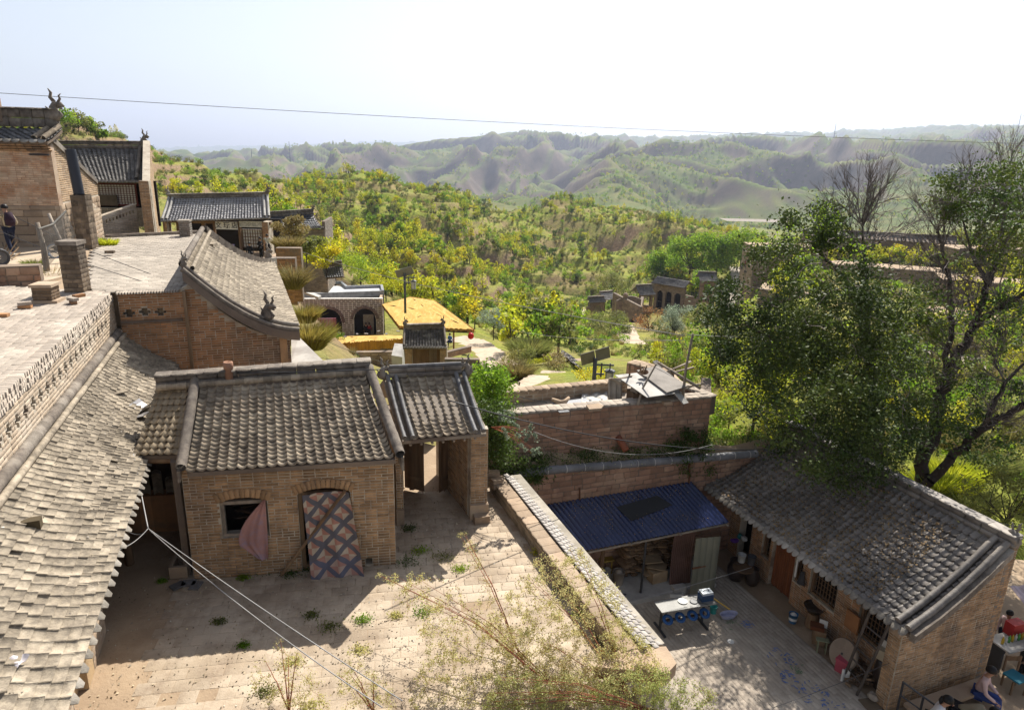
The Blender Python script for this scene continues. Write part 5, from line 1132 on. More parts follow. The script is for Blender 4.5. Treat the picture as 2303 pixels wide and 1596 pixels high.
b = MB(); p = at(1782,1398,LZ) - V3(0,0,0); b.lathe(p + Z3 * .09,[(.112,0),(.116,.08)],18,cap=False); single(b,'paper_label',M_WHITE,'white printed label round the blue bucket','label')
p = at(1830,1375,LZ + .45); t = thing('wok','large dark bowl of dirty water on a low stand by the wall','bowl',p); b = MB(); b.lathe(p,[(.08,0),(.2,.06),(.26,.18),(.27,.19),(.22,.12),(.02,.08)],20); b.build('bowl',M_JAR,t,True); MB().lathe(p - Z3 * .44,[(.18,0),(.15,.42)],12).build('stand',M_WOOD,t)
boxthing('low_cupboard',at(1842,1425,LZ + .2),(.3,.4,.4),-.4,M_WOOD,'small broken wooden cupboard with an open front by the wall','cupboard')
boxthing('wooden_tray',at(1838,1408,LZ + .45),(.32,.26,.1),-.35,mat('red_brown_box',(.2,.07,.03)),'reddish wooden tray on the broken cupboard','tray')
b = MB(); p = at(1852,1402,LZ + .5); b.box(p,(.2,.02,.22),-.6); single(b,'leaning_tile',M_WHITE,'pale square tile leaning behind the reddish tray','tile')
b = MB(); p = at(1850,1438,LZ + .35); b.box(p,(.3,.16,.02),-.3); b.box(p - Z3 * .18 + V3(-.1,0,0),(.02,.14,.34),-.3); b.box(p - Z3 * .18 + V3(.1,-.03,0),(.02,.14,.34),-.3); single(b,'small_stool',flat('pale_green_wood',(.26,.28,.18)),'small pale green stool beside the millstone','stool')
p = at(1888,1500,LZ); t = MB(); ax = (O2 * .9 + Z3 * .42).normalized(); c_ = p + Z3 * .36 - O2 * .1
t.lathe(c_,[(.03,.0),(.36,0),(.375,.02),(.375,.09),(.36,.11),(.03,.11)],28,axis=ax); single(t,'millstone',mat('mill_stone',(.33,.26,.20),(.28,.22,.17),spread=0,bump=.3),'round tan millstone leaning on edge against the wall','millstone',smooth=False)
b = MB(); cc = c_ + ax * .12; b.lathe(cc,[(.001,0),(.03,.0),(.03,.005)],10,axis=ax); single(b,'axle_hole',M_IRON,'dark axle plug at the centre of the millstone','plug')  # black disc stands in for the shade inside the axle hole
p = at(1893,1508,LZ); t = thing('pink_bin','faded pink plastic bin in front of the millstone','bin',p); MB().box(p + Z3 * .15,(.26,.24,.3),-.9).build('bin_body',flat('faded_pink',(.50,.10,.14),.4),t); MB().box(p + Z3 * .33,(.29,.27,.06),-.9).build('lid',flat('faded_pink',(.5,.1,.14)),t)
b = MB(); p = at(1890,1520,LZ); b.sheet(lambda u,v: p + V3(-.08 + .2 * u,-.16 - .03 * math.sin(u * 9) ,.36 - .34 * v) ,8,8,.008); single(b,'white_towel',M_WHITE,'white towel hanging down over the front of the pink bin','towel',smooth=True)
r = random.Random(3)
heap = thing('rubbish_heap','heap of broken wood and scraps behind the ladder foot','heap',at(1935,1520,LZ)); its = []
for i in range(120):
 p = at(r.uniform(1905,1985),r.uniform(1490,1545),LZ) + Z3 * r.uniform(.02,.22); a_ = r.uniform(0,6.3); d_ = V3(math.cos(a_),math.sin(a_),r.uniform(-.3,.3)).normalized(); s_ = d_.cross(Z3).normalized()
 its.append((i % 6,frameM(p,d_,s_.cross(d_) * 1,s_,(r.uniform(.06,.22),r.uniform(.02,.05),r.uniform(.04,.09)))))
pieces(heap,'wood_scrap',STV,its,mat('scrap_wood',(.26,.17,.10),(.15,.10,.07),spread=.45))
for i in range(30):
 pass
lad = thing('wooden_ladder','dark wooden ladder leaning against the eave of the right house','ladder',at(1930,1540,LZ))
l0,l1 = at(1897,1525,LZ),at(1927,1562,LZ); t0 = E1 + (E0 - E1).normalized() * .95 + Z3 * -.1 + O2 * .03; t1 = E1 + (E0 - E1).normalized() * .45 + Z3 * -.1 + O2 * .03
for a_,b_ in ((l0,t0),(l1,t1)): MB().tube([a_,b_],.032,8).build('rail',M_WOODG if 0 else mat('dark_timber',(.09,.075,.065)),lad)
for k in range(1,6): MB().tube([l0.lerp(t0,k / 6.2),l1.lerp(t1,k / 6.2)],.02,6).build('rung',MATS['dark_timber'],lad)
p = at(1985,1545,LZ); t = thing('dark_barrel','dark barrel at the house corner with boxes on top','barrel',p); MB().lathe(p,[(.22,0),(.26,.3),(.26,.5),(.23,.78),(.2,.78),(.19,.6)],18).build('barrel_body',M_JAR,t,True)
boxthing('cream_box',p + V3(-.05,-.02,.93),(.46,.3,.26),-.95,flat('cream_foam',(.58,.5,.36),.8),'cream foam box resting on the dark barrel','box')
boxthing('white_carton',p + V3(.02,.12,1.16),(.3,.26,.18),-.95,M_WHITE,'white carton with black print on the cream box','carton')
b = MB(); b.box(p + V3(.02,.12,1.3),(.3,.28,.06),-.95); single(b,'black_bag',M_IRON,'folded black bag on top of the white carton','bag')
boxthing('door_mat',at(1958,1582,LZ + .01),(.4,.34,.02),.2,mat('brown_mat',(.16,.12,.08)),'brown mat on the paving at the house corner','mat'); boxthing('blue_mat',at(1975,1592,LZ + .01) + V3(.05,-.15,0),(.36,.2,.015),.2,flat('dark_blue_mat',(.06,.08,.12)),'dark blue mat at the bottom picture edge','mat')
rock('sack',at(1962,1572,LZ + .03),.14,M_SACK,'small grey sack on the brown mat','sack',5)
b = MB(); p = at(1905,1440,LZ + .3); b.box(onwall(1925,1395,farE,dR2) + O2 * .12,(.05,.4,.5),math.atan2(dR2.y,dR2.x) - 1.57); single(b,'wood_panel',mat('orange_plank',(.34,.16,.07)),'orange plank panel leaning by the window above the millstone','panel')
b = MB(); q_ = onwall(1797,1270,farE,dR2) + O2 * .08; b.tube([q_ + Z3 * .25,q_,q_ - Z3 * .35],.03,8); b.tube([q_ + Z3 * .2,q_ + dR2 * .08 + Z3 * .18],.02,6); single(b,'white_pipe',M_WHITE,'white plastic pipe elbow on the wall beside the orange door','pipe')
b = MB(); q_ = onwall(1812,1290,farE,dR2) + O2 * .12; b.sheet(lambda u,v: q_ + dR2 * ((u - .5) * .2 * (.4 + v)) - Z3 * (v * .42 - .1) + O2 * (.04 * math.sin(u * 6)),8,8,.01); single(b,'black_cloth',M_IRON,'black cloth hanging on the wall beside the white pipe','cloth',smooth=True)
ra = thing('stair_railing','dark iron stair railing at the corner of the right house','railing',at(2040,1590,LZ)); q0,q1 = at(2030,1532,LZ + .95),at(2125,1600,LZ + .5)
MB().tube([q0,q1],.022,6).build('handrail',M_IRON,ra); MB().tube([q0 - Z3 * .35,q1 - Z3 * .35],.016,6).build('lower_rail',M_IRON,ra)
for t_ in (0.02,.5,.98): c_ = q0.lerp(q1,t_); MB().box(V3(c_.x,c_.y,(c_.z + LZ - .1) / 2),(.035,.035,c_.z - LZ + .1),.3).build('post',M_IRON,ra)
bn = at(2140,1575,LZ + .3); gd = gl.normalized(); go = Vector((gd.y,-gd.x,0))
bt = thing('stone_bench','low stone bench along the foot of the gable wall','bench',fw0 + gd * 1.4 + go * .35 + Z3 * (LZ - .1)); MB().box(fw0 + gd * 1.5 + go * .36 + Z3 * (LZ + .28),(2.5,.36,.08),math.atan2(gd.y,gd.x)).build('seat',M_STONET,bt)
for k in (.5,1.5,2.5): MB().box(fw0 + gd * k + go * .36 + Z3 * (LZ + .07),(.3,.3,.34),math.atan2(gd.y,gd.x)).build('support',M_STONET,bt)
cp_ = at(2275,1555,LZ - .1); ct = thing('blue_topped_chair','wooden chair with a blue seat at the right picture edge','chair',cp_)
MB().box(cp_ + Z3 * .45,(.38,.38,.04),.4).build('seat',flat('sea_blue_seat',(.03,.2,.28),.5),ct)
for sx in (-.16,.16):
 for sy in (-.16,.16): MB().box(cp_ + V3(sx,sy,.21),(.035,.035,.43),0).build('leg',M_WOOD,ct)
for sx in (-.17,.17): MB().box(cp_ + V3(sx,.2,.66),(.035,.035,.42),0).build('back_post',M_WOOD,ct)
MB().box(cp_ + V3(0,.2,.8),(.3,.03,.12),0).build('backrest',M_WOOD,ct)
st_ = at(2285,1440,LZ + .75); tt = thing('snack_stall','stall table with bottles and a red crate past the right house','stall',at(2290,1440,LZ)); MB().box(st_,(1.2,.6,.04),.3).build('tabletop',M_CONC,tt)
for sx in (-.5,.5): MB().box(st_ + V3(sx,0,-.39),(.06,.5,.74),.3).build('leg',M_IRON,tt)
for k in range(9):
 p = st_ + V3(-.45 + .1 * k,-.15 + .03 * k,.02); b = MB(); b.lathe(p,[(.03,0),(.032,.13),(.012,.17),(.012,.2)],10)
 single(b,'bottle',flat(['amber_drink','clear_drink','green_drink'][k % 3],[(.45,.3,.03),(.5,.5,.48),(.1,.3,.08)][k % 3],.2),['first amber','first clear','first green','second amber','second clear','second green','third amber','third clear','third green'][k] + ' bottle counted from the left on the stall table','bottle','bottles on the stall',True)
boxthing('red_crate',st_ + V3(.1,.25,.19),(.4,.25,.34),.3,flat('red_crate',(.4,.03,.03),.5),'red crate standing behind the bottles on the stall','crate')
# ================================================================== UPPER LEFT: terrace, hall, side buildings
ZG = 4.45
A3 = at(262,655,TZ); A3 = V3(A3.x,A3.y,0); B3 = at(400,650,TZ); u3 = V3(B3.x - A3.x,B3.y - A3.y,0).normalized()
hall = thing('curved_roof_hall','brick hall with a long swept tile roof and an orange brick gable end','hall',A3)
he_n,he_f = at(672,738,3.35),at(614,590,3.35); hr_n,hr_f = at(412,602,5.45),at(455,522,5.45)
hr_n = V3(-8.55,18.3,5.2); hr_n = at(410,603,5.2); hr_f = at(456,521,5.2)
def h3(x,y):
 p = onwall(x,y,A3,u3); return (p - A3).dot(u3),p.z
L3 = h3(655,800)[0]; uj = h3(404,655)[0]
def top3(u):
 if u < uj: return TZ - .06
 t = (u - uj) / (L3 - uj); return 5.05 * (1 - t) + 3.0 * t - .42 * math.sin(math.pi * t)
holes3 = []
for k in range(5):
 c = .22 + k * .38; z = 3.98 + (.0 if k % 2 else -.02); holes3 += [(c - .14,c + .14,z,z + .07),(c - .07,c + .07,z + .07,z + .14),(c - .07,c + .07,z - .07,z)]
brickwall(hall,A3,A3 + u3 * L3,.6,5,M_BRICKO,M_MORT,t=.3,bl=.27,bh=.07,top=top3,holes=[h for h in holes3 if h[1] < uj - .1])
MB().wallbox(A3 - V3(-u3.y,u3.x,0) * -.32,A3 + u3 * uj - V3(-u3.y,u3.x,0) * -.32,3,4.4,.1,1).build('parapet_back',M_DARK,hall)
MB().wallbox(A3 + V3(u3.y,-u3.x,0) * .06,A3 + u3 * uj + V3(u3.y,-u3.x,0) * .06,3.72,3.79,.08,1).build('string_course',M_MORTD,hall)
its = []
for i in range(22): its.append((i % 4,frameM(A3 + u3 * (uj * (i + .5) / 22) + V3(u3.y,-u3.x,0) * .02 + Z3 * (TZ - .03),u3,V3(u3.y,-u3.x,0) * -1,Z3,(uj / 22 - .01,.36,.06))))
pieces(hall,'coping_brick',BRV,its,M_PAVET)
fHa = tileroof(hall,he_n,he_f,hr_n,hr_f,40,20,M_TILEP,FLATT,sag=.42,lift=.05,maxn=300)
for k,o in enumerate((.0,.16)):
 pts = [fHa(0,t) + Z3 * (.1 - .10 * k) - (he_f - he_n).normalized() * o for t in [i / 8 for i in range(9)]]
 roll(hall,pts,.07,M_RIDGE,.24,'verge_tile',8)
pts = [fHa(0,t) - (he_f - he_n).normalized() * .1 for t in [i / 8 for i in range(9)]]
for i in range(8):
 b = MB(); p,q = pts[i],pts[i + 1]; dd = (he_f - he_n).normalized()
 b.wallbox(p,q,(p.z - .30,q.z - .30),(p.z - .05,q.z - .05),.14,1); b.build('verge_brick_band',M_MORTD,hall)
pts = [fHa(1,t) + Z3 * .22 for t in [i / 8 for i in range(9)]]
for i in range(8):
 p,q = pts[i],pts[i + 1]; MB().wallbox(p,q,(p.z - .4,q.z - .4),(p.z,q.z),.2,1).build('verge_wall',M_RIDGE,hall)
beast(hall,fHa(1,.06) + Z3 * .2,V3(.9,-.2,0),.55); beast(hall,fHa(0,.27) + Z3 * .12,V3(.9,-.2,0),.62); beast(hall,fHa(0,.98) + Z3 * .12,V3(.9,-.2,0),.32)
rr0,rr1 = fHa(0,1),fHa(1,1)
roll(hall,[rr0 + Z3 * .12,rr1 + Z3 * .12],.09,M_RIDGE,.3,'ridge_tile',10)
roll(hall,[rr0 + Z3 * .0 + u3 * .25,rr1 + Z3 * .0 + u3 * .25],.06,M_TILEP,.3,'ridge_foot_tile',8)
MB().wallbox(he_n - u3 * .35 - Z3,he_f - u3 * .35,-1,3.2,.2,1).build('eave_wall',M_BRICK,hall)
for i,(x,y,l) in enumerate(((600,575,'broken ridge brick near the far eave of the swept roof'),(568,560,'loose brick near the far verge of the swept roof'),(480,560,'loose brick by the ridge of the swept roof'),(488,540,'broken brick at the far ridge end'))):
 best = min(((fHa(i_ / 30,j / 20) for i_ in range(31) for j in range(21))),key=lambda p: (proj(p)[0] - x) ** 2 + (proj(p)[1] - y) ** 2)
 boxthing('loose_brick',best + Z3 * .14,(.4,.2,.12),i * .8,M_TILEP,l,'brick','loose bricks on the swept roof')
_nb = V3(-u3.y,u3.x,0) * .2
R2 = [at(192,656,TZ) + _nb,at(402,651,TZ) + _nb,hr_n + V3(0,0,0),hr_f,at(448,523,4.7),at(215,533,4.6),at(150,560,4.6),at(0,585,4.45),V3(-30,22,0),V3(-26,12,0),V3(-14.2,17.5,0)]
t2 = slab(R2,.5,TZ - .05).build('upper_terrace',M_EARTH); t2['kind'] = 'structure'
_r2 = inpoly([at(196,655,TZ),at(400,650,TZ),hr_n - u3 * .1,hr_f - u3 * .1,at(446,525,TZ),at(240,533,TZ),at(205,570,TZ)])
v3 = V3(-u3.y,u3.x,0); uu = (hr_f - hr_n); uu.z = 0; uu.normalize()
paving(t2,A3 - u3 * 7,u3,v3,62,68,.24,.24,M_PAVEG if 0 else mat('light_grey_paver',(.37,.32,.265),(.28,.245,.205),(.44,.385,.32),spread=.14,scale=4),lambda x,y: _r2(x,y),300,z=TZ + .005,gap=.018)
MB()
kb = thing('terrace_kerb','low dark brick kerb along the far edge of the second terrace','kerb',at(330,530,TZ)); brickwall(kb,at(240,535,TZ),at(446,525,TZ),TZ,TZ + .12,M_BRICKG,M_MORTD,t=.2,bl=.3,bh=.12,maxn=60)
def chimney(x,y,w,h,m,label,z=TZ,rot=.2,cap=True):
 p = at(x,y,z); t = thing('brick_chimney',label,'chimney',p); stack(t,p,w,h,m,rot=rot,bh=.09)
 if cap: MB().box(p + Z3 * (h + .03),(w * 1.15,w * 1.15,.07),rot).build('cap_slab',M_RIDGE,t)
 return t,p
chimney(419,531,.42,.62,M_BRICKG,'small grey brick chimney at the far edge of the second terrace')
MSOOT = mat('sooty_brick',(.17,.125,.085),(.10,.08,.06),(.28,.21,.14),spread=.3,pscale=1.5)
pB = at(176,654,TZ); tB_ = thing('brick_pillar','sooty stone and brick pillar between the two terraces','pillar',pB); stack(tB_,pB,.46,1.22,MSOOT,bh=.12); MB().box(pB + Z3 * 1.27,(.52,.5,.10),.1).build('cap_stone',M_RIDGE,tB_)
pA = at(200,562,TZ - .1); tA_ = thing('stone_flue_pillar','tall sooty stone chimney pillar carrying the black ribbed pipe','chimney',pA); stack(tA_,pA,.50,2.0,MSOOT,bh=.2,rot=.1)
b = MB(); prof = []
for i in range(30): prof += [(.17,i * .053),(.19,i * .053 + .026)]
pt_ = pA + V3(-.05,0,2.0); b.lathe(pt_,prof,16,axis=V3(-.05,0,1)); b.build('ribbed_pipe',flat('black_plastic',(.02,.022,.035),.35,spec=.5),tA_,True)
bh_ = thing('big_brick_house','tall brick and stone house at the far left with peeling plaster and dragon ridge','house',V3(-16.5,25,ZG))
c0 = V3(-16.48,25.04,0); c1 = V3(-26,23.1,0); cS = V3(-17.75,29.6,0)
mpl = mat('peeling_orange_brick',(.46,.23,.115),(.36,.175,.09),(.55,.41,.29),spread=.2,pscale=1.3,scale=5,patch=1.1)
brickwall(bh_,c1,c0,6.1,8.2,mpl,mat('peeled_plaster',(.50,.39,.29),(.40,.30,.22),(.33,.2,.13),spread=0),t=.3,bl=.27,bh=.075)
brickwall(bh_,c1 + V3(0,.0,0),c0,4.2,6.1,M_STONET,M_MORTD,t=.3,bl=.55,bh=.27,var=STV,stone=True,gap=.02,proud=.02,jit=.01)
tS = lambda u: 8.3 - .36 * u + .0
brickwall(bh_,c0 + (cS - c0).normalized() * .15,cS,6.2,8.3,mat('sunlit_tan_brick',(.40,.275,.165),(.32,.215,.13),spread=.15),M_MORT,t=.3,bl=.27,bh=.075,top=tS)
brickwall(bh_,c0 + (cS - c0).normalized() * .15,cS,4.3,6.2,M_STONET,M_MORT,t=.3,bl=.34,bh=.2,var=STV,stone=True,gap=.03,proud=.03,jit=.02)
eL,eR = aw(-60,318,25),V3(c0.x,c0.y,0); ez = 8.32
be0,be1 = at(-60,326,ez) ,at(140,322,ez); be0 = V3(c1.x,c1.y - .25,ez); be1 = V3(c0.x + .1,c0.y - .25,ez)
br0,br1 = be0 + V3(.1,1.0,.42),be1 + V3(-.05,1.0,.42)
fB = tileroof(bh_,be0,be1,br0,br1,36,5,M_TILEG,PAN,sag=.03,drip=True)
ridgewall(bh_,br0 + Z3 * .05,br1 + Z3 * .05 - V3(.1,0,0),.62,.3)
beast(bh_,br1 + V3(-.12,0,.35),V3(1,.2,0),.78)
for o in (.1,.42): roll(bh_,[be1 - V3(o,.05,-.1),br1 - V3(o,0,-.1)],.1,M_TILE,.25,'verge_tile',8)
MB().wallbox(c0 + V3(.06,.1,0),cS + V3(.06,0,0),(8.33,tS(4.7) + .03),(8.55,tS(4.7) + .2),.3,1).build('sloping_coping',M_RIDGE,bh_)
b = MB(); p = at(27,300,9.0); b.box(V3(br0.lerp(br1,.80).x,br0.y + .9 + .5,9.35),(.3,.25,.75),.1); b.build('ridge_stump',M_STONET,bh_)
its = []
for i in range(40):
 for k in range(3): its.append((i % 4,frameM(c1.lerp(c0,(i + .5) / 40) + Z3 * (8.02 + .085 * k) + V3(.03,-.03 - .06 * k,0),(c0 - c1).normalized(),Z3,V3((c0 - c1).normalized().y,-(c0 - c1).normalized().x,0),(.235,.075,.2))))
pieces(bh_,'cornice_brick',BRV,its,M_BRICK)
b = MB(); b.tube([c1 + V3(0,-.15,7.9),c0 + V3(-3,-.12,7.86),c0 + V3(.0,-.12,7.87)],.035,6); single(b,'conduit_pipe',M_IRON,'dark conduit running along the wall below the eave of the big house','conduit')
h2 = thing('lattice_window_house','narrow brick house with a dark tile roof and a white papered lattice window','house',V3(-18,33,ZG))
q0,q1 = V3(-21.3,33.0,0),V3(-17.55,33.6,0); d2 = (q1 - q0).normalized(); n2 = V3(d2.y,-d2.x,0); L2_ = (q1 - q0).length
e0,e1 = ay(196,406,32.6),ay(330,408,33.2); g_0,g_1 = at(160,334,8.0),at(336,334,8.0); g_0 = ay(158,334,35.2); g_1 = ay(336,335,35.8)
f2 = tileroof(h2,e0 + (e0 - e1) * .3,e1,g_0 + (g_0 - g_1) * .3,g_1,22,19,M_TILEG if 0 else mat('grey_hall_tile',(.22,.205,.19),(.15,.14,.13),(.28,.26,.23),spread=.25,scale=6),PAN,sag=.10,drip=True)
for k,o in enumerate((.1,.42)): roll(h2,[f2(1,t) + (e0 - e1).normalized() * o + Z3 * .12 for t in (0,.3,.6,1)],.08,M_RIDGE,.3,'verge_tile')
ridgewall(h2,g_0 + (g_0 - g_1) * .2,g_1,.34,.22); beast(h2,g_1 + Z3 * .25 - d2 * .15,d2,.55)
def pier(par,base,top_y,w,dp,m,z0=ZG): 
 pass
pb_ = at(335,525,TZ - .1)
brickwall(h2,ay(326,525,pb_.y - .6),ay(348,525,pb_.y - .55),ZG - .2,vz(ay(336,500,pb_.y - .6),407),M_BRICK,M_MORT,t=.3,maxn=120)
pp0 = ay(348,525,pb_.y - .55); pp1 = ay(347,400,35.6)
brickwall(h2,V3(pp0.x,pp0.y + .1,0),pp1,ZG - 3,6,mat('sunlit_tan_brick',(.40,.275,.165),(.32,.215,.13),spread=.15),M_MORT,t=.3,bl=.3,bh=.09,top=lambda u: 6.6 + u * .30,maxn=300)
wa,wb = ay(222,459,33.6),ay(309,413,33.9)
Pw = lambda u,z,o=0: q0 + d2 * u + Z3 * z + n2 * o
ux0,ux1 = (ay(222,440,33.3) - q0).dot(d2),(ay(309,440,33.6) - q0).dot(d2); z0_,z1_ = ay(265,459,33.4).z,ay(265,415,33.4).z; an = math.atan2(d2.y,d2.x)
wf = MB(); red = flat('oxblood_frame',(.13,.03,.025),.6)
for (u,z,l,h) in (((ux0 + ux1) / 2,z1_ + .03,ux1 - ux0 + .2,.08),((ux0 + ux1) / 2,z0_ - .03,ux1 - ux0 + .2,.08),(ux0 - .04,(z0_ + z1_) / 2,.08,z1_ - z0_ - .01),(ux1 + .04,(z0_ + z1_) / 2,.08,z1_ - z0_ - .01)): wf.box(Pw(u,z,.1),(l,.08,h),an)
wo_ = wf.build('window_frame',red,h2); MB().box(Pw((ux0 + ux1) / 2,(z0_ + z1_) / 2,.05),(ux1 - ux0 - .01,.01,z1_ - z0_ - .01),an).build('window_paper',M_WHITE,wo_)
for i in range(1,13): MB().box(Pw(ux0 + (ux1 - ux0) * i / 13,(z0_ + z1_) / 2,.07),(.022,.02,z1_ - z0_),an).build('lattice_bar',red,wo_)
for j in range(1,9): MB().box(Pw((ux0 + ux1) / 2,z0_ + (z1_ - z0_) * j / 9,.085),(ux1 - ux0,.02,.02),an).build('lattice_bar',red,wo_)
MB().wallbox(Pw(-1,0,-.1),Pw(L2_ + .2,0,-.1),ZG,6.6,.1,1).build('back_wall',M_DARK,h2)
brickwall(h2,Pw(-1,0,.4),Pw(L2_,0,.3),ZG,z0_ - .15,M_BRICKG,M_MORT,t=.2,bl=.3,bh=.08,maxn=100)
MB().box(Pw(ux0 + .5,z0_ + .2,.22),(.85,.05,.5),an).build('leaning_board',mat('brownish_slate',(.13,.10,.075)),h2)
k0,k1 = at(235,532,TZ - .1),at(314,524,TZ - .1); sp = thing('pierced_parapet','sunlit grey brick parapet with small holes climbing towards the lattice window','wall',k0)
L_ = (k1 - k0).length; hz0 = vz(k0,486) ; hz1 = vz(k1,459)
hs_ = [(.15 + .16 * i,.22 + .16 * i,(hz0 + (hz1 - hz0) * (.15 + .16 * i) / L_) - .34,(hz0 + (hz1 - hz0) * (.15 + .16 * i) / L_) - .2) for i in range(int(L_ / .16) - 1)]
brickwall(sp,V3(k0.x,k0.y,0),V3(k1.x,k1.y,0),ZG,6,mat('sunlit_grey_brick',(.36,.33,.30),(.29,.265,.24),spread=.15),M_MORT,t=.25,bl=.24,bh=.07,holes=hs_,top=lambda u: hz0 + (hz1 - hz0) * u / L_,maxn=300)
rp = thing('rubble_wall','short pale rubble wall right of the flue pillar','wall',at(225,535,TZ)); brickwall(rp,at(208,552,TZ - .1),at(235,534,TZ - .1),ZG,6,M_STONET,M_MORT,t=.3,bl=.3,bh=.16,var=STV,stone=True,top=lambda u: 6.3 - u * .25,maxn=80)
fp = []
for i,(x0,y0,x1,y1,r_) in enumerate(((108,626,83,500,.09),(156,606,109,480,.07),(138,490,126,455,.05),(178,535,149,462,.06))):
 a_ = at(x0,y0,4.4); dz = (y0 - y1) / 1535 * proj(a_)[2] * 1.02; t_ = ay(x1,y1,a_.y + .1)
 b = MB(); b.tube([a_,a_.lerp(t_,.5) + V3(.05,0,0),t_],[r_,r_ * .9,r_ * .7],7); fp.append((a_,t_))
 single(b,'fence_pole',M_WOODG,['thickest crooked fence pole nearest the courtyard side','leaning pole in the middle of the net fence','short far pole of the net fence by the big house','thin dark pole at the right end of the net fence'][i],'pole','poles of the net fence',True)
nA,nB,nC,nD = ay(86,515,19.8),ay(148,475,21.0),ay(170,530,21.0),ay(98,610,19.8)
b = MB()
for i in range(34):
 s = i / 33; b.tube([nA.lerp(nB,s) - Z3 * .12 * math.sin(3.14 * s),nD.lerp(nC,s)],.006,3,False)
for j in range(24):
 s = j / 23; b.tube([nA.lerp(nD,s) ,nA.lerp(nB,.5).lerp(nD.lerp(nC,.5),s) - Z3 * .12 * (1 - s),nB.lerp(nC,s)],.006,3,False)
b.tube([nA,nA.lerp(nB,.5) - Z3 * .12,nB],.03,5); single(b,'wire_net',mat('old_net',(.20,.19,.17)),'sagging grey net slung between the crooked poles','net')
b = MB(); p = at(127,580,4.6) + V3(0,0,.22); b.lathe(p,[(.2,-.09),(.24,-.09),(.24,.09),(.2,.09),(.2,-.09)],20,axis=V3(.2,-1,.25),cap=False); single(b,'tin_ring',flat('galvanised_tin',(.34,.36,.40),.3,metal=.7),'grey tin ring hanging on the net fence','tin')
sw_ = thing('rough_stone_wall','rough reddish stone retaining wall below the sandy lane','wall',at(40,650,4.3)); s0,s1 = at(-60,672,4.25),at(98,660,4.3)
brickwall(sw_,V3(s0.x,s0.y,0),V3(s1.x,s1.y,0),3.6,5.08,M_STONE,M_MORTD,t=.4,bl=.42,bh=.2,var=STV,stone=True,gap=.03,proud=.03,jit=.02)
ln = slab([V3(s0.x,s0.y + .2,0),V3(s1.x,s1.y + .2,0),at(160,610,4.7),at(150,575,4.6),V3(-17.0,24.9,0),V3(-30,24,0)],3.5,4.62).build('sandy_lane',mat('sandy_lane',(.50,.40,.29),(.42,.33,.24),spread=0,bump=.4,bscale=10)); ln['kind'] = 'structure'
wh = at(4,598,4.66); t = thing('cart_wheel','small cart wheel with a black tyre at the left picture edge','wheel',wh); ax = V3(.8,-.5,.1).normalized()
b = MB(); b.lathe(wh + Z3 * .26,[(.19,-.04),(.25,-.05),(.27,0),(.25,.05),(.19,.04),(.19,-.04)],22,axis=ax,cap=False); b.build('tyre',M_IRON,t,True)
MB().lathe(wh + Z3 * .26,[(.19,-.02),(.05,-.03),(.05,.03),(.19,.02)],22,axis=ax,cap=False).build('rim',M_TILEG,t)
for k in range(5): a_ = at(2 + 6 * k,575 + 2 * k,4.66); b = MB(); b.tube([a_,ay(30 + 4 * k,520 + 12 * k,a_.y + .5)],.02,5); single(b,'stick',M_WOOD,['steepest','second','third','fourth','lowest'][k] + ' of the dark sticks leaning beside the person with the backpack','stick','dark sticks by the lane')
for i in range(3): boxthing('loose_brick',at(247,566,TZ + .05 + .08 * i),(.3 - .05 * i,.15,.07),.3 * i,MSOOT,['bottom','middle','top'][i] + ' brick of the little pile by the weeds on the second terrace','brick','brick pile on the second terrace')
# ================================================================== SHOP with the hanging sign
sg = thing('shop_house','shop house with a pale tiled roof, dark open bays and a hanging name board','shop',aw(490,578,55))
a0_,a1_ = aw(362,497,54.6),aw(608,490,54.8); r0_,r1_ = aw(378,447,57),aw(604,442,57.2)
fs_ = tileroof(sg,a0_,a1_,r0_,r1_,36,12,mat('pale_grey_tile',(.34,.32,.32),(.26,.25,.25),(.40,.38,.37),spread=.15,rough=.5,spec=.5),PAN,sag=.08,drip=True)
ridgewall(sg,r0_,r1_,.36,.3); beast(sg,r1_ + Z3 * .3,V3(1,0,0),.6); beast(sg,r0_ + Z3 * .3,V3(-1,0,0),.6)
for s in (.012,.05,.95,.988): roll(sg,[fs_(s,t) + Z3 * .15 for t in (0,.5,1)],.1,M_CONC,.4,'verge_tile')
dS = (a1_ - a0_); dS.z = 0; LS = dS.length; dS.normalize(); oS = V3(dS.y,-dS.x,0); bS = a0_ + oS * -1.0; zb = -.35
PS = lambda u,z,o=0: V3(bS.x,bS.y,z) + dS * u + oS * o
def us(x): return (onwall(x,520,bS,dS) - bS).dot(dS)
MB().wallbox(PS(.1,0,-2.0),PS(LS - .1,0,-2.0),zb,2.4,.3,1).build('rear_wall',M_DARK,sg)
for x0,x1 in ((368,383),(398,404),(421,428),(455,462),(480,484),(536,541),(588,592)):
 MB().box(PS((us(x0) + us(x1)) / 2,(zb + 2.3) / 2,-.1),(us(x1) - us(x0),.25,2.3 - zb),math.atan2(dS.y,dS.x)).build('timber_column',M_WOOD,sg)
brickwall(sg,PS(us(595),0,.5),PS(us(608),0,.5),zb - 2,2.4,M_BRICKO,M_MORT,t=1.2,maxn=100); brickwall(sg,PS(0,0,.4),PS(us(382),0,.4),zb - 2,2.2,M_BRICKO,M_MORT,t=.8,maxn=100)
MB().box(PS(LS / 2,2.25,.1),(LS - .5,.2,.22),math.atan2(dS.y,dS.x)).build('lintel_beam',M_WOOD,sg)
MB().box(PS(LS / 2 ,zb - .6,.6),(LS + 1,3.6,1.2),math.atan2(dS.y,dS.x)).build('plinth',M_STONET,sg)
an = math.atan2(dS.y,dS.x); sb_ = PS((us(490) + us(539)) / 2,0,.35); z_t,z_b = onwall(515,499,PS(0,0,.35),dS).z,onwall(515,516,PS(0,0,.35),dS).z
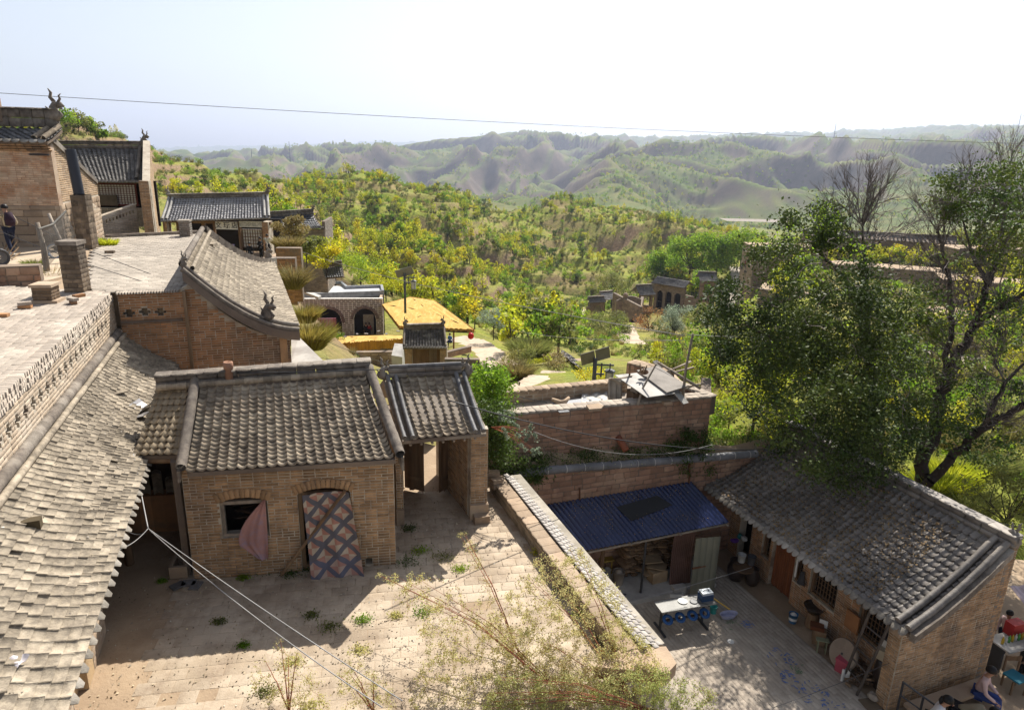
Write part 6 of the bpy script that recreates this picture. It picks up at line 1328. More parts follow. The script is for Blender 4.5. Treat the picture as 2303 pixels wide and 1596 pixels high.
si = thing('name_board','white hanging name board with three black Chinese characters 文玩店','sign',V3(sb_.x,sb_.y,z_b)); MB().box(V3(sb_.x,sb_.y,(z_t + z_b) / 2),(us(539) - us(490),.05,z_t - z_b),an).build('board',M_WHITE,si)
def letters(par,txt,c,size,m,rot,name='character',sp=1.25):
 for i,ch_ in enumerate(txt):
  cu = bpy.data.curves.new('t','FONT'); cu.body = ch_; cu.size = size; cu.extrude = .006; cu.align_x = 'CENTER'; cu.align_y = 'CENTER'; cu.offset = size * .012
  o = bpy.data.objects.new('t',cu); me = bake(o)
  me.materials.clear(); me.materials.append(m); M = Matrix.Translation(c + V3(math.cos(rot),math.sin(rot),0) * (sp * size * (i - (len(txt) - 1) / 2))) @ Matrix.Rotation(rot,4,'Z') @ Matrix.Rotation(math.pi / 2,4,'X')
  put(name,me,par,M=M)
letters(si,'文玩店',V3(sb_.x,sb_.y,(z_t + z_b) / 2) + oS * .035,.52,M_IRON,an)
sb2 = PS((us(543) + us(594)) / 2,0,.35); z_t,z_b = onwall(570,498,PS(0,0,.35),dS).z,onwall(570,511,PS(0,0,.35),dS).z
s2 = thing('text_banner','long white banner covered in columns of small black writing right of the name board','banner',V3(sb2.x,sb2.y,z_b)); W2 = us(594) - us(543)
MB().box(V3(sb2.x,sb2.y,(z_t + z_b) / 2),(W2,.04,z_t - z_b),an).build('cloth',M_WHITE,s2); b = MB(); r = random.Random(8)
for i in range(30):
 for j in range(7):
  if r.random() < .8: b.box(V3(sb2.x,sb2.y,z_b + .06 + (z_t - z_b - .12) * (j + .5) / 7) + dS * (W2 * ((i + .5) / 30 - .5)) + oS * .024,(.03,.006,.035),an)
o = b.build('writing',M_IRON,s2); o['kind'] = 'stuff'
lw = thing('shop_window','lattice window below the text banner of the shop','window',PS(us(565),zb + .4,0))
MB().box(PS(us(565),zb + 1.3,-.3),(us(588) - us(543),.05,1.5),an).build('window_paper',M_WHITE,lw)
for i in range(9): MB().box(PS(us(543) + (us(588) - us(543)) * i / 8,zb + 1.3,-.25),(.05,.05,1.5),an).build('lattice_bar',M_WOOD,lw)
for j in range(6): MB().box(PS(us(565),zb + .6 + j * .28,-.22),(us(588) - us(543),.05,.04),an).build('lattice_bar',M_WOOD,lw)
b = MB(); b.sheet(lambda u,v: PS(us(505 + 32 * u),zb + 1.0 - .9 * v,1.2 + .6 * v),4,4,.02); single(b,'striped_awning',mat('red_white_cloth',(.5,.08,.07),(.55,.52,.5),(.12,.16,.4),spread=0,scale=6,stretch=(3,.2,3)),'small red and white striped cloth spread in front of the shop','awning')
gh = thing('grey_brick_house','grey brick house with a dark ribbed tile roof beyond the shop','house',aw(665,590,68)); a0_,a1_ = aw(600,517,67.5),aw(729,511,67.8); r0_,r1_ = aw(600,489,70.5),aw(706,482,70.7)
tileroof(gh,a0_,a1_,r0_,r1_,30,8,mat('blue_grey_far_tile',(.12,.12,.13),(.085,.085,.095),(.2,.2,.2),spread=.2,rough=.5),PAN,sag=.25,drip=True); ridgewall(gh,r0_,r1_,.55,.3); beast(gh,r1_ + Z3 * .5,V3(1,0,0),.5)
brickwall(gh,a0_ + V3(0,.5,0),a1_ + V3(-.1,.5,0),-6.0,.5,M_BRICKG,M_MORTD,t=.3,bl=.4,bh=.12,top=lambda u: .35 + .02 * u); brickwall(gh,a1_ + V3(-.1,.7,0),a1_ + V3(-.6,5.5,0),-6.0,1.2,M_BRICKG,M_MORTD,t=.3,bl=.4,bh=.12,maxn=50)
sm = thing('hidden_tiled_wall','small dark tiled wall roof almost lost in the green bushes','wall',aw(750,640,60)); a0_,a1_ = aw(735,625,60),aw(775,622,60); tileroof(sm,a0_,a1_,aw(727,605,61),aw(770,598,61),8,5,M_TILEG,PAN,sag=.05); ridgewall(sm,aw(727,603,61),aw(770,596,61),.4,.2)
rmp = slab([at(640,640,1.5),at(672,640,1.2),at(700,700,.8),at(725,812,-.4),at(655,812,0),at(655,740,.5)],-8,-.2); 
rq = [(aw(646,610,36),aw(668,606,36)),(aw(660,660,33),aw(690,650,33)),(aw(672,716,29),aw(704,700,29))]
r2_ = [(aw(655,762,27),aw(672,757,27)),(aw(655,815,25),aw(728,812,25))]
rt = thing('paved_ramp','lower piece of pale tiled ramp just behind the hut ridge','ramp',r2_[1][0]); b = MB(); b.prism([r2_[1][0] - Z3 * .3,r2_[1][1] - Z3 * .3,r2_[0][1] - Z3 * .3,r2_[0][0] - Z3 * .3],[r2_[1][0],r2_[1][1],r2_[0][1],r2_[0][0]]); b.build('ramp_slab',M_CONC,rt)
for i,(x,y,w_,h_,dpt,l) in enumerate(((648,575,1.6,1.2,45,'broken brick stub wall below the grey house'),(636,612,1.4,2.0,40,'tall crumbling brick stub on the grassy bank'),(655,640,1.1,1.0,38,'low brick stub with a pale cap on the bank'))):
 p = aw(x,y,dpt); t = thing('brick_stub',l,'wall',p); brickwall(t,p - V3(w_ / 2,0,0),p + V3(w_ / 2,.2,0),p.z - h_,p.z + h_ * .4,M_BRICKO,M_MORTD,t=.6,bl=.35,bh=.12,maxn=60)
# ================================================================== ARCHED SHOP, canopies and little gate
ah = thing('arched_shop','stone block house with two arched openings and a flat pale roof','shop',at(780,755,-13.6)); AA,AB = at(698,757,-13.6),at(863,755,-13.6); dA = V3(AB.x - AA.x,AB.y - AA.y,0).normalized(); zA = -14.2; zt = -8.95
def ua_(x): return (onwall(x,730,AA,dA) - AA).dot(dA)
c1_,c2_ = (706,769),(796,846); zr1 = onwall(737,695,AA,dA).z; zr2 = onwall(820,694,AA,dA).z
hol = [(ua_(706),ua_(769.5),zA - .1,zr1,(ua_(769.5) - ua_(706)) / 2),(ua_(796),ua_(846),zA - .1,zr2,(ua_(846) - ua_(796)) / 2)]
mpur = mat('purple_grey_stone',(.20,.145,.13),(.15,.11,.105),(.26,.2,.17),spread=.2)
AA2 = AA - dA * .9
hol = [(a_ + .9,b_ + .9,c_,d_,e_) for a_,b_,c_,d_,e_ in hol]
brickwall(ah,AA2,AB,zA,zt,mpur,mat('white_pointing',(.66,.62,.57),(.58,.54,.5),spread=0),t=.5,bl=.50,bh=.24,holes=hol,gap=.095,proud=.008,maxn=300)
for h_ in hol: arch(ah,Vector((AA2.x,AA2.y,0)),dA,h_[0] - .03,h_[1] + .03,h_[3] - h_[4],h_[4],mpur,hb=.36,n=26,proud=.05)
oA = V3(dA.y,-dA.x,0)
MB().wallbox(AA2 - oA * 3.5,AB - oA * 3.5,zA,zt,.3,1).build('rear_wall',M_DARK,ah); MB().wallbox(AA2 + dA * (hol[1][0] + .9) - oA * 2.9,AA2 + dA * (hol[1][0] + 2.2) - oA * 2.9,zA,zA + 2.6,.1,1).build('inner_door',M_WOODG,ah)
MB().wallbox(AB - dA * .4 - oA * 3.4,AB - dA * .4 - oA * .5,zA,zt,.3,1).wallbox(AA2 - oA * 3.4 + dA * .4,AA2 - oA * .5 + dA * .4,zA,zt,.3,-1).build('side_wall',M_STONET,ah)
Rf = [at(671,668,zt),at(864,661,zt),at(861,649,zt),at(672,641,zt)]
slab(Rf,zt - .1,zt + .12).build('roof_slab',mat('white_roof',(.62,.61,.60),(.54,.53,.52),spread=0),ah); MB().wallbox(Rf[0] + oA * .1,Rf[1] + oA * .1,zt - .25,zt + .42,.35,1).build('front_parapet',mat('bluish_concrete',(.30,.31,.33),spread=0),ah)
for p,q in ((Rf[1],Rf[2]),(at(783,652,zt),Rf[2]),(at(783,652,zt),at(771,642,zt)),(at(730,643,zt),at(771,641,zt))): MB().wallbox(p,q,zt + .12,zt + .5,.3,1).build('parapet',MATS['bluish_concrete'],ah)
b = MB(); p,q = aw(676,655,78),aw(716,668,78); b.wallbox(p,q,(p.z - .1,q.z - .3),(p.z + .1,q.z),.9,1); b.build('leaning_slab',M_CONC,ah)
boxthing('cloth_rack',aw(735,740,79.2),(2.2,.1,2.6),.2,mat('red_stripe_cloth',(.40,.07,.10),(.3,.25,.3),spread=0,scale=5,stretch=(4,4,.1)),'red striped cloth rack standing in the left arch','cloth rack')
M_THATCH = mat('yellow_thatch',(.52,.33,.09),(.44,.27,.07),(.58,.40,.14),spread=.0,scale=1.5,bump=.35,bscale=4,stretch=(6,1,1),rough=1.0)
cn = thing('yellow_canopy','big sloping canopy covered with yellow straw matting on poles','canopy',at(970,760,-13)); zC = -10.6
K = [aw(860,684,82),aw(923,667.5,86),aw(977,675.5,84),aw(1066,741,71),aw(898,733,72)]
mid = aw(968,706,78); b = MB()
def tri(a_,b_,c_,n=8):
 for i in range(n):
  for j in range(n - i):
   P = lambda i,j: a_ + (b_ - a_) * (i / n) + (c_ - a_) * (j / n) + Z3 * (.06 * math.sin(i * 2.3 + j * 1.7) * (0 < i + j < n))
   b.quad(P(i,j),P(i + 1,j),P(i,j + 1))
   if j < n - i - 1: b.quad(P(i + 1,j),P(i + 1,j + 1),P(i,j + 1))
for i in range(5): tri(mid + Z3 * .35,K[i],K[(i + 1) % 5])
bm_ = MB(); 
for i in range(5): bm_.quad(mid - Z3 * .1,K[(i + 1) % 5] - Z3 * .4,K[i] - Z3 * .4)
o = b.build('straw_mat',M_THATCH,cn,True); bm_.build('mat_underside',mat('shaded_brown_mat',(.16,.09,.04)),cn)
for i in range(5):
 p,q = K[i],K[(i + 1) % 5]; n_ = max(6,int((q - p).length / .25)); its = []
 for k in range(n_): c_ = p.lerp(q,(k + .5) / n_); its.append((k % 4,frameM(c_ - Z3 * .12,(q - p).normalized(),Z3,(q - p).normalized().cross(Z3),(.27,random.uniform(.2,.4),.08))))
 pieces(cn,'straw_fringe',BRV,its,M_THATCH,60)
for s in range(1,8):
 p,q = K[0].lerp(K[4],s / 8),K[1].lerp(K[2],s / 8 * .9) if s < 9 else K[2]
for k,(p,q) in enumerate(((K[3] - V3(2.2,-1,.3),-3.5),(K[4] + V3(.5,1,-.2),-3),(K[3].lerp(K[2],.4) + V3(-.3,0,-.2),-3.6))): MB().tube([p,p + V3(0,0,-3.2)],.09,6).build('post',mat('orange_pole',(.34,.13,.05)),cn)
MB().tube([K[4] + V3(.6,1,-.5),K[3] - V3(.6,-.6,.45)],.06,6).build('cross_pole',MATS['orange_pole'],cn)
lp = aw(1059,756,70.5); t = thing('red_lantern','red paper lantern hanging from the corner of the yellow canopy','lantern',lp); MB().lathe(lp - Z3 * .3,[(.12,0),(.3,.15),(.32,.35),(.28,.55),(.1,.68)],12).build('lantern_body',flat('bright_red',(.60,.02,.015),.5),t,True); MB().tube([lp + Z3 * .38,lp + Z3 * .8],.02,4).build('string',M_IRON,t)
lo_ = thing('straw_covered_lean_to','low lean-to roof covered in yellow straw matting with a hanging fringe','roof',aw(820,775,66)); J = [aw(719,766,68),aw(771,756,71),aw(903,752.5,72),aw(906,763,66),aw(771,772,64)]
b = MB(); cc = sum(J,Vector()) / 5
for i in range(5): tri(cc + Z3 * .1,J[i],J[(i + 1) % 5],6)
b.build('straw_mat',M_THATCH,lo_,True); its = []
p,q = J[4],J[3]; n_ = 70
for k in range(n_): c_ = p.lerp(q,(k + .5) / n_); its.append((k % 4,frameM(c_ - Z3 * random.uniform(.34,.42),(q - p).normalized(),Z3,(q - p).normalized().cross(Z3),(.09,random.uniform(.75,.95),.1))))
pieces(lo_,'straw_bundle',BRV,its,mat('deep_yellow_straw',(.50,.24,.025),(.40,.18,.02),spread=.2))
FX = [.18,.3,.42,.53,.66,.78,.9]
for k in range(7):
 c_ = J[0].lerp(J[3],FX[k]) + V3(0,random.uniform(.3,3),.25); boxthing('loose_brick',c_,(.35,.2,.08),k,M_TILEG,'grey brick weighing down the straw matting, ' + ['first','second','third','fourth','fifth','sixth','seventh'][[round((q_ - .15) * 1000) for q_ in sorted(FX)].index(round((FX[k] - .15) * 1000))] + ' from the left','brick','bricks weighing down the straw roof')
w5 = thing('lane_stone_wall','stone block wall below the straw lean-to with a pale plastered buttress','wall',aw(800,800,60)); wa_,wb_ = aw(719,822,59),aw(906,822,60)
brickwall(w5,wa_,wb_,wa_.z - 1.5,10,M_STONET,M_MORTD,t=.5,bl=.55,bh=.26,var=STV,stone=True,top=lambda u: wa_.z + (1.95 if u < 1.9 else 1.15),maxn=300)
b = MB(); p = aw(893,822,57.5); b.prism([p + V3(-.45,0,-1),p + V3(.45,.05,-1),p + V3(.45,1.6,-1),p + V3(-.45,1.6,-1)],[p + V3(-.45,0,.9),p + V3(.45,.05,.75),p + V3(.3,1.6,1.45),p + V3(-.45,1.6,1.5)]); b.build('buttress',M_CONC,w5)
w6 = thing('lane_parapet','reddish stone parapet right of the little gatehouse','wall',aw(1030,790,58)); brickwall(w6,aw(1000,822,56),aw(1060,800,58),-8,aw(1030,776,58).z,M_STONE,M_MORTD,t=.4,bl=.45,bh=.22,var=STV,maxn=100)
lg = thing('little_gatehouse','little gatehouse with a steep lichen covered tile roof and wooden door, below the canopy','gatehouse',aw(955,824,42)); a0_,a1_ = aw(906,780,41),aw(1005,780,41); r0_,r1_ = aw(908,741,42.2),aw(1000,739,42.2)
tileroof(lg,a0_,a1_,r0_,r1_,15,11,mat('black_lichen_tile',(.12,.11,.10),(.075,.07,.065),(.26,.24,.2),spread=.3,scale=4,pscale=2),PAN,sag=.12,drip=True,thick=.15); ridgewall(lg,r0_,r1_,.32,.2)
beast(lg,r0_ + Z3 * .3 + V3(.12,0,0),V3(1,0,0),.42); beast(lg,r1_ + Z3 * .3 - V3(.12,0,0),V3(-1,0,0),.42)
for s in (.02,.98): roll(lg,[a0_.lerp(a1_,s) + Z3 * .1,r0_.lerp(r1_,s) + Z3 * .12],.07,M_RIDGE,.25,'verge_tile')
zL = a0_.z - 1.9; dl = V3(1,0,0)
brickwall(lg,V3(a0_.x + .05,a0_.y + .3,0),V3(a0_.x + .5,a0_.y + .3,0),zL,a0_.z,M_BRICK,M_MORT,t=.4,maxn=150); brickwall(lg,V3(a1_.x - .45,a1_.y + .3,0),V3(a1_.x - .03,a1_.y + .3,0),zL,a0_.z,M_BRICK,M_MORT,t=.4,maxn=150)
MB().box(V3((a0_.x + a1_.x) / 2,a0_.y + .6,zL + 1),(1.75,.06,2),0).build('door',M_WOOD,lg); 
for i in range(7): MB().box(V3((a0_.x + a1_.x) / 2 + .22 + i * .07,a0_.y + .54,zL + 1.15),(.02,.03,1.1),0).build('door_slat',M_WOODG,lg)
MB().box(V3((a0_.x + a1_.x) / 2,a0_.y + .35,a0_.z - .08),(1.75,.3,.12),0).build('lintel',M_WOOD,lg)
w7 = thing('dark_parapet','dark brick parapet with coping below the footpath','wall',aw(1050,815,34)); brickwall(w7,aw(1000,832,33),aw(1078,825,33),-4,aw(1040,806,33).z,M_BRICKG,M_MORTD,t=.3,maxn=100); brickwall(w7,aw(1078,825,33),aw(1108,850,28),-4,aw(1078,806,33).z - .1,M_BRICKG,M_MORTD,t=.3,maxn=60)
w8 = thing('garden_corner_pillar','brick pillar corner standing behind the gatehouse roof amid green leaves','pillar',at(1155,930,1.2)); brickwall(w8,at(1128,940,1.2) ,at(1146,938,1.2),-1,1.95,M_BRICK,M_MORT,t=.4,maxn=60)
def lamp(x,ytop,ybot,dpt,label,px=0):
 b0 = aw(x,ybot,dpt); zt_ = aw(x,ytop,dpt).z; s = 1.0; p = V3(b0.x,b0.y,b0.z - 1.2); t = thing('solar_street_lamp',label,'street lamp',p,'solar street lamps')
 H = zt_ - p.z; MB().tube([p,p + Z3 * H],.11,8).build('pole',mat('lamp_grey_metal',(.12,.125,.13),spread=0,rough=.5),t,True); top = p + Z3 * H; m = MATS['lamp_grey_metal']
 for k in (-1,1):
  b = MB(); u = V3(1,.1,.3).normalized(); v = V3(.2,.5,-.85).normalized() * 1.0; n = u.cross(v).normalized(); c_ = top + V3(0,0,.12) + u * (.40 * k)
  b.prism([c_ - u * .38 - v * .42,c_ + u * .38 - v * .42,c_ + u * .38 + v * .42,c_ - u * .38 + v * .42],[q + n * .04 for q in (c_ - u * .38 - v * .42,c_ + u * .38 - v * .42,c_ + u * .38 + v * .42,c_ - u * .38 + v * .42)]); b.build('solar_panel',flat('panel_backing',(.20,.19,.18),.4),t)
 ar = top - Z3 * .35; MB().tube([ar,ar + V3(1.0,0,0)],.05,6).tube([ar + V3(0,0,-.5),ar + V3(.5,0,-.5)],.05,6).tube([ar + V3(.35,0,-.65),ar + V3(.35,0,.1)],.05,6).tube([ar + V3(.8,0,.1),ar + V3(.8,0,-.2)],.04,6).build('arm',m,t)
 l_ = ar + V3(.8,0,-1.0); MB().lathe(l_,[(.2,0),(.23,.65)],8).build('lantern_glass',flat('milk_glass',(.6,.6,.58),.4),t); MB().lathe(l_ + Z3 * .65,[(.3,0),(.27,.07),(.1,.14)],8).build('lantern_cap',m,t); MB().lathe(l_ - Z3 * .05,[(.2,0),(.2,.05)],8).build('lantern_base',m,t)
 for k in range(4): a_ = k * math.pi / 2 + .5; MB().tube([l_ + V3(.215 * math.cos(a_),.215 * math.sin(a_),0),l_ + V3(.24 * math.cos(a_),.24 * math.sin(a_),.66)],.015,4).build('lantern_bar',m,t)
lamp(1335,800,868,36,'solar street lamp with a square lantern rising behind the stone terrace'); lamp(911,612,675,62,'solar street lamp on the hillside above the yellow canopy')
# ================================================================== LAND, PATHS, RIGHT VILLAGE
def snap(x,y):
 """world point where the picture ray first meets the terrain"""
 d = ray(x,y); Ys = np.exp(np.linspace(math.log(22),math.log(900),420)); t = Ys / d.y; zz = CAMZ + d.z * t; h = HZ(d.x * t,Ys); k = np.argmax(zz < h); return Vector((d.x * t[k],Ys[k],h[k]))
VP = {}
for nm,x,y,r in (('gate',1342,712,4),('lane',1320,700,4),('hall',1500,690,9),('mid',1405,715,6),('pav',1452,705,4),('east',1565,700,9)):
 pass
vz0 = -35.0
pG = at(1342,712,-28.0)
for (x,y,r) in ((1330,708,7),(1365,712,7),(1410,735,6),(1450,715,8),(1500,700,10),(1560,705,10)): flatspot(at(x,y,-28.0),r)
flatspot(at(1295,858,-9.5),3)
hillmesh('ground',15,620,520,470); hillmesh('hills',616,14000,420,560)
def path(pts,w,m,name,lift=.12,sub=12):
 P = [snap(*p) if not isinstance(p,Vector) else p for p in pts]; b = MB(); Q = []
 for i in range(len(P) - 1):
  for k in range(sub): Q.append(P[i].lerp(P[i + 1],k / sub))
 Q.append(P[-1]); rows = []
 for i,q in enumerate(Q):
  d = (Q[min(i + 1,len(Q) - 1)] - Q[max(0,i - 1)]); d.z = 0; d.normalize(); n = V3(-d.y,d.x,0); ww = w * random.uniform(.9,1.1) * .5; rows.append((q - n * ww,q + n * ww,q.copy()))
 zs = [float(HZ([r[2].x],[r[2].y])[0]) for r in rows]
 zs = [sum(zs[max(0,i - 3):i + 4]) / len(zs[max(0,i - 3):i + 4]) + lift for i in range(len(zs))]
 for i in range(len(rows) - 1):
  a,c,_ = rows[i]; e,f,_ = rows[i + 1]; za,zb = zs[i],zs[i + 1]; b.prism([V3(a.x,a.y,za - .8),V3(c.x,c.y,za - .8),V3(f.x,f.y,zb - .8),V3(e.x,e.y,zb - .8)][::-1],[V3(a.x,a.y,za),V3(c.x,c.y,za),V3(f.x,f.y,zb),V3(e.x,e.y,zb)][::-1])
 o = b.build(name,m); o['kind'] = 'structure'; return o
M_PATH = mat('dusty_path',(.50,.40,.30),(.42,.34,.26),(.38,.29,.2),spread=0,bump=.4,bscale=4)
path([(1015,765),(1060,775),(1095,800),(1125,830),(1150,862)],4.2,M_PATH,'footpath')
path([(1085,700),(1105,698),(1128,680),(1125,665),(1118,655)],2.2,M_PATH,'hill_path')
path([(1345,716),(1320,706),(1312,695),(1320,684),(1345,680)],3.6,M_PATH,'village_lane')
path([(1434,775),(1415,765),(1408,745),(1404,732),(1420,722)],3.6,M_PATH,'village_path')
path([(1150,872),(1190,868),(1230,850),(1245,838)],2.0,M_PATH,'lower_path')
MVB = mat('village_stone',(.30,.215,.165),(.24,.17,.13),(.36,.27,.2),spread=.2,scale=2)
def vwall(par,A,B,h,base=None,holes=(),m=MVB,maxn=120,t=.6,bl=.9,bh=.4,top=None,wall='wall'):
 z0 = min(A.z,B.z) if base is None else base
 brickwall(par,A,B,z0 - 2.5,z0 + h,m,M_MORTD,t=t,bl=bl,bh=bh,var=STV,stone=True,gap=.05,proud=.04,holes=[(a,b,z0 + c,z0 + d,e) for a,b,c,d,e in holes],top=top,maxn=maxn,wall=wall)
def vroof(par,A,B,depth,rise,z,over=.6,m=M_TILEF,cols=16,rows=6,sag=.1,rw=True):
 d = (B - A); d.z = 0; d.normalize(); n = V3(-d.y,d.x,0); e0 = V3(A.x,A.y,z) - n * over - d * .3; e1 = V3(B.x,B.y,z) - n * over + d * .3; r0 = e0 + n * depth + Z3 * rise; r1 = e1 + n * depth + Z3 * rise
 tileroof(par,e0,e1,r0,r1,cols,rows,m,PAN,sag=sag,maxn=100)
 if rw: ridgewall(par,r0,r1,.4,.35,n=12)
 MB().prism([r0 - Z3 * .1,r1 - Z3 * .1,r1 + n * depth - Z3 * rise,r0 + n * depth - Z3 * rise],[r0,r1,r1 + n * depth - Z3 * (rise - .1),r0 + n * depth - Z3 * (rise - .1)]).build('rear_slope',m,par)
def archhole(b,c,w,h): return (c - w / 2,c + w / 2,0,h,w / 2)
zv = -28.0; MVD = M_DARK
g = thing('arched_gate','small arched stone gate with a tiled roof standing on the curving village lane','gate',at(1342,712,zv)); A,B = at(1326,713,zv),at(1357,711,zv); w_ = (B - A).length
vwall(g,A,B,3.4,holes=[archhole(0,w_ * .56,1.9,2.6)],t=1.2,bl=.5,bh=.25); vroof(g,A,B,1.3,.8,zv + 3.5,over=.4,cols=12,rows=5); MB().box(A + V3(-.5,-.5,1.3),(.8,.8,2.6),.2).build('buttress',MVB,g)
MB().wallbox(A + V3(w_ * .56 - 1,1.25,0),A + V3(w_ * .56 + 1,1.3,0),zv,zv + 2.4,.1,1).build('gate_leaf',M_WOODG,g)
g = thing('open_shelter','small pale roofed shelter behind the village gate','shelter',at(1372,700,zv)); A,B = at(1360,703,zv),at(1384,700,zv); vroof(g,A + V3(0,1,0),B + V3(0,1,0),2.5,1.2,zv + 3.0,m=M_CONC,cols=8,rows=4)
for p in (A,B): MB().tube([p + V3(0,1,0),p + V3(0,1,3.1)],.12,6).build('post',M_WOOD,g)
g = thing('village_wall','tall stone wall with two low arched openings beside the village path','wall',at(1400,735,zv)); A,B = at(1374,722,zv),at(1436,745,zv); L_ = (V3(B.x,B.y,0) - V3(A.x,A.y,0)).length
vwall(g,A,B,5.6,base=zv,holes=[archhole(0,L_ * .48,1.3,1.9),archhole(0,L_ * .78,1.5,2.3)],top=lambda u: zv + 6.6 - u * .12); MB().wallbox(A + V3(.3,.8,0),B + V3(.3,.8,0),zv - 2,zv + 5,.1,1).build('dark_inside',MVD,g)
A2,B2 = B,at(1440,722,zv) + V3(1.5,6,0); vwall(g,B,B2,4.5,base=zv)
g = thing('barrel_roof_house','earth roofed house with a rounded pale parapet above the village wall','house',at(1418,700,zv)); A,B = at(1385,700,zv + 3),at(1440,702,zv + 3); vwall(g,A,B,3.2,base=zv + 3,top=lambda u: zv + 5.4 + 1.1 * math.sin(min(3.14,u * .5))); MB().lathe(A.lerp(B,.35) + Z3 * 3.0,[(.5,0),(.6,.9),(.3,1.2)],8).build('chimney',MVB,g); slab([A,B,B + V3(0,6,0),A + V3(0,6,0)],zv,zv + 5).build('earth_roof',M_EARTH,g)
g = thing('tiled_pavilion','pavilion with a swept grey tile roof above the village wall','pavilion',at(1452,705,zv)); A,B = at(1436,706,zv),at(1466,704,zv); vwall(g,A,B,4.6,base=zv,holes=[(1.2,3,2,4.2,0)]); vroof(g,A,B,2.4,1.7,zv + 4.7,over=.8,cols=14,rows=8,sag=.3)
g = thing('three_arch_house','cave style house with three tall arches below a long slanting tile roof','house',at(1500,690,zv)); A,B = at(1468,690,zv),at(1536,703,zv); B = V3(B.x,B.y - 0,zv); L_ = (B - A).length
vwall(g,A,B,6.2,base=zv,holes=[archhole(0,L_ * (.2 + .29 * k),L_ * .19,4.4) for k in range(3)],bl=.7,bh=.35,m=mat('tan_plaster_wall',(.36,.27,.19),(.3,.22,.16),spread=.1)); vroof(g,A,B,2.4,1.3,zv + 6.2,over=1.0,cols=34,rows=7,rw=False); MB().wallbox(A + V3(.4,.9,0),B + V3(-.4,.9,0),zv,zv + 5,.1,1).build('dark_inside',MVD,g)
for k in range(3):
 c_ = A.lerp(B,.2 + .29 * k) + V3(0,.7,0); MB().box(c_ + Z3 * 1.6,(L_ * .17,.1,.12),math.atan2((B - A).y,(B - A).x)).build('window_bar',M_WOODG,g)
g = thing('lower_village_wall','long stone wall with a dark arched doorway right of the three arch house','wall',at(1565,705,zv)); A,B = at(1536,712,zv),at(1600,722,zv); vwall(g,A,B,4.8,base=zv,holes=[archhole(0,2.0,1.6,2.4)],top=lambda u: zv + 5.2 - .1 * u); MB().wallbox(A + V3(.3,.8,0),B + V3(.3,.8,0),zv - 2,zv + 4,.1,1).build('dark_inside',MVD,g)
g = thing('corner_roof_house','small house with a slanting grey roof half hidden below the big trees','house',at(1590,660,-24)); A,B = aw(1572,664,158),aw(1606,668,158); vwall(g,A,B,3.4,base=A.z,holes=[(1,2.6,.2,2.6,0)]); vroof(g,A,B,2.6,1.4,A.z + 3.5,cols=14,rows=6,over=.8)
g = thing('roadside_cave_hut','small earth house with one arched door and a slanting tile roof among the bushes','house',aw(1300,858,62)); A,B = aw(1283,866,62),aw(1320,870,58); zz = A.z; vwall(g,A,B,2.6,base=zz - .3,holes=[archhole(0,1.0,.9,2.0)],bl=.6,bh=.3,m=M_EARTH,maxn=30)
e0,e1,r0,r1 = aw(1272,806,61),aw(1312,837,58),aw(1273,793,63.5),aw(1320,826,60.5); tileroof(g,e0,e1,r0,r1,16,5,M_TILEF,PAN,sag=.05,maxn=100); brickwall(g,e0 + V3(.2,.3,0),e1 + V3(0,.3,0),e1.z - 2.8,e0.z,M_EARTH,M_EARTH,t=1.5,bl=.8,bh=.4,top=lambda u: min(e0.z,e0.z + (e1.z - e0.z) * u / (e1 - e0).length) - .15,joined=True)
def block(x0,y0,x1,y1,w0,w1,h,name,label,n=0,roof=False):
 A,B = aw(x0,y0,w0),aw(x1,y1,w1); g = thing(name,label,'house' if n or roof else 'wall',(A + B) / 2); zb_ = min(A.z,B.z); L_ = (V3(B.x,B.y,0) - V3(A.x,A.y,0)).length
 hl_ = [archhole(0,L_ * (k + .5) / n,min(2.6,L_ / n * .5),3.0) for k in range(n)] if n else []
 vwall(g,A,B,h,base=zb_,holes=hl_,maxn=100); d = (B - A); d.z = 0; d.normalize(); nn = V3(-d.y,d.x,0)
 slab([A + nn * .5,B + nn * .5,B + nn * 9,A + nn * 9],zb_ - 6,zb_ + h - .3).build('flat_roof',M_EARTH,g)
 if n: MB().wallbox(A + nn * .62 ,B + nn * .62,zb_,zb_ + h - .3,.05,1).build('dark_inside',MVD,g)
 if roof: vroof(g,A,B,2.5,1.2,zb_ + h,cols=40,rows=6)
 return g
block(1690,640,1850,650,150,150,9,'plastered_house','tall pale plastered house end at the top of the village road'); block(1850,655,2130,668,148,140,6,'cave_dwelling_row','long row of arched cave dwellings seen through the bare branches',8)
block(1800,588,2140,600,170,160,6.5,'upper_dwelling_row','upper row of dwellings with a grey roof line below the yellow trees',7,True); block(1700,700,1985,722,120,112,4,'lane_wall','long stone wall along the lane below the cave dwellings',0)
block(2110,700,2330,690,105,100,5,'east_dwelling','pale stone dwelling with two arches at the right picture edge',3); block(2060,760,2330,790,85,78,3,'east_terrace_wall','low terrace wall above the grassy bank at the right',0); block(2150,620,2340,612,150,150,6,'hill_dwelling','dwelling on the upper right slope behind the bare tree',3)
path([(1655,690),(1662,650),(1668,622),(1660,602)],5.0,mat('pale_road',(.42,.36,.30),(.36,.31,.26),spread=0),'village_road')
path([(1700,735),(1850,752),(1990,770),(2150,800),(2303,840)],6.0,MATS['pale_road'],'village_street')
b = MB(); 
for (x,y,Y) in ((1700,497,1150),):
 c_ = ay(x,y,Y); b.grid(lambda u,v: V3(c_.x + (u - .5) * 110,c_.y + (v - .5) * 50,max(c_.z,float(HZ([c_.x + (u - .5) * 110],[c_.y + (v - .5) * 50])[0])) + 1.0),10,6)
ro = b.build('river_flat',mat('pale_river_mud',(.30,.25,.20),spread=0)); ro['kind'] = 'structure'
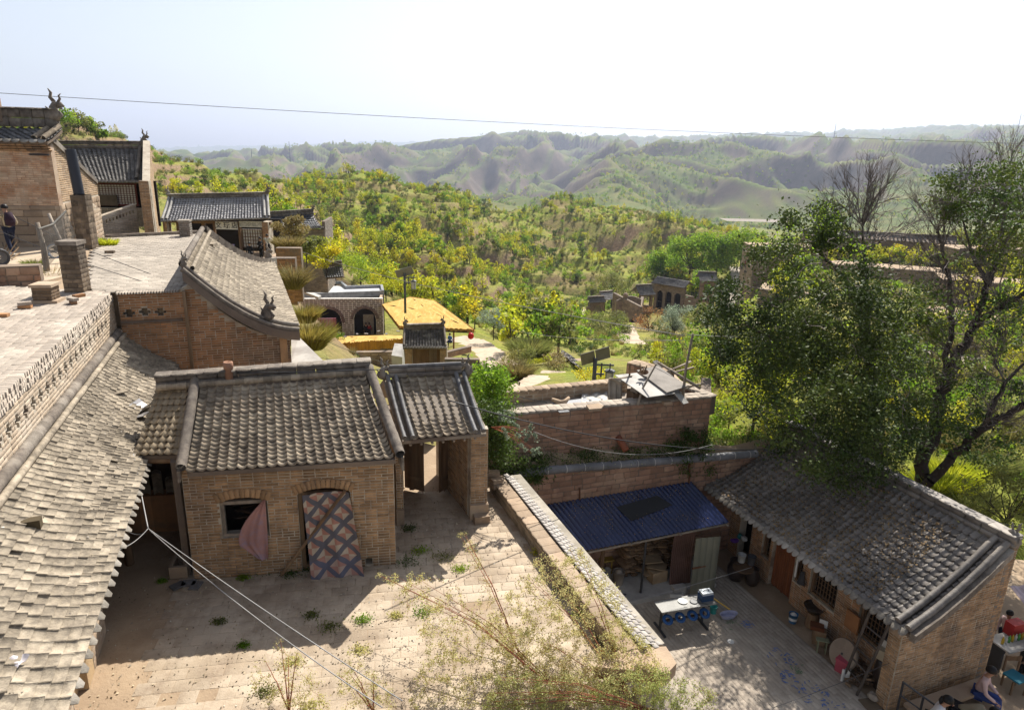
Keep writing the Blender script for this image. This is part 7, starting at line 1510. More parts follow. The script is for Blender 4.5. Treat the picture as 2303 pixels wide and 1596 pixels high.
hz = MB(); hz.prism([(-20000,-300,-700),(20000,-300,-700),(20000,15500,-700),(-20000,15500,-700)],[(-20000,-300,620),(20000,-300,620),(20000,15500,620),(-20000,15500,620)])
hm = bpy.data.materials.new('haze'); hm.use_nodes = True; nt = hm.node_tree; nt.nodes.clear(); o_ = nt.nodes.new('ShaderNodeOutputMaterial'); pv = nt.nodes.new('ShaderNodeVolumePrincipled'); pv.inputs['Density'].default_value = 1.05e-4; pv.inputs['Color'].default_value = (.68,.77,1.0,1); pv.inputs['Anisotropy'].default_value = .35
nt.links.new(pv.outputs[0],o_.inputs['Volume']); ho = hz.build('haze',hm); ho['kind'] = 'stuff'
# ================================================================== VEGETATION
def leafm(name,c1,c2,c3,trans=.58,spread=.35,rough=.55,spec=.3,hue=.015):
 return mat(name,c1,c2,c3,rough=rough,spread=spread,bump=0,trans=trans,hue=hue,scale=.35,pscale=.15,spec=spec)
L_YEL = leafm('yellow_green_leaf',(.52,.52,.03),(.34,.40,.025),(.66,.54,.03)); L_GRN = leafm('fresh_green_leaf',(.23,.36,.025),(.14,.25,.02),(.36,.43,.035)); L_DRK = leafm('dark_green_leaf',(.075,.125,.02),(.05,.085,.016),(.12,.17,.03),trans=.4)
L_OLV = leafm('olive_leaf',(.22,.24,.06),(.15,.17,.045),(.30,.27,.08)); L_RUS = leafm('rust_leaf',(.34,.17,.06),(.26,.13,.05),(.36,.24,.08)); L_SIL = leafm('silver_leaf',(.28,.33,.24),(.20,.26,.17),(.34,.38,.28)); L_DRY = leafm('dry_grass_blade',(.34,.26,.10),(.26,.21,.08),(.20,.21,.06),trans=.3)
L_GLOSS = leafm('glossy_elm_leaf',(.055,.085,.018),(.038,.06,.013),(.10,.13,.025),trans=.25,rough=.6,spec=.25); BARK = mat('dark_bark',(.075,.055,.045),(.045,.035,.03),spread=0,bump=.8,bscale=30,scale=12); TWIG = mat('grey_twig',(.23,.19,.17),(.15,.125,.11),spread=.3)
def quads(P,S,rng,up=.4,asp=.6):
 """leaf shaped quads at points P with sizes S"""
 n = len(P); a = rng.normal(size=(n,3)); a /= np.linalg.norm(a,axis=1)[:,None]; b = rng.normal(size=(n,3)); b[:,2] += up; b = np.cross(a,b); b /= np.linalg.norm(b,axis=1)[:,None] + 1e-9
 a = a * S[:,None] * .5; b = b * S[:,None] * .5 * asp; V = np.stack([P - a,P + b,P + a,P - b],1).reshape(-1,3); return V,np.arange(4 * n).reshape(-1,4)
def tubeq(segs,n=4):
 """segs: list of (p, q, r0, r1) -> quads"""
 P = np.array([s[0] for s in segs],float); Q = np.array([s[1] for s in segs],float); r0 = np.array([s[2] for s in segs]); r1 = np.array([s[3] for s in segs]); d = Q - P; l = np.linalg.norm(d,axis=1)[:,None] + 1e-9; d /= l
 h = np.where(np.abs(d[:,2:3]) < .9,[[0,0,1.]],[[1.,0,0]]); x = np.cross(d,h); x /= np.linalg.norm(x,axis=1)[:,None]; y = np.cross(d,x); V = []
 for k in range(n): a = 2 * math.pi * k / n; o = x * math.cos(a) + y * math.sin(a); V += [P + o * r0[:,None],Q + o * r1[:,None]]
 V = np.stack(V,1); F = [[2 * k,2 * ((k + 1) % n),2 * ((k + 1) % n) + 1,2 * k + 1] for k in range(n)]; F = np.array(F); m = len(segs)
 return V.reshape(-1,3),(F[None] + (np.arange(m) * 2 * n)[:,None,None]).reshape(-1,4)
def merge(parts):
 V = []; F = []; M = []; n = 0
 for i,(v,f) in enumerate(parts):
  if len(v) == 0: continue
  V.append(v); F.append(f + n); M.append(np.full(len(f),i)); n += len(v)
 return np.concatenate(V),np.concatenate(F),np.concatenate(M)
def protomesh(name,kind,seed,leafmat):
 r = np.random.default_rng(seed); segs = []; P = []
 if kind == 'slim':
  segs.append(((0,0,-.1),(0,0,.6),.018,.008)); n = 170
  for k in range(9): z = .25 + .08 * k; a = r.random() * 6.3; l = .22 * (1 - abs(z - .5)); segs.append(((0,0,z),(math.cos(a) * l,math.sin(a) * l,z + .16),.006,.003))
  t = r.random(n); z = .28 + .74 * t; rad = .20 * np.sin(np.clip(t * 1.05 + .05,0,1) * math.pi) ** .6 + .03; a = r.random(n) * 6.3; q = rad * r.random(n) ** .5; P = np.c_[np.cos(a) * q,np.sin(a) * q,z]; S = r.uniform(.05,.10,n)
 elif kind == 'round':
  segs.append(((0,0,-.1),(.02,0,.45),.03,.018)); C_ = []
  for k in range(10): a = r.random() * 6.3; q = r.uniform(.08,.36); C_.append((math.cos(a) * q,math.sin(a) * q,r.uniform(.38,.88) - q * .4)); segs.append(((.02,0,r.uniform(.25,.45)),C_[-1],.014,.004))
  n = 480; c = np.array(C_)[r.integers(0,10,n)]; v = r.normal(size=(n,3)); v /= np.linalg.norm(v,axis=1)[:,None]; P = c + v * (.16 * r.random(n) ** .4)[:,None] * [1,1,.75]; S = r.uniform(.045,.085,n)
 elif kind == 'shrub':
  n = 230; C_ = np.c_[r.uniform(-.4,.4,7),r.uniform(-.4,.4,7),r.uniform(.15,.55,7)]; c = C_[r.integers(0,7,n)]; v = r.normal(size=(n,3)); v /= np.linalg.norm(v,axis=1)[:,None]; P = c + v * .24 * r.random(n)[:,None] ** .5; P[:,2] = np.abs(P[:,2]); S = r.uniform(.07,.14,n); segs.append(((0,0,-.1),(0,0,.3),.02,.01))
 else:
  n = 130; a = r.random(n) * 6.3; q = r.random(n) ** .6 * .3; P = np.c_[np.cos(a) * q,np.sin(a) * q,np.zeros(n)]; d = np.c_[np.cos(a) * r.random(n) * .8,np.sin(a) * r.random(n) * .8,r.uniform(.7,1.4,n)]; d /= np.linalg.norm(d,axis=1)[:,None]; L = r.uniform(.4,.95,n)[:,None]
  s = np.cross(d,r.normal(size=(n,3))); s /= np.linalg.norm(s,axis=1)[:,None]; s *= .018; V = np.stack([P - s,P + s,P + d * L + s * .2,P + d * L - s * .2],1).reshape(-1,3); return fastmesh(name,V,np.arange(4 * n).reshape(-1,4),leafmat)
 lv = quads(P,S,r,.5,.75); V,F,M = merge([lv,tubeq(segs,4)]); return fastmesh(name,V,F,[leafmat,BARK],mi=M)
PROTO = []; PK = []
for i,(k,m,c_) in enumerate((('slim',L_YEL,'slim'),('slim',L_YEL,'slim'),('slim',L_GRN,'slimg'),('round',L_YEL,'yel'),('round',L_GRN,'grn'),('round',L_GRN,'grn'),('shrub',L_DRK,'shrub'),('shrub',L_DRK,'shrub'),('shrub',L_OLV,'shrubo'),('shrub',L_GRN,'shrubg'),('tuft',L_DRY,'tuft'),('tuft',L_OLV,'tuft'),('round',L_DRK,'drk'),('round',L_OLV,'olv'),('round',L_YEL,'yel'))):
 PROTO.append(protomesh(c_,k,100 + i,m)); PK.append(c_)
pc = bpy.data.collections.new('plants')
for i,me in enumerate(PROTO): pc.objects.link(bpy.data.objects.new('%02d_plant' % i,me))
def scatter(name,pts,rot,scl,idx):
 me = bpy.data.meshes.new(name); me.vertices.add(len(pts)); me.vertices.foreach_set('co',np.asarray(pts,np.float32).ravel())
 for nm,tp,a in (('rz','FLOAT',rot),('sc','FLOAT',scl),('ix','INT',idx)): at_ = me.attributes.new(nm,tp,'POINT'); at_.data.foreach_set('value',np.asarray(a,np.int32 if tp == 'INT' else np.float32))
 o = put(name,me); o['kind'] = 'stuff'; ng = bpy.data.node_groups.get('plant_scatter')
 if ng is None:
  ng = bpy.data.node_groups.new('plant_scatter','GeometryNodeTree'); ng.interface.new_socket('Geometry',in_out='INPUT',socket_type='NodeSocketGeometry'); ng.interface.new_socket('Geometry',in_out='OUTPUT',socket_type='NodeSocketGeometry')
  N = ng.nodes; L = ng.links; gi = N.new('NodeGroupInput'); go = N.new('NodeGroupOutput'); mp = N.new('GeometryNodeMeshToPoints'); ip = N.new('GeometryNodeInstanceOnPoints'); ci = N.new('GeometryNodeCollectionInfo'); ci.inputs['Collection'].default_value = pc; ci.inputs['Separate Children'].default_value = True; ci.inputs['Reset Children'].default_value = True
  def na(nm,tp): k = N.new('GeometryNodeInputNamedAttribute'); k.data_type = tp; k.inputs['Name'].default_value = nm; return k.outputs['Attribute']
  cx = N.new('ShaderNodeCombineXYZ'); L.new(na('rz','FLOAT'),cx.inputs['Z']); L.new(gi.outputs[0],mp.inputs['Mesh']); L.new(mp.outputs[0],ip.inputs['Points']); L.new(ci.outputs[0],ip.inputs['Instance']); ip.inputs['Pick Instance'].default_value = True; L.new(na('ix','INT'),ip.inputs['Instance Index']); L.new(cx.outputs[0],ip.inputs['Rotation'])
  c3 = N.new('ShaderNodeCombineXYZ'); s_ = na('sc','FLOAT'); [L.new(s_,c3.inputs[k]) for k in range(3)]; L.new(c3.outputs[0],ip.inputs['Scale']); L.new(ip.outputs[0],go.inputs[0])
 md = o.modifiers.new('scatter','NODES'); md.node_group = ng; return o
KO = [(-24,55,9),(-21,68,6),(-20,80,8),(-11,80,10),(-17,68,8),(-8,72,7),(-5.5,41,3),(-7,58,8),(-2,50,4)]
for (x,y,z,r) in ((1330,708,-28.0,7),(1352,712,-28.0,7),(1405,735,-28.0,6),(1450,708,-28.0,7),(1500,695,-28.0,10),(1565,708,-28.0,8)): p = at(x,y,z); KO.append((p.x,p.y,r))
for (x,y,w_) in ((1770,640,150),(1700,650,150),(1850,650,148),(1930,655,146),(2020,655,143),(2100,660,140),(1650,680,155),(1655,650,170),(1750,745,110),(1850,755,105),(1950,765,100),(2050,780,97),(2150,800,90),(2250,700,100),(1300,858,62)): p = aw(x,y,w_); KO.append((p.x,p.y,7))
for o in list(C.objects):
 if o.get('kind') == 'structure' and ('path' in o.name or 'road' in o.name or 'lane' in o.name or 'street' in o.name):
  v = o.data.vertices
  for k in range(0,len(v),24): KO.append((v[k].co.x,v[k].co.y,2.6))
KO = np.array(KO)
def clear(x,y):
 ok = np.ones(len(x),bool)
 for a,b,r in KO: ok &= (x - a) ** 2 + (y - b) ** 2 > r * r
 return ok
rg = np.random.default_rng(11)
def field(n,y0,y1,t0,t1,pw=2.0):
 y = (rg.random(n) * (y1 ** pw - y0 ** pw) + y0 ** pw) ** (1 / pw); x = y * rg.uniform(t0,t1,n); k = clear(x,y); x,y = x[k],y[k]; z = HZ(x,y); e = 1.5; gx = (HZ(x + e,y) - HZ(x - e,y)) / (2 * e); gy = (HZ(x,y + e) - HZ(x,y - e)) / (2 * e); return x,y,z,np.hypot(gx,gy)
def emit(name,x,y,z,sc_,ix): scatter(name,np.c_[x,y,z - .05],rg.random(len(x)) * 6.3,sc_,ix)
WIN = [(1305,1660,625,760,186),(1640,1700,585,700,200),(1000,1160,735,870,92),(640,870,655,760,80),(1395,1440,720,790,150),(1255,1325,785,860,60),(1850,2140,600,690,150),(1700,1990,695,740,118),(1085,1140,650,705,150)]
def opened(x,y,z,h):
 ok = np.ones(len(x),bool); c,s = math.cos(_p),math.sin(_p); zc = z + h - CAMZ; k = y * c - zc * s; u = y * s + zc * c; px = CX + FPX * (x + u * math.tan(_r)) / k; py = CY - FPX * (u - x * math.tan(_r)) / k
 for a,b,t,e,D in WIN: ok &= ~((px > a - 12) & (px < b + 12) & (py < e - 6) & (py > t - 60) & (k < D))
 return ok
x,y,z,sl = field(21000,26,460,-.82,.95); k = (sl < 1.15) & ((y > 34) | (x > 8) | (abs(x) < 6) & (y > 27)); x,y,z = x[k],y[k],z[k]; n = len(x)
nz = fbm(x,y,28,3,5); ty = np.where(rg.random(n) < .38,rg.integers(10,12,n),rg.choice([6,7,8,9,8,9],n)); emit('undergrowth',x,y,z,rg.uniform(.8,2.0,n) * np.where(ty >= 10,.75,1) * np.clip(y / 90,.45,1.3),ty)
x,y,z,sl = field(900,19.8,34,.30,.62); emit('bank_scrub',x,y,z,rg.uniform(.5,1.3,len(x)),rg.integers(6,12,len(x)))
x,y,z,sl = field(21000,62,460,-.80,.92,1.75); nz = fbm(x,y,60,3,15) + .5 * fbm(x,y,14,2,25); cq = (z + 1.2 * fbm(x,y,45,2,75)) / 4.2; k = (sl < .95) & (nz > -.25) & ((np.modf(cq + 100)[0] < .42) | (nz > .28) & (y < 300)) & ~((y < 110) & (x < -8)); x,y,z,nz = x[k],y[k],z[k],nz[k]; n = len(x)
ty = rg.choice([0,1,2,3,4,5,14,12,13,0,1,3],n); ty = np.where((nz < 0) & (rg.random(n) < .6),rg.choice([2,12,4,13],n),ty); up = fbm(x,y,45,2,35) > .2; ty = np.where(up & (rg.random(n) < .6),rg.choice([0,1,3,14],n),ty)
sc_ = rg.uniform(3.0,6.2,n) * np.where(ty >= 3,.95,1.0) * np.clip(1.25 - y / 900,.8,1.2) * np.clip(1.35 + x / y * 1.6,.5,1)
KIND = {0: ('slim_yellow_green_tree','slim young yellow-green tree standing on the terraced hillside','yellow-green young trees on the hillside'),2: ('slim_green_tree','slim young green tree standing on the terraced hillside','green young trees on the hillside'),
  3: ('yellow_round_tree','bushy round tree with yellowing leaves on the hillside','yellowing round trees on the hillside'),4: ('green_round_tree','bushy round bright green tree on the hillside','green round trees on the hillside'),
  12: ('dark_round_tree','bushy dark green tree in the shade of the hillside','dark trees on the hillside'),13: ('olive_round_tree','bushy olive green tree on the hillside','olive trees on the hillside')}
KIND[1] = KIND[0]; KIND[14] = KIND[3]; KIND[5] = KIND[4]
kk = opened(x,y,z,sc_); x,y,z,sc_,ty = x[kk],y[kk],z[kk],sc_[kk],ty[kk]; n = len(x); w_ = y * math.cos(_p) - (z - CAMZ) * math.sin(_p); rank = np.argsort(w_ / sc_); used = {}; ind = []; keep = np.ones(n,bool)
for i in rank:
 kn = KIND[int(ty[i])][0]; u = used.get(kn,0)
 px_,py_,_ = proj((x[i],y[i],z[i]))
 if u < 120 and -10 < px_ < 2310 and 330 < py_ < 900: used[kn] = u + 1; keep[i] = False; ind.append(i)
for i in ind:
 nm,lb,gp = KIND[int(ty[i])]; o = bpy.data.objects.new(nm,PROTO[int(ty[i])]); C.objects.link(o); o.location = (x[i],y[i],z[i] - .05); o.scale = (sc_[i],) * 3; o.rotation_euler.z = i % 6; tag(o,lb,'tree',gp)
emit('hillside_trees',x[keep],y[keep],z[keep],sc_[keep],ty[keep])
x,y,z,sl = field(2600,24,135,.22,.85,1.4); kk = opened(x,y,z,x * 0 + 2.0); x,y,z = x[kk],y[kk],z[kk]; n = len(x); emit('east_slope_scrub',x,y,z,rg.uniform(.8,3.2,n) * np.clip(y / 60,.5,1),rg.choice([3,4,8,9,10,11,13,2],n))
x,y,z,sl = field(26000,1150,3600,-.35,.85,1.3); k = (fbm(x,y,220,3,45) > -.05); x,y,z = x[k],y[k],z[k]; emit('far_hill_trees',x,y,z,rg.uniform(5,11,len(x)),rg.choice([4,3,8,5,9],len(x)))
def planted(i,px,py,dpt,h,name,label,cat='tree',wide=1.0,g=True):
 p = aw(px,py,dpt); z = float(HZ([p.x],[p.y])[0]) if g else p.z
 o = bpy.data.objects.new(name,PROTO[i]); C.objects.link(o); o.location = (p.x,p.y,min(z,p.z + 1.5)); o.scale = (h * wide,h * wide,h); o.rotation_euler.z = px % 6; return tag(o,label,cat)
def planted2(px,py,dpt,w,h,m,name,label,cat='bush',n=2600,leaf=.22,seed=0,lobes=9,group=None,z0=None,up=.4):
 """a bigger crown made for its own place: trunk, limbs, lobed leaf masses; px,py = base, depth along the axis"""
 p = aw(px,py,dpt); r = np.random.default_rng(seed + px); base = np.array([p.x,p.y,p.z]); t = thing(name,label,cat,p,group); segs = []; C_ = []
 for k in range(lobes): a = r.random() * 6.3; q = (r.random() ** .6) * w * .40; C_.append(base + [math.cos(a) * q,math.sin(a) * q,h * r.uniform(.28,.86) * (1 - .25 * q / w)])
 tr = base + [0,0,h * .22]; segs.append((base - [0,0,.8],tr,.035 * h * .6,.025 * h * .6))
 for c in C_: md = (tr + c) / 2 + r.normal(size=3) * .04 * h; segs += [(tr,md,.018 * h * .6,.01 * h * .6),(md,c,.01 * h * .6,.004 * h * .6)]
 c = np.array(C_)[r.integers(0,lobes,n)]; v = r.normal(size=(n,3)); v /= np.linalg.norm(v,axis=1)[:,None]; P = c + v * (r.random(n) ** .45)[:,None] * [w * .21,w * .21,h * .17]; lv = quads(P,r.uniform(.6,1.2,n) * leaf,r,up,.7)
 put('crown',fastmesh('crown',lv[0],lv[1],m),t); tv = tubeq(segs,6); put('trunk',fastmesh('trunk',tv[0],tv[1],BARK),t); return t
planted2(1490,640,215,13,13,L_GRN,'broadleaf_tree','large bright green tree at the left end of the clump above the village','tree',5200,.55,1,16)
planted2(1550,625,205,15,15,L_GRN,'broadleaf_tree','tallest bright green tree in the middle of the clump above the village','tree',6200,.55,2,18); planted2(1610,620,200,15,14,L_GRN,'broadleaf_tree','broad bright green tree right of the tallest one above the village','tree',6000,.55,3,18)
planted2(1665,600,195,14,12,L_GRN,'broadleaf_tree','darker green tree at the right end of the clump above the village road','tree',5200,.55,4,16); planted2(1580,665,180,9,7,L_GRN,'broadleaf_tree','green tree directly behind the slanting roofed corner house','tree',2600,.45,5)
planted2(1375,682,175,9.5,9,L_OLV,'broadleaf_tree','rounded grey-green tree over the pale roofed shelter','tree',3600,.35,6,12); planted2(1362,780,120,8.5,7.5,L_OLV,'tamarisk','feathery olive tamarisk on the slope below the village lane','bush',4200,.25,7,14)
planted2(1458,755,125,6,6.2,L_RUS,'rust_tree','small rust-brown tree in front of the tiled pavilion','tree',1100,.25,8); planted2(1515,765,115,5.8,7,L_SIL,'silver_tree','silvery grey-green bush-like tree in front of the three arch house','tree',4200,.22,9,14)
planted2(1590,750,100,7,5,L_OLV,'broadleaf_bush','brownish olive bush right of the silvery tree','bush',2400,.25,10); planted2(1625,905,48,4.5,5.5,L_YEL,'yellow_bush','tall bright yellow-green bush right of the terrace corner','bush',5200,.14,11,16)
planted2(1690,985,36,4.6,5.0,L_YEL,'yellow_bush','yellow-green bush behind the pipe capped wall end','bush',5200,.12,12,16); planted2(1560,845,58,5,5,L_GRN,'green_bush','fresh green bush behind the poles of the shelter','bush',3200,.16,13); planted2(1660,860,60,6,6,L_OLV,'green_bush','olive bush under the big elm','bush',3600,.18,14)
planted2(1250,860,60,3.2,4.2,L_DRY,'dry_bush','dry reddish-brown bush left of the cave hut','bush',1500,.14,15); planted2(1215,850,66,3.4,3.2,L_YEL,'yellow_bush','low yellow-green bush beside the footpath','bush',2200,.16,16); planted2(1170,830,58,3.2,2.6,L_OLV,'green_bush','grey-green feathery bush on the bank by the footpath','bush',2400,.12,17)
planted2(1330,905,45,3,2.6,L_YEL,'yellow_bush','small yellow-green bush behind the far parapet of the terrace','bush',1800,.12,18); planted2(1110,750,80,4,3.2,L_SIL,'pale_bush','pale grey-green bush at the corner below the yellow canopy','bush',2600,.16,19)
for i,(x_,y_,d_,w,h,m,l) in enumerate(((710,646,90,6,7,L_GRN,'tall green sumac bush right of the brick stubs'),(755,648,92,7,6.5,L_GRN,'broad green sumac bush above the arched shop roof'),(812,652,94,7.5,6,L_GRN,'rounded green bush behind the arched shop roof'),(868,664,92,5,4,L_YEL,'yellow-green bush at the right end of the arched shop'),(652,545,52,3.0,2.2,L_DRY,'dry straw coloured bush beside the shop'),(690,590,55,3,2.4,L_OLV,'olive grass clump below the grey house'),(735,610,60,4,3,L_YEL,'light green bush beside the hidden tiled wall'))):
 planted2(x_,y_,d_,w,h,m,'sumac_bush' if m is L_GRN else 'hillside_bush',l,'bush',2600,.2,30 + i)
for i,(x_,y_,d_,h_) in enumerate(((150,300,150,7),(178,303,155,7.5),(195,306,158,6),(215,312,160,6),(232,318,160,4))):
 planted2(x_,y_,d_,h_ * .8,h_ * .8,L_OLV if i % 2 else L_GRN,'hilltop_tree',['leftmost','second','middle','fourth','rightmost'][i] + ' tree of the row on the hilltop behind the big house','tree',700,.5,60 + i)
def plume(px,py,dpt,w,h,m,label,n=900,seed=0,name='grass_clump',th=.008,lean=(0,0)):
 p = aw(px,py,dpt); r = np.random.default_rng(seed); a = r.random(n) * 6.3; q = r.random(n) ** .5 * w * .4; P = np.c_[np.cos(a) * q,np.sin(a) * q * .6,np.zeros(n)] + np.array(p); sp_ = .55 * q / (w * .4 + 1e-6) + r.random(n) * .35
 d = np.c_[np.cos(a) * sp_ + lean[0],np.sin(a) * sp_ + lean[1],r.uniform(.7,1.3,n)]; d /= np.linalg.norm(d,axis=1)[:,None]; L = (r.uniform(.35,1,n) * h)[:,None]; s = np.cross(d,r.normal(size=(n,3))); s /= np.linalg.norm(s,axis=1)[:,None]; s *= th
 md = P + d * L * .6; e = P + d * L + np.c_[np.cos(a),np.sin(a),-np.ones(n) * .6] * L * .12; V = np.stack([P - s,P + s,md + s,md - s,md - s,md + s,e + s * .2,e - s * .2],1).reshape(-1,3)
 me = fastmesh(name,V - np.array(p),np.arange(8 * n).reshape(-1,4),m); o = put(name,me); o.location = p; return tag(o,label,'grass' if 'grass' in name else 'weed')
plume(694,785,30,1.5,1.5,leafm('ochre_plume',(.34,.26,.06),(.22,.22,.05),(.40,.22,.08),trans=.4),'rounded ochre and green grass bush beside the swept roof hall',2600,1,th=.012); plume(683,725,32,1.2,1.0,MATS['ochre_plume'],'rusty plume of grass above the ochre bush',1500,2,th=.012); plume(660,650,36,1.0,1.6,L_DRY,'strip of dry grass along the hall eave',1200,3,th=.012)
plume(648,560,48,1.7,1.1,L_DRY,'dry grass clump on the bank right of the shop',1400,4,th=.02); plume(1190,800,62,3.4,2.0,L_OLV,'feathery green grass on the bank right of the footpath',2200,5,th=.02); plume(1160,850,50,2.4,1.6,L_DRY,'dry orange grass at the foot of the bank',1500,6,th=.016)
plume(240,552,26,.9,.35,L_YEL,'bright green weeds at the foot of the flue pillar',700,7,'weed_patch'); plume(215,550,26.5,.6,.35,L_GRN,'darker weeds left of the bright patch on the second terrace',400,8,'weed_patch'); plume(120,660,20.4,.7,1.0,L_DRY,'dry reddish weeds between the crooked poles',900,9,'weed_patch'); plume(78,600,21.5,.7,.3,L_OLV,'low green weeds on the sandy lane',500,10,'weed_patch')
for i,(x_,y_,d_,w,h,m) in enumerate(((2110,1110,23,2.2,.9,L_YEL),(2180,1150,22,1.6,.8,L_OLV),(2140,1080,26,2.4,.9,L_YEL),(2230,1060,27,2,.8,L_OLV),(2170,1010,31,2.6,1,L_DRY),(2250,950,36,3,1.2,L_OLV),(2120,960,36,3,1.2,L_YEL))):
 plume(x_,y_,d_,w,h,m,['large bright grass clump just behind the house ridge','olive grass clump lower on the bank behind the ridge','grass clump under the leaning trunk','olive grass right of the leaning trunk','dry grass between the two trunks','grass high on the bank at the right edge','bright grass seen between the trunks'][i],1400,20 + i,th=.014)
planted2(2255,1210,20.5,2.6,2.4,L_OLV,'small_tree','small open branched tree behind the gable at the right edge','tree',2600,.09,80,14)
def grow(skel,targets,r_end,r_gain=.55,jit=.12,nseg=3,droop=0,maxr=None):
 nodes = [np.array(s[0]) for s in skel]; rad = [s[1] for s in skel]; segs = []; tg = [np.array(t) for t in targets]; A = np.array(nodes); R_ = np.array(rad)
 ds = [np.min(np.linalg.norm(A - t,axis=1)) for t in tg]; r = np.random.default_rng(3)
 for i in np.argsort(ds):
  t = tg[i]; d = np.linalg.norm(A - t,axis=1) * (1 + .4 * (A[:,2] > t[2] + .1)); k = int(np.argmin(d)); p = A[k]; L = np.linalg.norm(t - p)
  if L < 1e-3: continue
  r0 = min(R_[k] * .8,r_end + L * .012 * r_gain * 2); prev = p; q = []
  for j in range(1,nseg + 1):
   f = j / nseg; c = p + (t - p) * f + r.normal(size=3) * jit * L * (f < 1) * .6; c[2] += .10 * L * math.sin(f * 3.14) - droop * f * f * L; ra = r0 + (r_end - r0) * f; rb = r0 + (r_end - r0) * (f - 1 / nseg); segs.append((prev,c,rb,ra)); q.append((c,ra)); prev = c
  A = np.vstack([A,[c for c,_ in q]]); R_ = np.r_[R_,[ra for _,ra in q]]
 return segs,A
def limb(pts,r0,r1,n=8):
 P = [np.array(p) for p in pts]; out = []; segs = []; T = len(P) - 1
 for i in range(T):
  for k in range(n): a = P[i] + (P[i + 1] - P[i]) * (k / n); f = (i + k / n) / T; out.append((a,r0 + (r1 - r0) * f))
 out.append((P[-1],r1)); r = np.random.default_rng(int(abs(P[0][0]) * 100)); Q = [(a + r.normal(size=3) * rr * .35,rr) for a,rr in out]
 for (a,ra),(b,rb) in zip(Q[:-1],Q[1:]): segs.append((a,b,ra,rb))
 return Q,segs
def sunlit(C_,spots):  # drops leaf clumps along the sun line so chosen spots get light
 out = []
 for c in C_:
  ok = True
  for (s,rad,pr) in spots:
   v = Vector(c) - Vector(s); t = v.dot(SUN_DIR)
   if t > 0 and (v - SUN_DIR * t).length < rad and rr.random() < pr: ok = False
  if ok: out.append(c)
 return out
SPOTS = [((5.2,13.2,-3.6),1.15,.95),((4.4,14.0,-3.6),.8,.8),((6.2,12.6,-3.6),.8,.6),((9.8,13.2,-.5),.7,.6),((9.0,13.6,-.8),.6,.5),((8.4,15.2,-.8),.6,.5),((6.0,16.6,-1.5),.8,.9)]
def fan(segs,p,d,L,r,lv):
 for k in range(3 if lv > 1 else 2):
  nd = np.array(d) + rr.normal(size=3) * .42 + [0,0,.18]; nd /= np.linalg.norm(nd); l = L * rr.uniform(.7,1.15); m = p + nd * l * .5 + rr.normal(size=3) * .03 * L; q = m + (nd + np.array([0,0,.12])) * l * .5
  segs += [(p,m,r,r * .8),(m,q,r * .8,r * .6)]
  if lv: fan(segs,q,nd,L * .72,r * .62,lv - 1); fan(segs,m,nd,L * .55,r * .5,lv - 2) if lv > 1 else None
def bigtree(name,label,base,limbs,clumps,leaves,leafsize,m,twigs=(),crad=.55):
 t = thing(name,label,'tree',base); sk = []; sg = []
 for pts,r0,r1 in limbs: q,s = limb(pts,r0,r1); sk += q; sg += s
 tv = tubeq(sg,8); put('trunk',fastmesh('trunk',tv[0],tv[1],BARK,True),t)
 s2,A = grow(sk,clumps,.008,jit=.2); tv = tubeq(s2,5); put('branches',fastmesh('branches',tv[0],tv[1],BARK),t)
 r = np.random.default_rng(9); c = np.array([tuple(q) for q in clumps]); n = leaves; w = r.uniform(.4,1.6,len(c)); w /= w.sum(); cc = c[r.choice(len(c),n,p=w)]; v = r.normal(size=(n,3)) * [1,1,.7]; P = cc + v * crad * r.uniform(.35,1,n)[:,None] * .62
 lv = quads(P,r.uniform(.6,1.25,n) * leafsize,r,.9,.62); o = put('crown',fastmesh('crown',lv[0],lv[1],m),t)
 if len(twigs): s3,_ = grow([(a,.02) for a in A[::3]] + sk[::2],twigs,.011,jit=.07,nseg=3); tv = tubeq(s3,3); put('twigs',fastmesh('twigs',tv[0],tv[1],TWIG),t)
 return t
rr = np.random.default_rng(21)
def W(x,y,w): p = aw(x,y,w); return (p.x,p.y,p.z)
def inside(poly,n,w0,w1,rej=None):
 f = inpoly(poly); xs = [p[0] for p in poly]; ys = [p[1] for p in poly]; out = []
 while len(out) < n:
  x_,y_ = rr.uniform(min(xs),max(xs)),rr.uniform(min(ys),max(ys))
  if f(x_,y_): out.append(W(x_,y_,rr.uniform(w0,w1)))
 return out
elm = [(1600,700),(1640,640),(1700,560),(1760,500),(1800,470),(1850,520),(1900,500),(1960,560),(2000,640),(1990,720),(2060,800),(2090,900),(2060,1000),(2010,1060),(1960,1110),(1880,1100),(1800,1060),(1730,1000),(1690,940),(1640,860),(1600,780)]
cl = inside(elm,205,17.8,23.6) + inside([(1590,690),(1750,640),(1850,720),(1800,820),(1700,840),(1610,800)],56,17.8,21) + inside([(1700,860),(1960,860),(2020,1000),(1960,1085),(1880,1085),(1760,1030)],24,16.9,18.6)
gapf = lambda p: True
bE = W(1978,1135,21.5); bE2 = (bE[0],bE[1],-5.5)
limbsE = [([bE2,W(1980,1000,21.8),W(1965,860,22),W(1950,720,22.2),W(1946,600,22.3),W(1938,505,22.5)],.20,.03),([W(1965,860,22),W(1935,720,22.4),W(1905,625,23),W(1830,560,23.5)],.13,.04),
   ([W(1972,940,22),W(1880,860,21.5),W(1770,780,21),W(1660,720,21)],.12,.03),([W(1976,1000,22),W(1870,980,21),W(1780,960,20.5)],.10,.03),([W(1965,860,22),W(2010,760,22.5),W(2040,660,23)],.09,.03),([W(1975,1010,22),W(1960,1060,20.8),W(1900,1080,20)],.07,.02)]
tw = inside(elm,380,17.8,24)
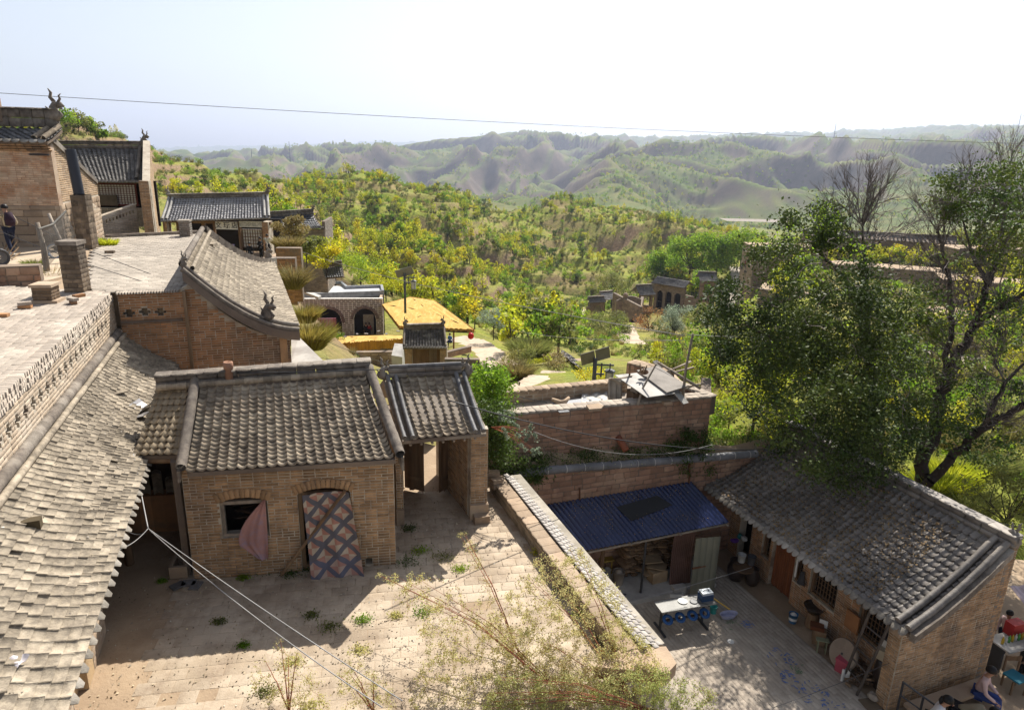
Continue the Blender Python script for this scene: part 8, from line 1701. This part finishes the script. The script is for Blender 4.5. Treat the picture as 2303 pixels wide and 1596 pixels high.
cl2 = inside([(1740,560),(1760,470),(1785,470),(1800,560)],14,21,23) + inside([(1830,540),(1850,440),(1870,450),(1880,560)],12,21,23) + inside([(1690,600),(1700,520),(1730,520),(1740,600)],10,21,23)
cl = sunlit(cl,SPOTS); cl2 = sunlit(cl2,SPOTS)
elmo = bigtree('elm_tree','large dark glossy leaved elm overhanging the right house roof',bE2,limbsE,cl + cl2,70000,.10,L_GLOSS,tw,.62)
sg = []
for q_,dd_ in (((1938,505),(-.25,0,1)),((1938,510),(.35,0,1)),((1944,560),(.7,0,.8)),((1944,560),(-.6,0,.9)),((1936,500),(0,.2,1))): fan(sg,np.array(W(*q_,22.5)),dd_,.80,.028,4)
tv = tubeq(sg,3); put('bare_twigs',fastmesh('bare_twigs',tv[0],tv[1],TWIG),elmo)
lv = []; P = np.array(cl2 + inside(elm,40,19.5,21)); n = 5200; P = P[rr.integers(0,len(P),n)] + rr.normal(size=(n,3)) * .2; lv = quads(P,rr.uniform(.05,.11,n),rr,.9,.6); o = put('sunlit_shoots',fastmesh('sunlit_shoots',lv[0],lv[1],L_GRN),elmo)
bB = W(2065,1140,22.5); bB2 = (bB[0],bB[1],-5.5)
limbsB = [([bB2,W(2078,1030,22.8),W(2115,880,23),W(2152,800,23.2),W(2190,730,23.4),W(2222,640,23.5),W(2253,550,23.8),W(2262,425,24)],.25,.03),([W(2078,1010,22.8),W(2110,900,23.5),W(2140,740,24),W(2136,630,24.3),W(2110,520,24.5)],.15,.04),
   ([W(2070,1115,22.6),W(2140,1030,22),W(2210,960,21.6),W(2320,905,21)],.16,.10),([W(2190,730,23.4),W(2250,690,22.5),W(2330,640,22)],.12,.05),([W(2222,640,23.5),W(2180,560,24),W(2160,470,24.5)],.08,.02),([W(2210,960,21.6),W(2260,860,21.5),W(2330,790,21.5)],.08,.03),([W(2253,550,23.8),W(2310,480,23.5),W(2340,400,23)],.07,.02)]
clB = inside([(2090,400),(2160,380),(2200,470),(2130,500)],34,22,25) + inside([(2190,370),(2320,350),(2330,640),(2200,600)],95,21,25) + inside([(1990,640),(2110,640),(2120,760),(2000,780)],44,20.5,23) + inside([(2090,830),(2330,850),(2330,1010),(2200,1060),(2090,960)],60,20.5,24) + inside([(2200,640),(2330,640),(2330,820),(2230,800)],16,20,24)
twB = inside([(2000,480),(2090,420),(2180,400),(2330,420),(2330,880),(2180,900),(2060,820),(1990,640)],1100,20.5,25.5) + inside([(2080,820),(2330,840),(2330,1000),(2120,1000)],120,20.5,24)
clB += inside([(1960,560),(2290,420),(2310,800),(2050,860)],18,17.5,20)  # extra leaf clumps added to cast shade on the right house roof
clB = sunlit(clB,SPOTS); hb_ = bigtree('half_bare_tree','big leaning tree with mostly bare grey twigs at the right edge',bB2,limbsB,clB,18000,.11,leafm('mid_green_leaf',(.08,.125,.02),(.05,.085,.018),(.16,.19,.03),trans=.35,rough=.6,spec=.25),twB,.5)
sg = []
for q_,w_,dd_ in (((2110,520),24.5,(-.2,0,1)),((2136,630),24.3,(-.7,0,.8)),((2140,700),24,(-.8,-.2,.5)),((2160,470),24.5,(0,0,1)),((2253,550),23.8,(-.5,0,.9)),((2222,640),23.5,(-.6,-.3,.7)),((2190,730),23.4,(-.8,0,.6)),((2115,880),23,(-.8,-.3,.5)),((2250,690),22.5,(.3,0,.9)),((2262,425),24,(0,0,1)),((2210,960),21.6,(.2,-.3,.9)),((2120,560),24.4,(-.6,0,.8)),((2180,560),24,(-.5,0,.9)),((2260,860),21.5,(-.3,0,.9)),((2140,740),24,(.5,0,.9)),((2152,800),23.2,(-.9,0,.3))): fan(sg,np.array(W(*q_,w_)),dd_,.86,.030,4)
tv = tubeq(sg,3); put('bare_twigs',fastmesh('bare_twigs',tv[0],tv[1],TWIG),hb_)
SAGE = leafm('wormwood_leaf',(.60,.55,.23),(.50,.48,.17),(.66,.58,.30),trans=.45,rough=.9); RSTEM = mat('reddish_stem',(.34,.12,.07),(.25,.09,.05),spread=.2,bump=0)
def herb(base,tips,label,n,ls,m=SAGE,sm=RSTEM,r0=.013,name='wormwood_bush',stems=6,spread=.03,cat='bush',seedn=5):
 r = np.random.default_rng(seedn); b = np.array(base); T = [np.array(t) for t in tips]; far = sorted(T,key=lambda t: -np.linalg.norm(t - b))[:stems * 3][::3]; sk = []; sg = []
 for f in far: q,s = limb([b,b + (f - b) * .5 + [0,0,np.linalg.norm(f - b) * .08],f],r0,.003,6); sk += q; sg += s
 s2,A = grow(sk,T,.0026,r_gain=.3,jit=.18); t = thing(name,label,cat,base); tv = tubeq(sg + s2,4); put('stems',fastmesh('stems',tv[0],tv[1],sm),t)
 S = np.array([x[0] for x in s2]); E = np.array([x[1] for x in s2]); k = r.integers(0,len(S),n); P = S[k] + (E[k] - S[k]) * r.random(n)[:,None] + r.normal(size=(n,3)) * spread; lv = quads(P,r.uniform(.6,1.4,n) * ls,r,.5,.55); put('foliage',fastmesh('foliage',lv[0],lv[1],m),t); return t
def tipsin(poly,n,yb,zt,w=None):
 f = inpoly(poly); xs = [p[0] for p in poly]; ys = [p[1] for p in poly]; out = []
 while len(out) < n:
  x_,y_ = rr.uniform(min(xs),max(xs)),rr.uniform(min(ys),max(ys))
  if f(x_,y_): z = .08 + zt * max(.05,(yb - y_) / (yb - min(ys))) * rr.uniform(.45,1); p = at(x_,y_,z); out.append(tuple(p))
 return out
herb(at(1412,1560,.02),tipsin([(1150,1330),(1210,1250),(1300,1230),(1380,1300),(1430,1400),(1490,1490),(1500,1560),(1250,1570),(1110,1500),(1090,1400)],760,1570,2.1),'largest wormwood bush with red stems spreading over the courtyard corner',22000,.03,seedn=5)
herb(at(1300,1590,.02),tipsin([(850,1290),(960,1290),(1050,1340),(1250,1450),(1350,1590),(900,1596),(960,1450)],460,1596,1.7),'wide pale green wormwood leaning left of the largest one',14000,.028,seedn=6)
herb(at(1180,1500,.02),tipsin([(1030,1200),(1055,1180),(1090,1290),(1180,1480),(1130,1480)],70,1500,2.0),'single tall wormwood stalk rising towards the gate',1800,.022,seedn=7,stems=3)
herb(at(1480,1600,.1),tipsin([(1120,1520),(1500,1500),(1620,1560),(1600,1610),(1080,1615)],560,1610,.8),'low dense wormwood thicket along the bottom edge',12000,.03,m=leafm('greener_wormwood',(.42,.46,.14),(.32,.36,.11),(.5,.46,.2),trans=.4),seedn=8)
for i,(bx,by,pl,nn_,l) in enumerate(((650,1600,[(560,1500),(620,1430),(720,1500),(740,1590),(580,1590)],90,'sparse reddish wormwood at the bottom left of the courtyard'),(840,1600,[(750,1500),(800,1480),(880,1540),(900,1600),(770,1600)],70,'sparse wormwood between the two cables at the bottom'))):
 herb(at(bx,by,.02),tipsin(pl,nn_,1600,1.1),l,2600,.022,seedn=9 + i,stems=4)
def weed(px,py,w,h,m,label,n=260,z=0.0,seed=0,ls=.035,name='weed'):
 p = at(px,py,z); r = np.random.default_rng(seed); q = r.normal(size=(n,3)) * [w * .35,w * .28,h * .3]; q[:,2] = np.abs(q[:,2]) + .01; lv = quads(q,r.uniform(.6,1.4,n) * ls,r,.3,.6)
 o = put(name,fastmesh(name,lv[0],lv[1],m)); o.location = p; return tag(o,label,'weed')
WL = [(817,1395,.26,.14,L_GRN,'leafy green weed in the sunny middle of the courtyard'),(952,1378,.34,.16,L_GRN,'broad green weed near the wormwood'),(742,1410,.3,.08,L_OLV,'flat olive weed at the shadow edge'),(700,1385,.22,.08,L_OLV,'small dark weed left of the shadow edge weed'),(810,1463,.26,.1,SAGE,'pale tuft below the leafy weed'),(660,1490,.26,.12,SAGE,'pale tuft in the lower left courtyard'),(548,1452,.16,.08,L_GRN,'small green weed on the shadow boundary'),(495,1398,.2,.06,L_OLV,'low weed in the shaded paving left'),(548,1300,.2,.08,L_GRN,'rosette weed at the foot of the hut window wall'),(590,1285,.3,.1,L_DRK,'dark weed along the hut wall'),(690,1280,.4,.14,L_DRK,'dark weeds left of the quilt'),(650,1290,.3,.1,L_DRK,'weeds at the foot of the leaning pole'),(945,1240,.3,.16,L_GRN,'bright weed in the shade below the gate'),(995,1255,.4,.16,L_OLV,'olive weed cluster beside the bright shaded weed'),(915,1265,.4,.14,L_DRK,'dark weeds by the hut corner'),(1035,1280,.25,.12,L_GRN,'green weed on the sunny edge near the gate'),(890,1385,.2,.12,SAGE,'yellowish tuft between the two green weeds'),(365,1307,.14,.05,L_GRN,'tiny weed in the dark alley'),(600,1555,.3,.1,L_OLV,'low weed at the bottom left'),(1210,1245,.2,.2,L_YEL,'yellowish weed growing at the parapet foot, far one'),(1262,1330,.4,.24,L_OLV,'weeds in the gutter along the parapet middle'),(1355,1440,.4,.24,L_OLV,'weeds in the gutter near the parapet end'),(1310,1385,.3,.2,L_GRN,'green weeds in the parapet gutter'),(920,1190,.25,.14,L_DRK,'dark weed at the left gate pillar'),(700,1590,.3,.1,SAGE,'pale tuft at the bottom edge')]
for i,(x_,y_,w,h,m,l) in enumerate(WL): weed(x_,y_,w,h,m,l,seed=i)
def ivy(pts,n,m,label,sp=.12,ls=.06,seed=0,name='creeper',cat='creeper'):
 r = np.random.default_rng(seed); P = np.array([tuple(p) for p in pts]); k = r.integers(0,len(P),n); Q = P[k] + r.normal(size=(n,3)) * sp; c = P.mean(0); lv = quads(Q - c,r.uniform(.6,1.3,n) * ls,r,.6,.75); o = put(name,fastmesh(name,lv[0],lv[1],m)); o.location = c; return tag(o,label,cat)
lp = lambda s,t: Vector(ledge(s,t)) + Z3 * .06
ivy([lp(rr.uniform(.03,.22),rr.uniform(0,1)) - Z3 * rr.uniform(0,.35) for _ in range(60)] + [onwall(rr.uniform(1120,1230),rr.uniform(1030,1075),rB0,dW) + nW * .08 for _ in range(40)],5200,L_DRK,'dense dark creeper hanging over the left end of the retaining wall',.1,.06,1)
ivy([lp(rr.uniform(.2,.62),rr.uniform(.1,.9)) for _ in range(90)],4200,L_DRK,'low dark creeper along the earth ledge',.09,.045,2); ivy([lp(rr.uniform(.24,.5),rr.uniform(.05,.5)) for _ in range(50)],900,SAGE,'tiny white flowered weeds along the earth ledge',.1,.03,3)
ivy([onwall(rr.uniform(1500,1602),rr.uniform(975,1062),rB0,dW) + V3(0,rr.uniform(-.1,.5),0) for _ in range(60)],4200,L_DRK,'creeper hanging from the right part of the red terrace wall over the pipe',.09,.06,4)
ivy([W(rr.uniform(1072,1140),rr.uniform(830,925),rr.uniform(18.2,20)) for _ in range(80)],5200,L_GRN,'fresh green bush between the gatehouse and the stone terrace',.14,.08,5,'green_bush','bush'); ivy([W(rr.uniform(1085,1150),rr.uniform(910,1030),rr.uniform(17,18)) for _ in range(80)],5200,L_DRK,'dark leafy mass below the green bush by the gatehouse',.14,.07,6,'green_bush','bush')
tp_ = []
for k in range(46): x_ = rr.uniform(1120,1215); tp_.append(tuple(aw(x_,930 + (x_ - 1120) * .55 + rr.uniform(-25,55),16.2)))
herb(W(1105,960,16.8),tp_,'arching pale sprigs reaching out over the red terrace wall',1700,.045,m=L_SIL,name='arching_shrub',r0=.012,stems=8,spread=.02)  # silvery leaf colour carries the white sunlight on these sprigs
n = 4200; s_ = rr.random(n) ** .8 * .85; t_ = rr.random(n) * .95; P = np.array([tuple(fR(float(a),float(b)) + Z3 * .10) for a,b in zip(s_,t_)]); V,F = quads(P,rr.uniform(.03,.075,n),rr,3,.7); o = put('fallen_leaves',fastmesh('fallen_leaves',V,F,mat('fallen_leaf',(.20,.13,.06),(.13,.09,.05),(.26,.17,.07),spread=.5,bump=0))); o['kind'] = 'stuff'
n = 700; P = np.array([tuple(BL0.lerp(BL1,rr.random()).lerp(BF0.lerp(BF1,rr.random()),rr.random() ** 1.6 * .9) + Z3 * .06) for _ in range(n)]); V,F = quads(P,rr.uniform(.02,.05,n),rr,3,.7); o = put('leaf_litter',fastmesh('leaf_litter',V,F,MATS['fallen_leaf'])); o['kind'] = 'stuff'
n = 5000; X = rr.uniform(-7.5,2.2,n); Y = rr.uniform(6.5,16.5,n); P = np.c_[X,Y,np.full(n,.012)]; P = P[[_in(a,b) for a,b in zip(X,Y)]]; V,F = quads(P,rr.uniform(.012,.05,len(P)),rr,3,.8); o = put('straw_and_crumbs',fastmesh('straw_and_crumbs',V,F,mat('dry_crumbs',(.40,.33,.22),(.25,.2,.14),(.5,.46,.4),spread=.5,bump=0))); o['kind'] = 'stuff'
n = 2600; P = np.array([tuple(fL(rr.random(),rr.random()) + Z3 * .085) for _ in range(n)]); V,F = quads(P,rr.uniform(.012,.05,n),rr,3,.8); o = put('roof_crumbs',fastmesh('roof_crumbs',V,F,mat('pale_crumbs',(.42,.37,.31),(.22,.19,.16),spread=.5,bump=0))); o['kind'] = 'stuff'
# ================================================================== PEOPLE
SKIN = flat('skin',(.42,.24,.16),.6); HAIR = flat('black_hair',(.012,.01,.01),.5)
def skinned(name,joints,edges,m,parent,sub=1):
 me = bpy.data.meshes.new(name); me.from_pydata([tuple(j[0]) for j in joints],edges,[]); o = bpy.data.objects.new(name,me)
 md = o.modifiers.new('skin','SKIN'); md.use_smooth_shade = True
 for v,j in zip(me.skin_vertices[0].data,joints): r = j[1]; v.radius = r if isinstance(r,tuple) else (r,r)
 me.skin_vertices[0].data[0].use_root = True; sd = o.modifiers.new('sub','SUBSURF'); sd.levels = sub; sd.render_levels = sub
 nm = bake(o); nm.materials.clear(); nm.materials.append(m); nm.name = name; return put(name,nm,parent)
def person(p,H,face,pose,label,top,bottom,group=None,near=False,arms=None,hat=None,skirt=False,hair_long=False,lean=0.0):
 """p: point under the feet (standing) or seat (sitting: ground below); face: heading angle; arms: two wrist targets (right, forward, up) in body units"""
 p = Vector(p); f = V3(math.cos(face),math.sin(face),0); r = V3(f.y,-f.x,0); t = thing('person',label,'person',p,group); k = H / 1.7
 sit = pose == 'sit'; hip = .46 if sit else .90; Q = lambda a,b,c: p + (r * a + f * b + Z3 * c) * k
 ln = lean; ch = Q(0,ln * .42,hip + .42 * math.cos(ln)); nk = Q(0,ln * .55,hip + .56 * math.cos(ln)); hd = nk + (f * (.04 + ln * .10) + Z3 * (.13 - ln * .04)) * k
 pel = Q(0,0,hip); J = [(pel,.10 * k),(Q(0,ln * .2,hip + .2 * math.cos(ln)),.095 * k),(ch,(.13 * k,.10 * k)),(nk,.05 * k),(hd,.085 * k),(hd + Z3 * .08 * k,.08 * k)]; E = [(0,1),(1,2),(2,3),(3,4),(4,5)]
 body = list(J); eb = list(E); AR = []; LG = []
 arms = arms or ((.26,.02,hip - .08),(.26,.02,hip - .08))
 for s,(ax,ay_,az) in ((-1,arms[0]),(1,arms[1])):
  sh = ch + (r * (.17 * s) + Z3 * .06) * k; wr = Q(ax * s,ay_,az); md = (sh + wr) / 2; d = (wr - sh).length; bend = math.sqrt(max(0,(.29 * k) ** 2 - (d / 2) ** 2)); el = md + (r * .5 * s - f * .5 - Z3 * .5).normalized() * bend
  n = len(body); body += [(sh,.05 * k),(el,.036 * k),(wr,.026 * k)]; eb += [(2,n),(n,n + 1),(n + 1,n + 2)]; AR.append((sh,el,wr))
  hv = (wr - el).normalized(); pm = wr + hv * .07 * k; n2 = len(body); body.append((pm,(.036 * k,.016 * k))); eb.append((n + 2,n2))
  if near:
   sd = hv.cross(f).normalized() if abs(hv.dot(f)) < .9 else r
   for q in range(4): a = pm + sd * ((q - 1.5) * .018 * k); b = a + hv * (.045 - .006 * abs(q - 1.3)) * k; c = b + (hv - Z3 * .5).normalized() * .03 * k; m_ = len(body); body += [(a + hv * .02 * k,.009),(b,.008),(c,.007)]; eb += [(n2,m_),(m_,m_ + 1),(m_ + 1,m_ + 2)]
   m_ = len(body); body += [(wr + hv * .03 * k + sd * .035 * k,.010),(wr + hv * .07 * k + sd * .05 * k,.008)]; eb += [(n2,m_),(m_,m_ + 1)]
 for s in (-1,1):
  h0 = Q(.09 * s,0,hip - .02)
  if sit: kn = Q(.12 * s,.42,.48); an = Q(.12 * s,.46,.07)
  elif pose == 'walk': kn = Q(.09 * s,.14 * (s > 0) - .02,.48); an = Q(.10 * s,.22 * s,.08 + .03 * (s < 0))
  else: kn = Q(.10 * s,.03,.48); an = Q(.11 * s,0,.08)
  to = an + f * .15 * k - Z3 * .045 * k; n = len(body); body += [(h0,.085 * k),(kn,.055 * k),(an,.036 * k),(to,.03 * k)]; eb += [(0,n),(n,n + 1),(n + 1,n + 2),(n + 2,n + 3)]; LG.append((h0,kn,an,to))
 skinned('body',body,eb,SKIN,t,1)
 tj = [(pel + Z3 * .02 * k,.13 * k),(J[1][0],.125 * k),(ch,(.165 * k,.125 * k)),(nk - Z3 * .02,.07 * k)]; te = [(0,1),(1,2),(2,3)]
 for sh,el,wr in AR: n = len(tj); tj += [(sh,.068 * k),(el,.052 * k),(wr,.042 * k)]; te += [(2,n),(n,n + 1),(n + 1,n + 2)]
 skinned('shirt',tj,te,top,t,1)
 lj = [(pel,.135 * k)]; le = []
 for h0,kn,an,to in LG: n = len(lj); lj += [(h0,.105 * k),(kn,.075 * k),(an + Z3 * .02,.06 * k)]; le += [(0,n),(n,n + 1),(n + 1,n + 2)]
 skinned('trousers',lj,le,bottom,t,1)
 for h0,kn,an,to in LG: b = MB(); b.tube([an - f * .05 * k - Z3 * .03 * k,an + f * .06 * k - Z3 * .035 * k,to + f * .02],[.04 * k,.05 * k,.035 * k],8); b.build('shoe',M_WHITE if near else M_IRON,t,True)
 b = MB(); c = hd + Z3 * .06 * k - f * .018 * k; b.grid(lambda u,v: c + (r * math.cos(u * 6.283) * math.sin(v * 1.9) + f * math.sin(u * 6.283) * math.sin(v * 1.9) * 1.1 + Z3 * math.cos(v * 1.9)) * .112 * k,14,7)
 if hair_long: b.tube([c - f * .09 * k,c - f * .13 * k - Z3 * .10 * k,c - f * .12 * k - Z3 * .2 * k],[.06 * k,.05 * k,.02 * k],8)
 b.build('hair' if not hat else 'cap',hat or HAIR,t,True)
 if near:
  MB().tube([hd + f * .085 * k,hd + f * .11 * k - Z3 * .02 * k],[.012 * k,.014 * k],6).build('nose',SKIN,t,True)
  for s in (-1,1): MB().lathe(hd + r * .034 * s * k + f * .088 * k + Z3 * .025 * k,[(.001,0),(.009 * k,.002),(.001,.006)],8,axis=f).build('eye',HAIR,t)
  MB().box(hd + f * .088 * k - Z3 * .045 * k,(.035 * k,.012,.008 * k),face - math.pi / 2).build('mouth',flat('lip',(.3,.1,.08)),t)
 return t
T_ = lambda n,c: flat(n + '_cloth',c,.9,bump=.1)
NAVY = T_('navy',(.02,.025,.05)); BLK = T_('black',(.015,.015,.018)); CREAM = T_('cream',(.55,.47,.33)); WHT = T_('white',(.68,.67,.68)); KHK = T_('khaki',(.26,.22,.15)); PNK = T_('pale_pink',(.58,.42,.40)); JEAN = T_('jean_blue',(.035,.06,.20)); GRY = T_('grey',(.30,.29,.27)); BLU = T_('bright_blue',(.04,.13,.38)); RED = T_('red',(.40,.03,.03))
p = at(30,574,4.66); pr_ = person(p,1.62,math.radians(150),'walk','person in a cream top and dark trousers carrying a dark backpack beside the big house',CREAM,NAVY,near=True,arms=((.22,.30,1.05),(.24,.25,1.0)))
b = MB(); fb = V3(math.cos(math.radians(150)),math.sin(math.radians(150)),0); b.tube([p - fb * .17 + Z3 * 1.0,p - fb * .20 + Z3 * 1.2,p - fb * .16 + Z3 * 1.42],[.14,.16,.10],8); single(b,'backpack',T_('plum',(.035,.018,.03)),'dark plum backpack worn by the person at the left edge','backpack',smooth=True)
zs = LZ - .1; gdir = math.atan2(go.y,go.x)
person(V3(9.35,12.12,zs),1.6,gdir + .5,'sit','seated person in a white top leaning forward at the stair railing',WHT,BLK,near=True,arms=((.24,.42,.5),(.26,.45,.42)),lean=.35,hair_long=True)
person(V3(10.15,12.45,zs),1.6,gdir + .35,'sit','person bent far forward in a khaki vest and pale sleeves, reading papers',KHK,BLK,near=True,arms=((.14,.55,.42),(.16,.58,.42)),lean=1.05)
person(V3(10.95,12.95,zs),1.6,gdir + .45,'sit','seated person in a pale pink vest with white sleeves and blue jeans',PNK,JEAN,near=True,arms=((.16,.38,.52),(.16,.38,.5)),lean=.18)
b = MB(); c_ = V3(10.15,12.45,zs) + V3(math.cos(gdir + .35),math.sin(gdir + .35),0) * .66 + Z3 * .44; b.box(c_,(.24,.3,.015),gdir); b.box(c_ + Z3 * .02,(.2,.26,.012),gdir + .4); single(b,'paper_booklet',flat('yellowish_paper',(.55,.45,.2),.8),'open yellowish booklet held by the bent person','booklet')
person(V3(12.75,14.75,zs),1.3,math.radians(200),'stand','child in a white and pink top standing behind the gable by the stall',PNK,NAVY,near=True,arms=((.14,.25,.85),(.16,.22,.9)))
person(V3(12.9,13.55,zs),1.65,math.radians(120),'sit','person in dark clothes sitting in the shade near the blue topped chair',BLK,BLK,arms=((.2,.35,.6),(.2,.35,.6)),lean=.2)
q = lambda x,y,w: aw(x,y,w)
person(q(604,577,54),1.72,math.radians(-80),'stand','person in a grey vest raising both hands to the face beside the shop',GRY,BLK,arms=((.14,.2,1.52),(.14,.2,1.52))); person(q(588,582,52),1.6,math.radians(-20),'stand','person in a long black coat standing by the shop',BLK,BLK,arms=((.1,.22,1.1),(.12,.2,1.2))); person(q(563,580,53),1.6,math.radians(-60),'sit','person in black sitting low in front of the shop',BLK,BLK)
for i,(x,a,H,tc,bc,pose,l,ht) in enumerate(((735,90,1.7,BLU,BLK,'stand','person in a bright blue jacket seen from behind in the left arch',None),(719,60,1.6,WHT,BLK,'stand','person in a white sleeved top at the left side of the left arch',None),(711,20,1.5,PNK,BLK,'sit','person in pale clothes sitting at the far left of the arched shop',None),(781,200,1.6,GRY,BLK,'sit','person in a white cap sitting bent between the two arches',M_WHITE),(768,-30,1.55,BLK,BLK,'sit','person in dark clothes sitting right of the left arch',None),(831,-90,1.75,RED,BLK,'stand','person in a dark red top standing in the right arch',None),(824,-90,1.75,BLK,BLK,'stand','person in black standing left of the one in red in the right arch',None))):
 person(at(x,757,-14.15),H,math.radians(a),pose,l,tc,bc,hat=ht,lean=.3 if pose == 'sit' else 0)
person(q(1012,778,62),1.6,math.radians(-120),'sit','person in blue sitting in the shade of the yellow canopy',BLU,NAVY)
for i,(x,y,w,tc,l) in enumerate(((1656,613,150,BLK,'dark dressed person standing highest on the village road'),(1668,607,152,BLK,'person in black on the upper village road near the plastered house'),(1675,602,154,RED,'person in red on the upper village road'),(1675,622,145,NAVY,'person in navy walking down the village road'),(1652,638,138,WHT,'person in white lower on the village road'),(1564,704,140,BLU,'person in pale blue beside the low arched doorway'),(2014,720,110,WHT,'person in white on the village street below the dwellings'),(1946,668,125,WHT,'person in pale clothes by the cave dwellings'))):
 p_ = aw(x,y,w); g_ = float(HZ([p_.x],[p_.y])[0]); person(V3(p_.x,p_.y,max(p_.z,g_ + .05)),1.7,i * 1.3,'walk',l,tc,NAVY if tc is not NAVY else KHK)
# ================================================================== CABLES
def cable(p0,p1,sag,r,label,m=None,name='cable',n=24,cat='cable'):
 p0,p1 = Vector(p0),Vector(p1); b = MB(); b.tube([p0.lerp(p1,k / n) - Z3 * sag * 4 * (k / n) * (1 - k / n) for k in range(n + 1)],r,5); return single(b,name,m or M_IRON,label,cat,smooth=True)
PC = flat('pale_cable',(.33,.32,.31),.5)
cable(aw(-40,207,30),aw(2360,325,44),.25,.012,'thin dark cable crossing the whole sky'); cable(aw(300,1020,13.2),at(333,1188,2.1),0,.012,'pale wire dropping from the left eave',PC)
k0_ = at(333,1188,2.1); cable(k0_,aw(905,1575,8.6),.05,.008,'upper pale cable running down across the courtyard',PC); cable(k0_ + V3(.02,0,-.03),aw(860,1590,8.5),.12,.008,'lower pale cable running down across the courtyard',PC)
cable(at(230,1240,2.3),k0_,.12,.007,'slack tie wire between the left eave and the cable knot',PC); cable(at(235,1150,2.5),aw(325,1200,11.6),.15,.006,'looped thin wire hanging below the left eave')
cable(aw(392,838,14.5),aw(860,830,14.9),.03,.012,'black cable along the hut ridge'); cable(aw(200,640,21),aw(835,815,40),.6,.012,'thin dark cable over the second terrace'); cable(aw(0,470,23),aw(410,640,20),.15,.01,'upper thin cable crossing the second terrace'); cable(aw(0,520,21),aw(400,655,19),.1,.01,'lower thin cable crossing the second terrace')
cable(aw(620,545,55),aw(1540,755,21),.5,.016,'long pale cable from the shop to the tall pole',PC); cable(aw(700,750,50),aw(1230,905,18.5),.4,.014,'dark cable passing the little gatehouse roof'); cable(aw(1010,900,14.6),aw(1720,1010,20),.35,.014,'black cable in front of the red terrace wall'); cable(aw(1200,970,17),aw(1600,1000,19.5),.45,.008,'sagging pale wire on the red wall',PC)
cable(aw(1720,1010,20),aw(2330,1190,18),.3,.012,'dark cable from the pipe end over the right house'); cable(aw(1540,752,21),aw(2330,680,24),.5,.012,'pale wire from the tall pole into the trees',PC); cable(aw(1150,742,40),aw(1540,765,21),.2,.01,'thin wire arriving at the tall pole from the left',PC); cable(at(1390,1360,-2.9),at(1690,1275,-2.6),.03,.008,'white clothes line across the lower courtyard',PC); cable(at(1740,1590,-2.6),at(2000,1490,-2.4),.03,.006,'thin dark line low over the lower courtyard')
for i,(x,y,h,l) in enumerate(((566,350,34,'thin mast on the left far ridge'),(651,338,40,'taller mast on the left far ridge'),(1876,307,60,'mast on the right far ridge'),(2288,296,80,'tallest mast on the ridge at the right edge'))):
 p_ = aw(x,y,2600); b = MB(); b.tube([p_ - Z3 * 60,p_ + Z3 * h * .8],[2.2,.8],4); single(b,'radio_mast',M_IRON,l,'mast','masts on the far ridges')
bpy.data.scenes.remove(_ts)
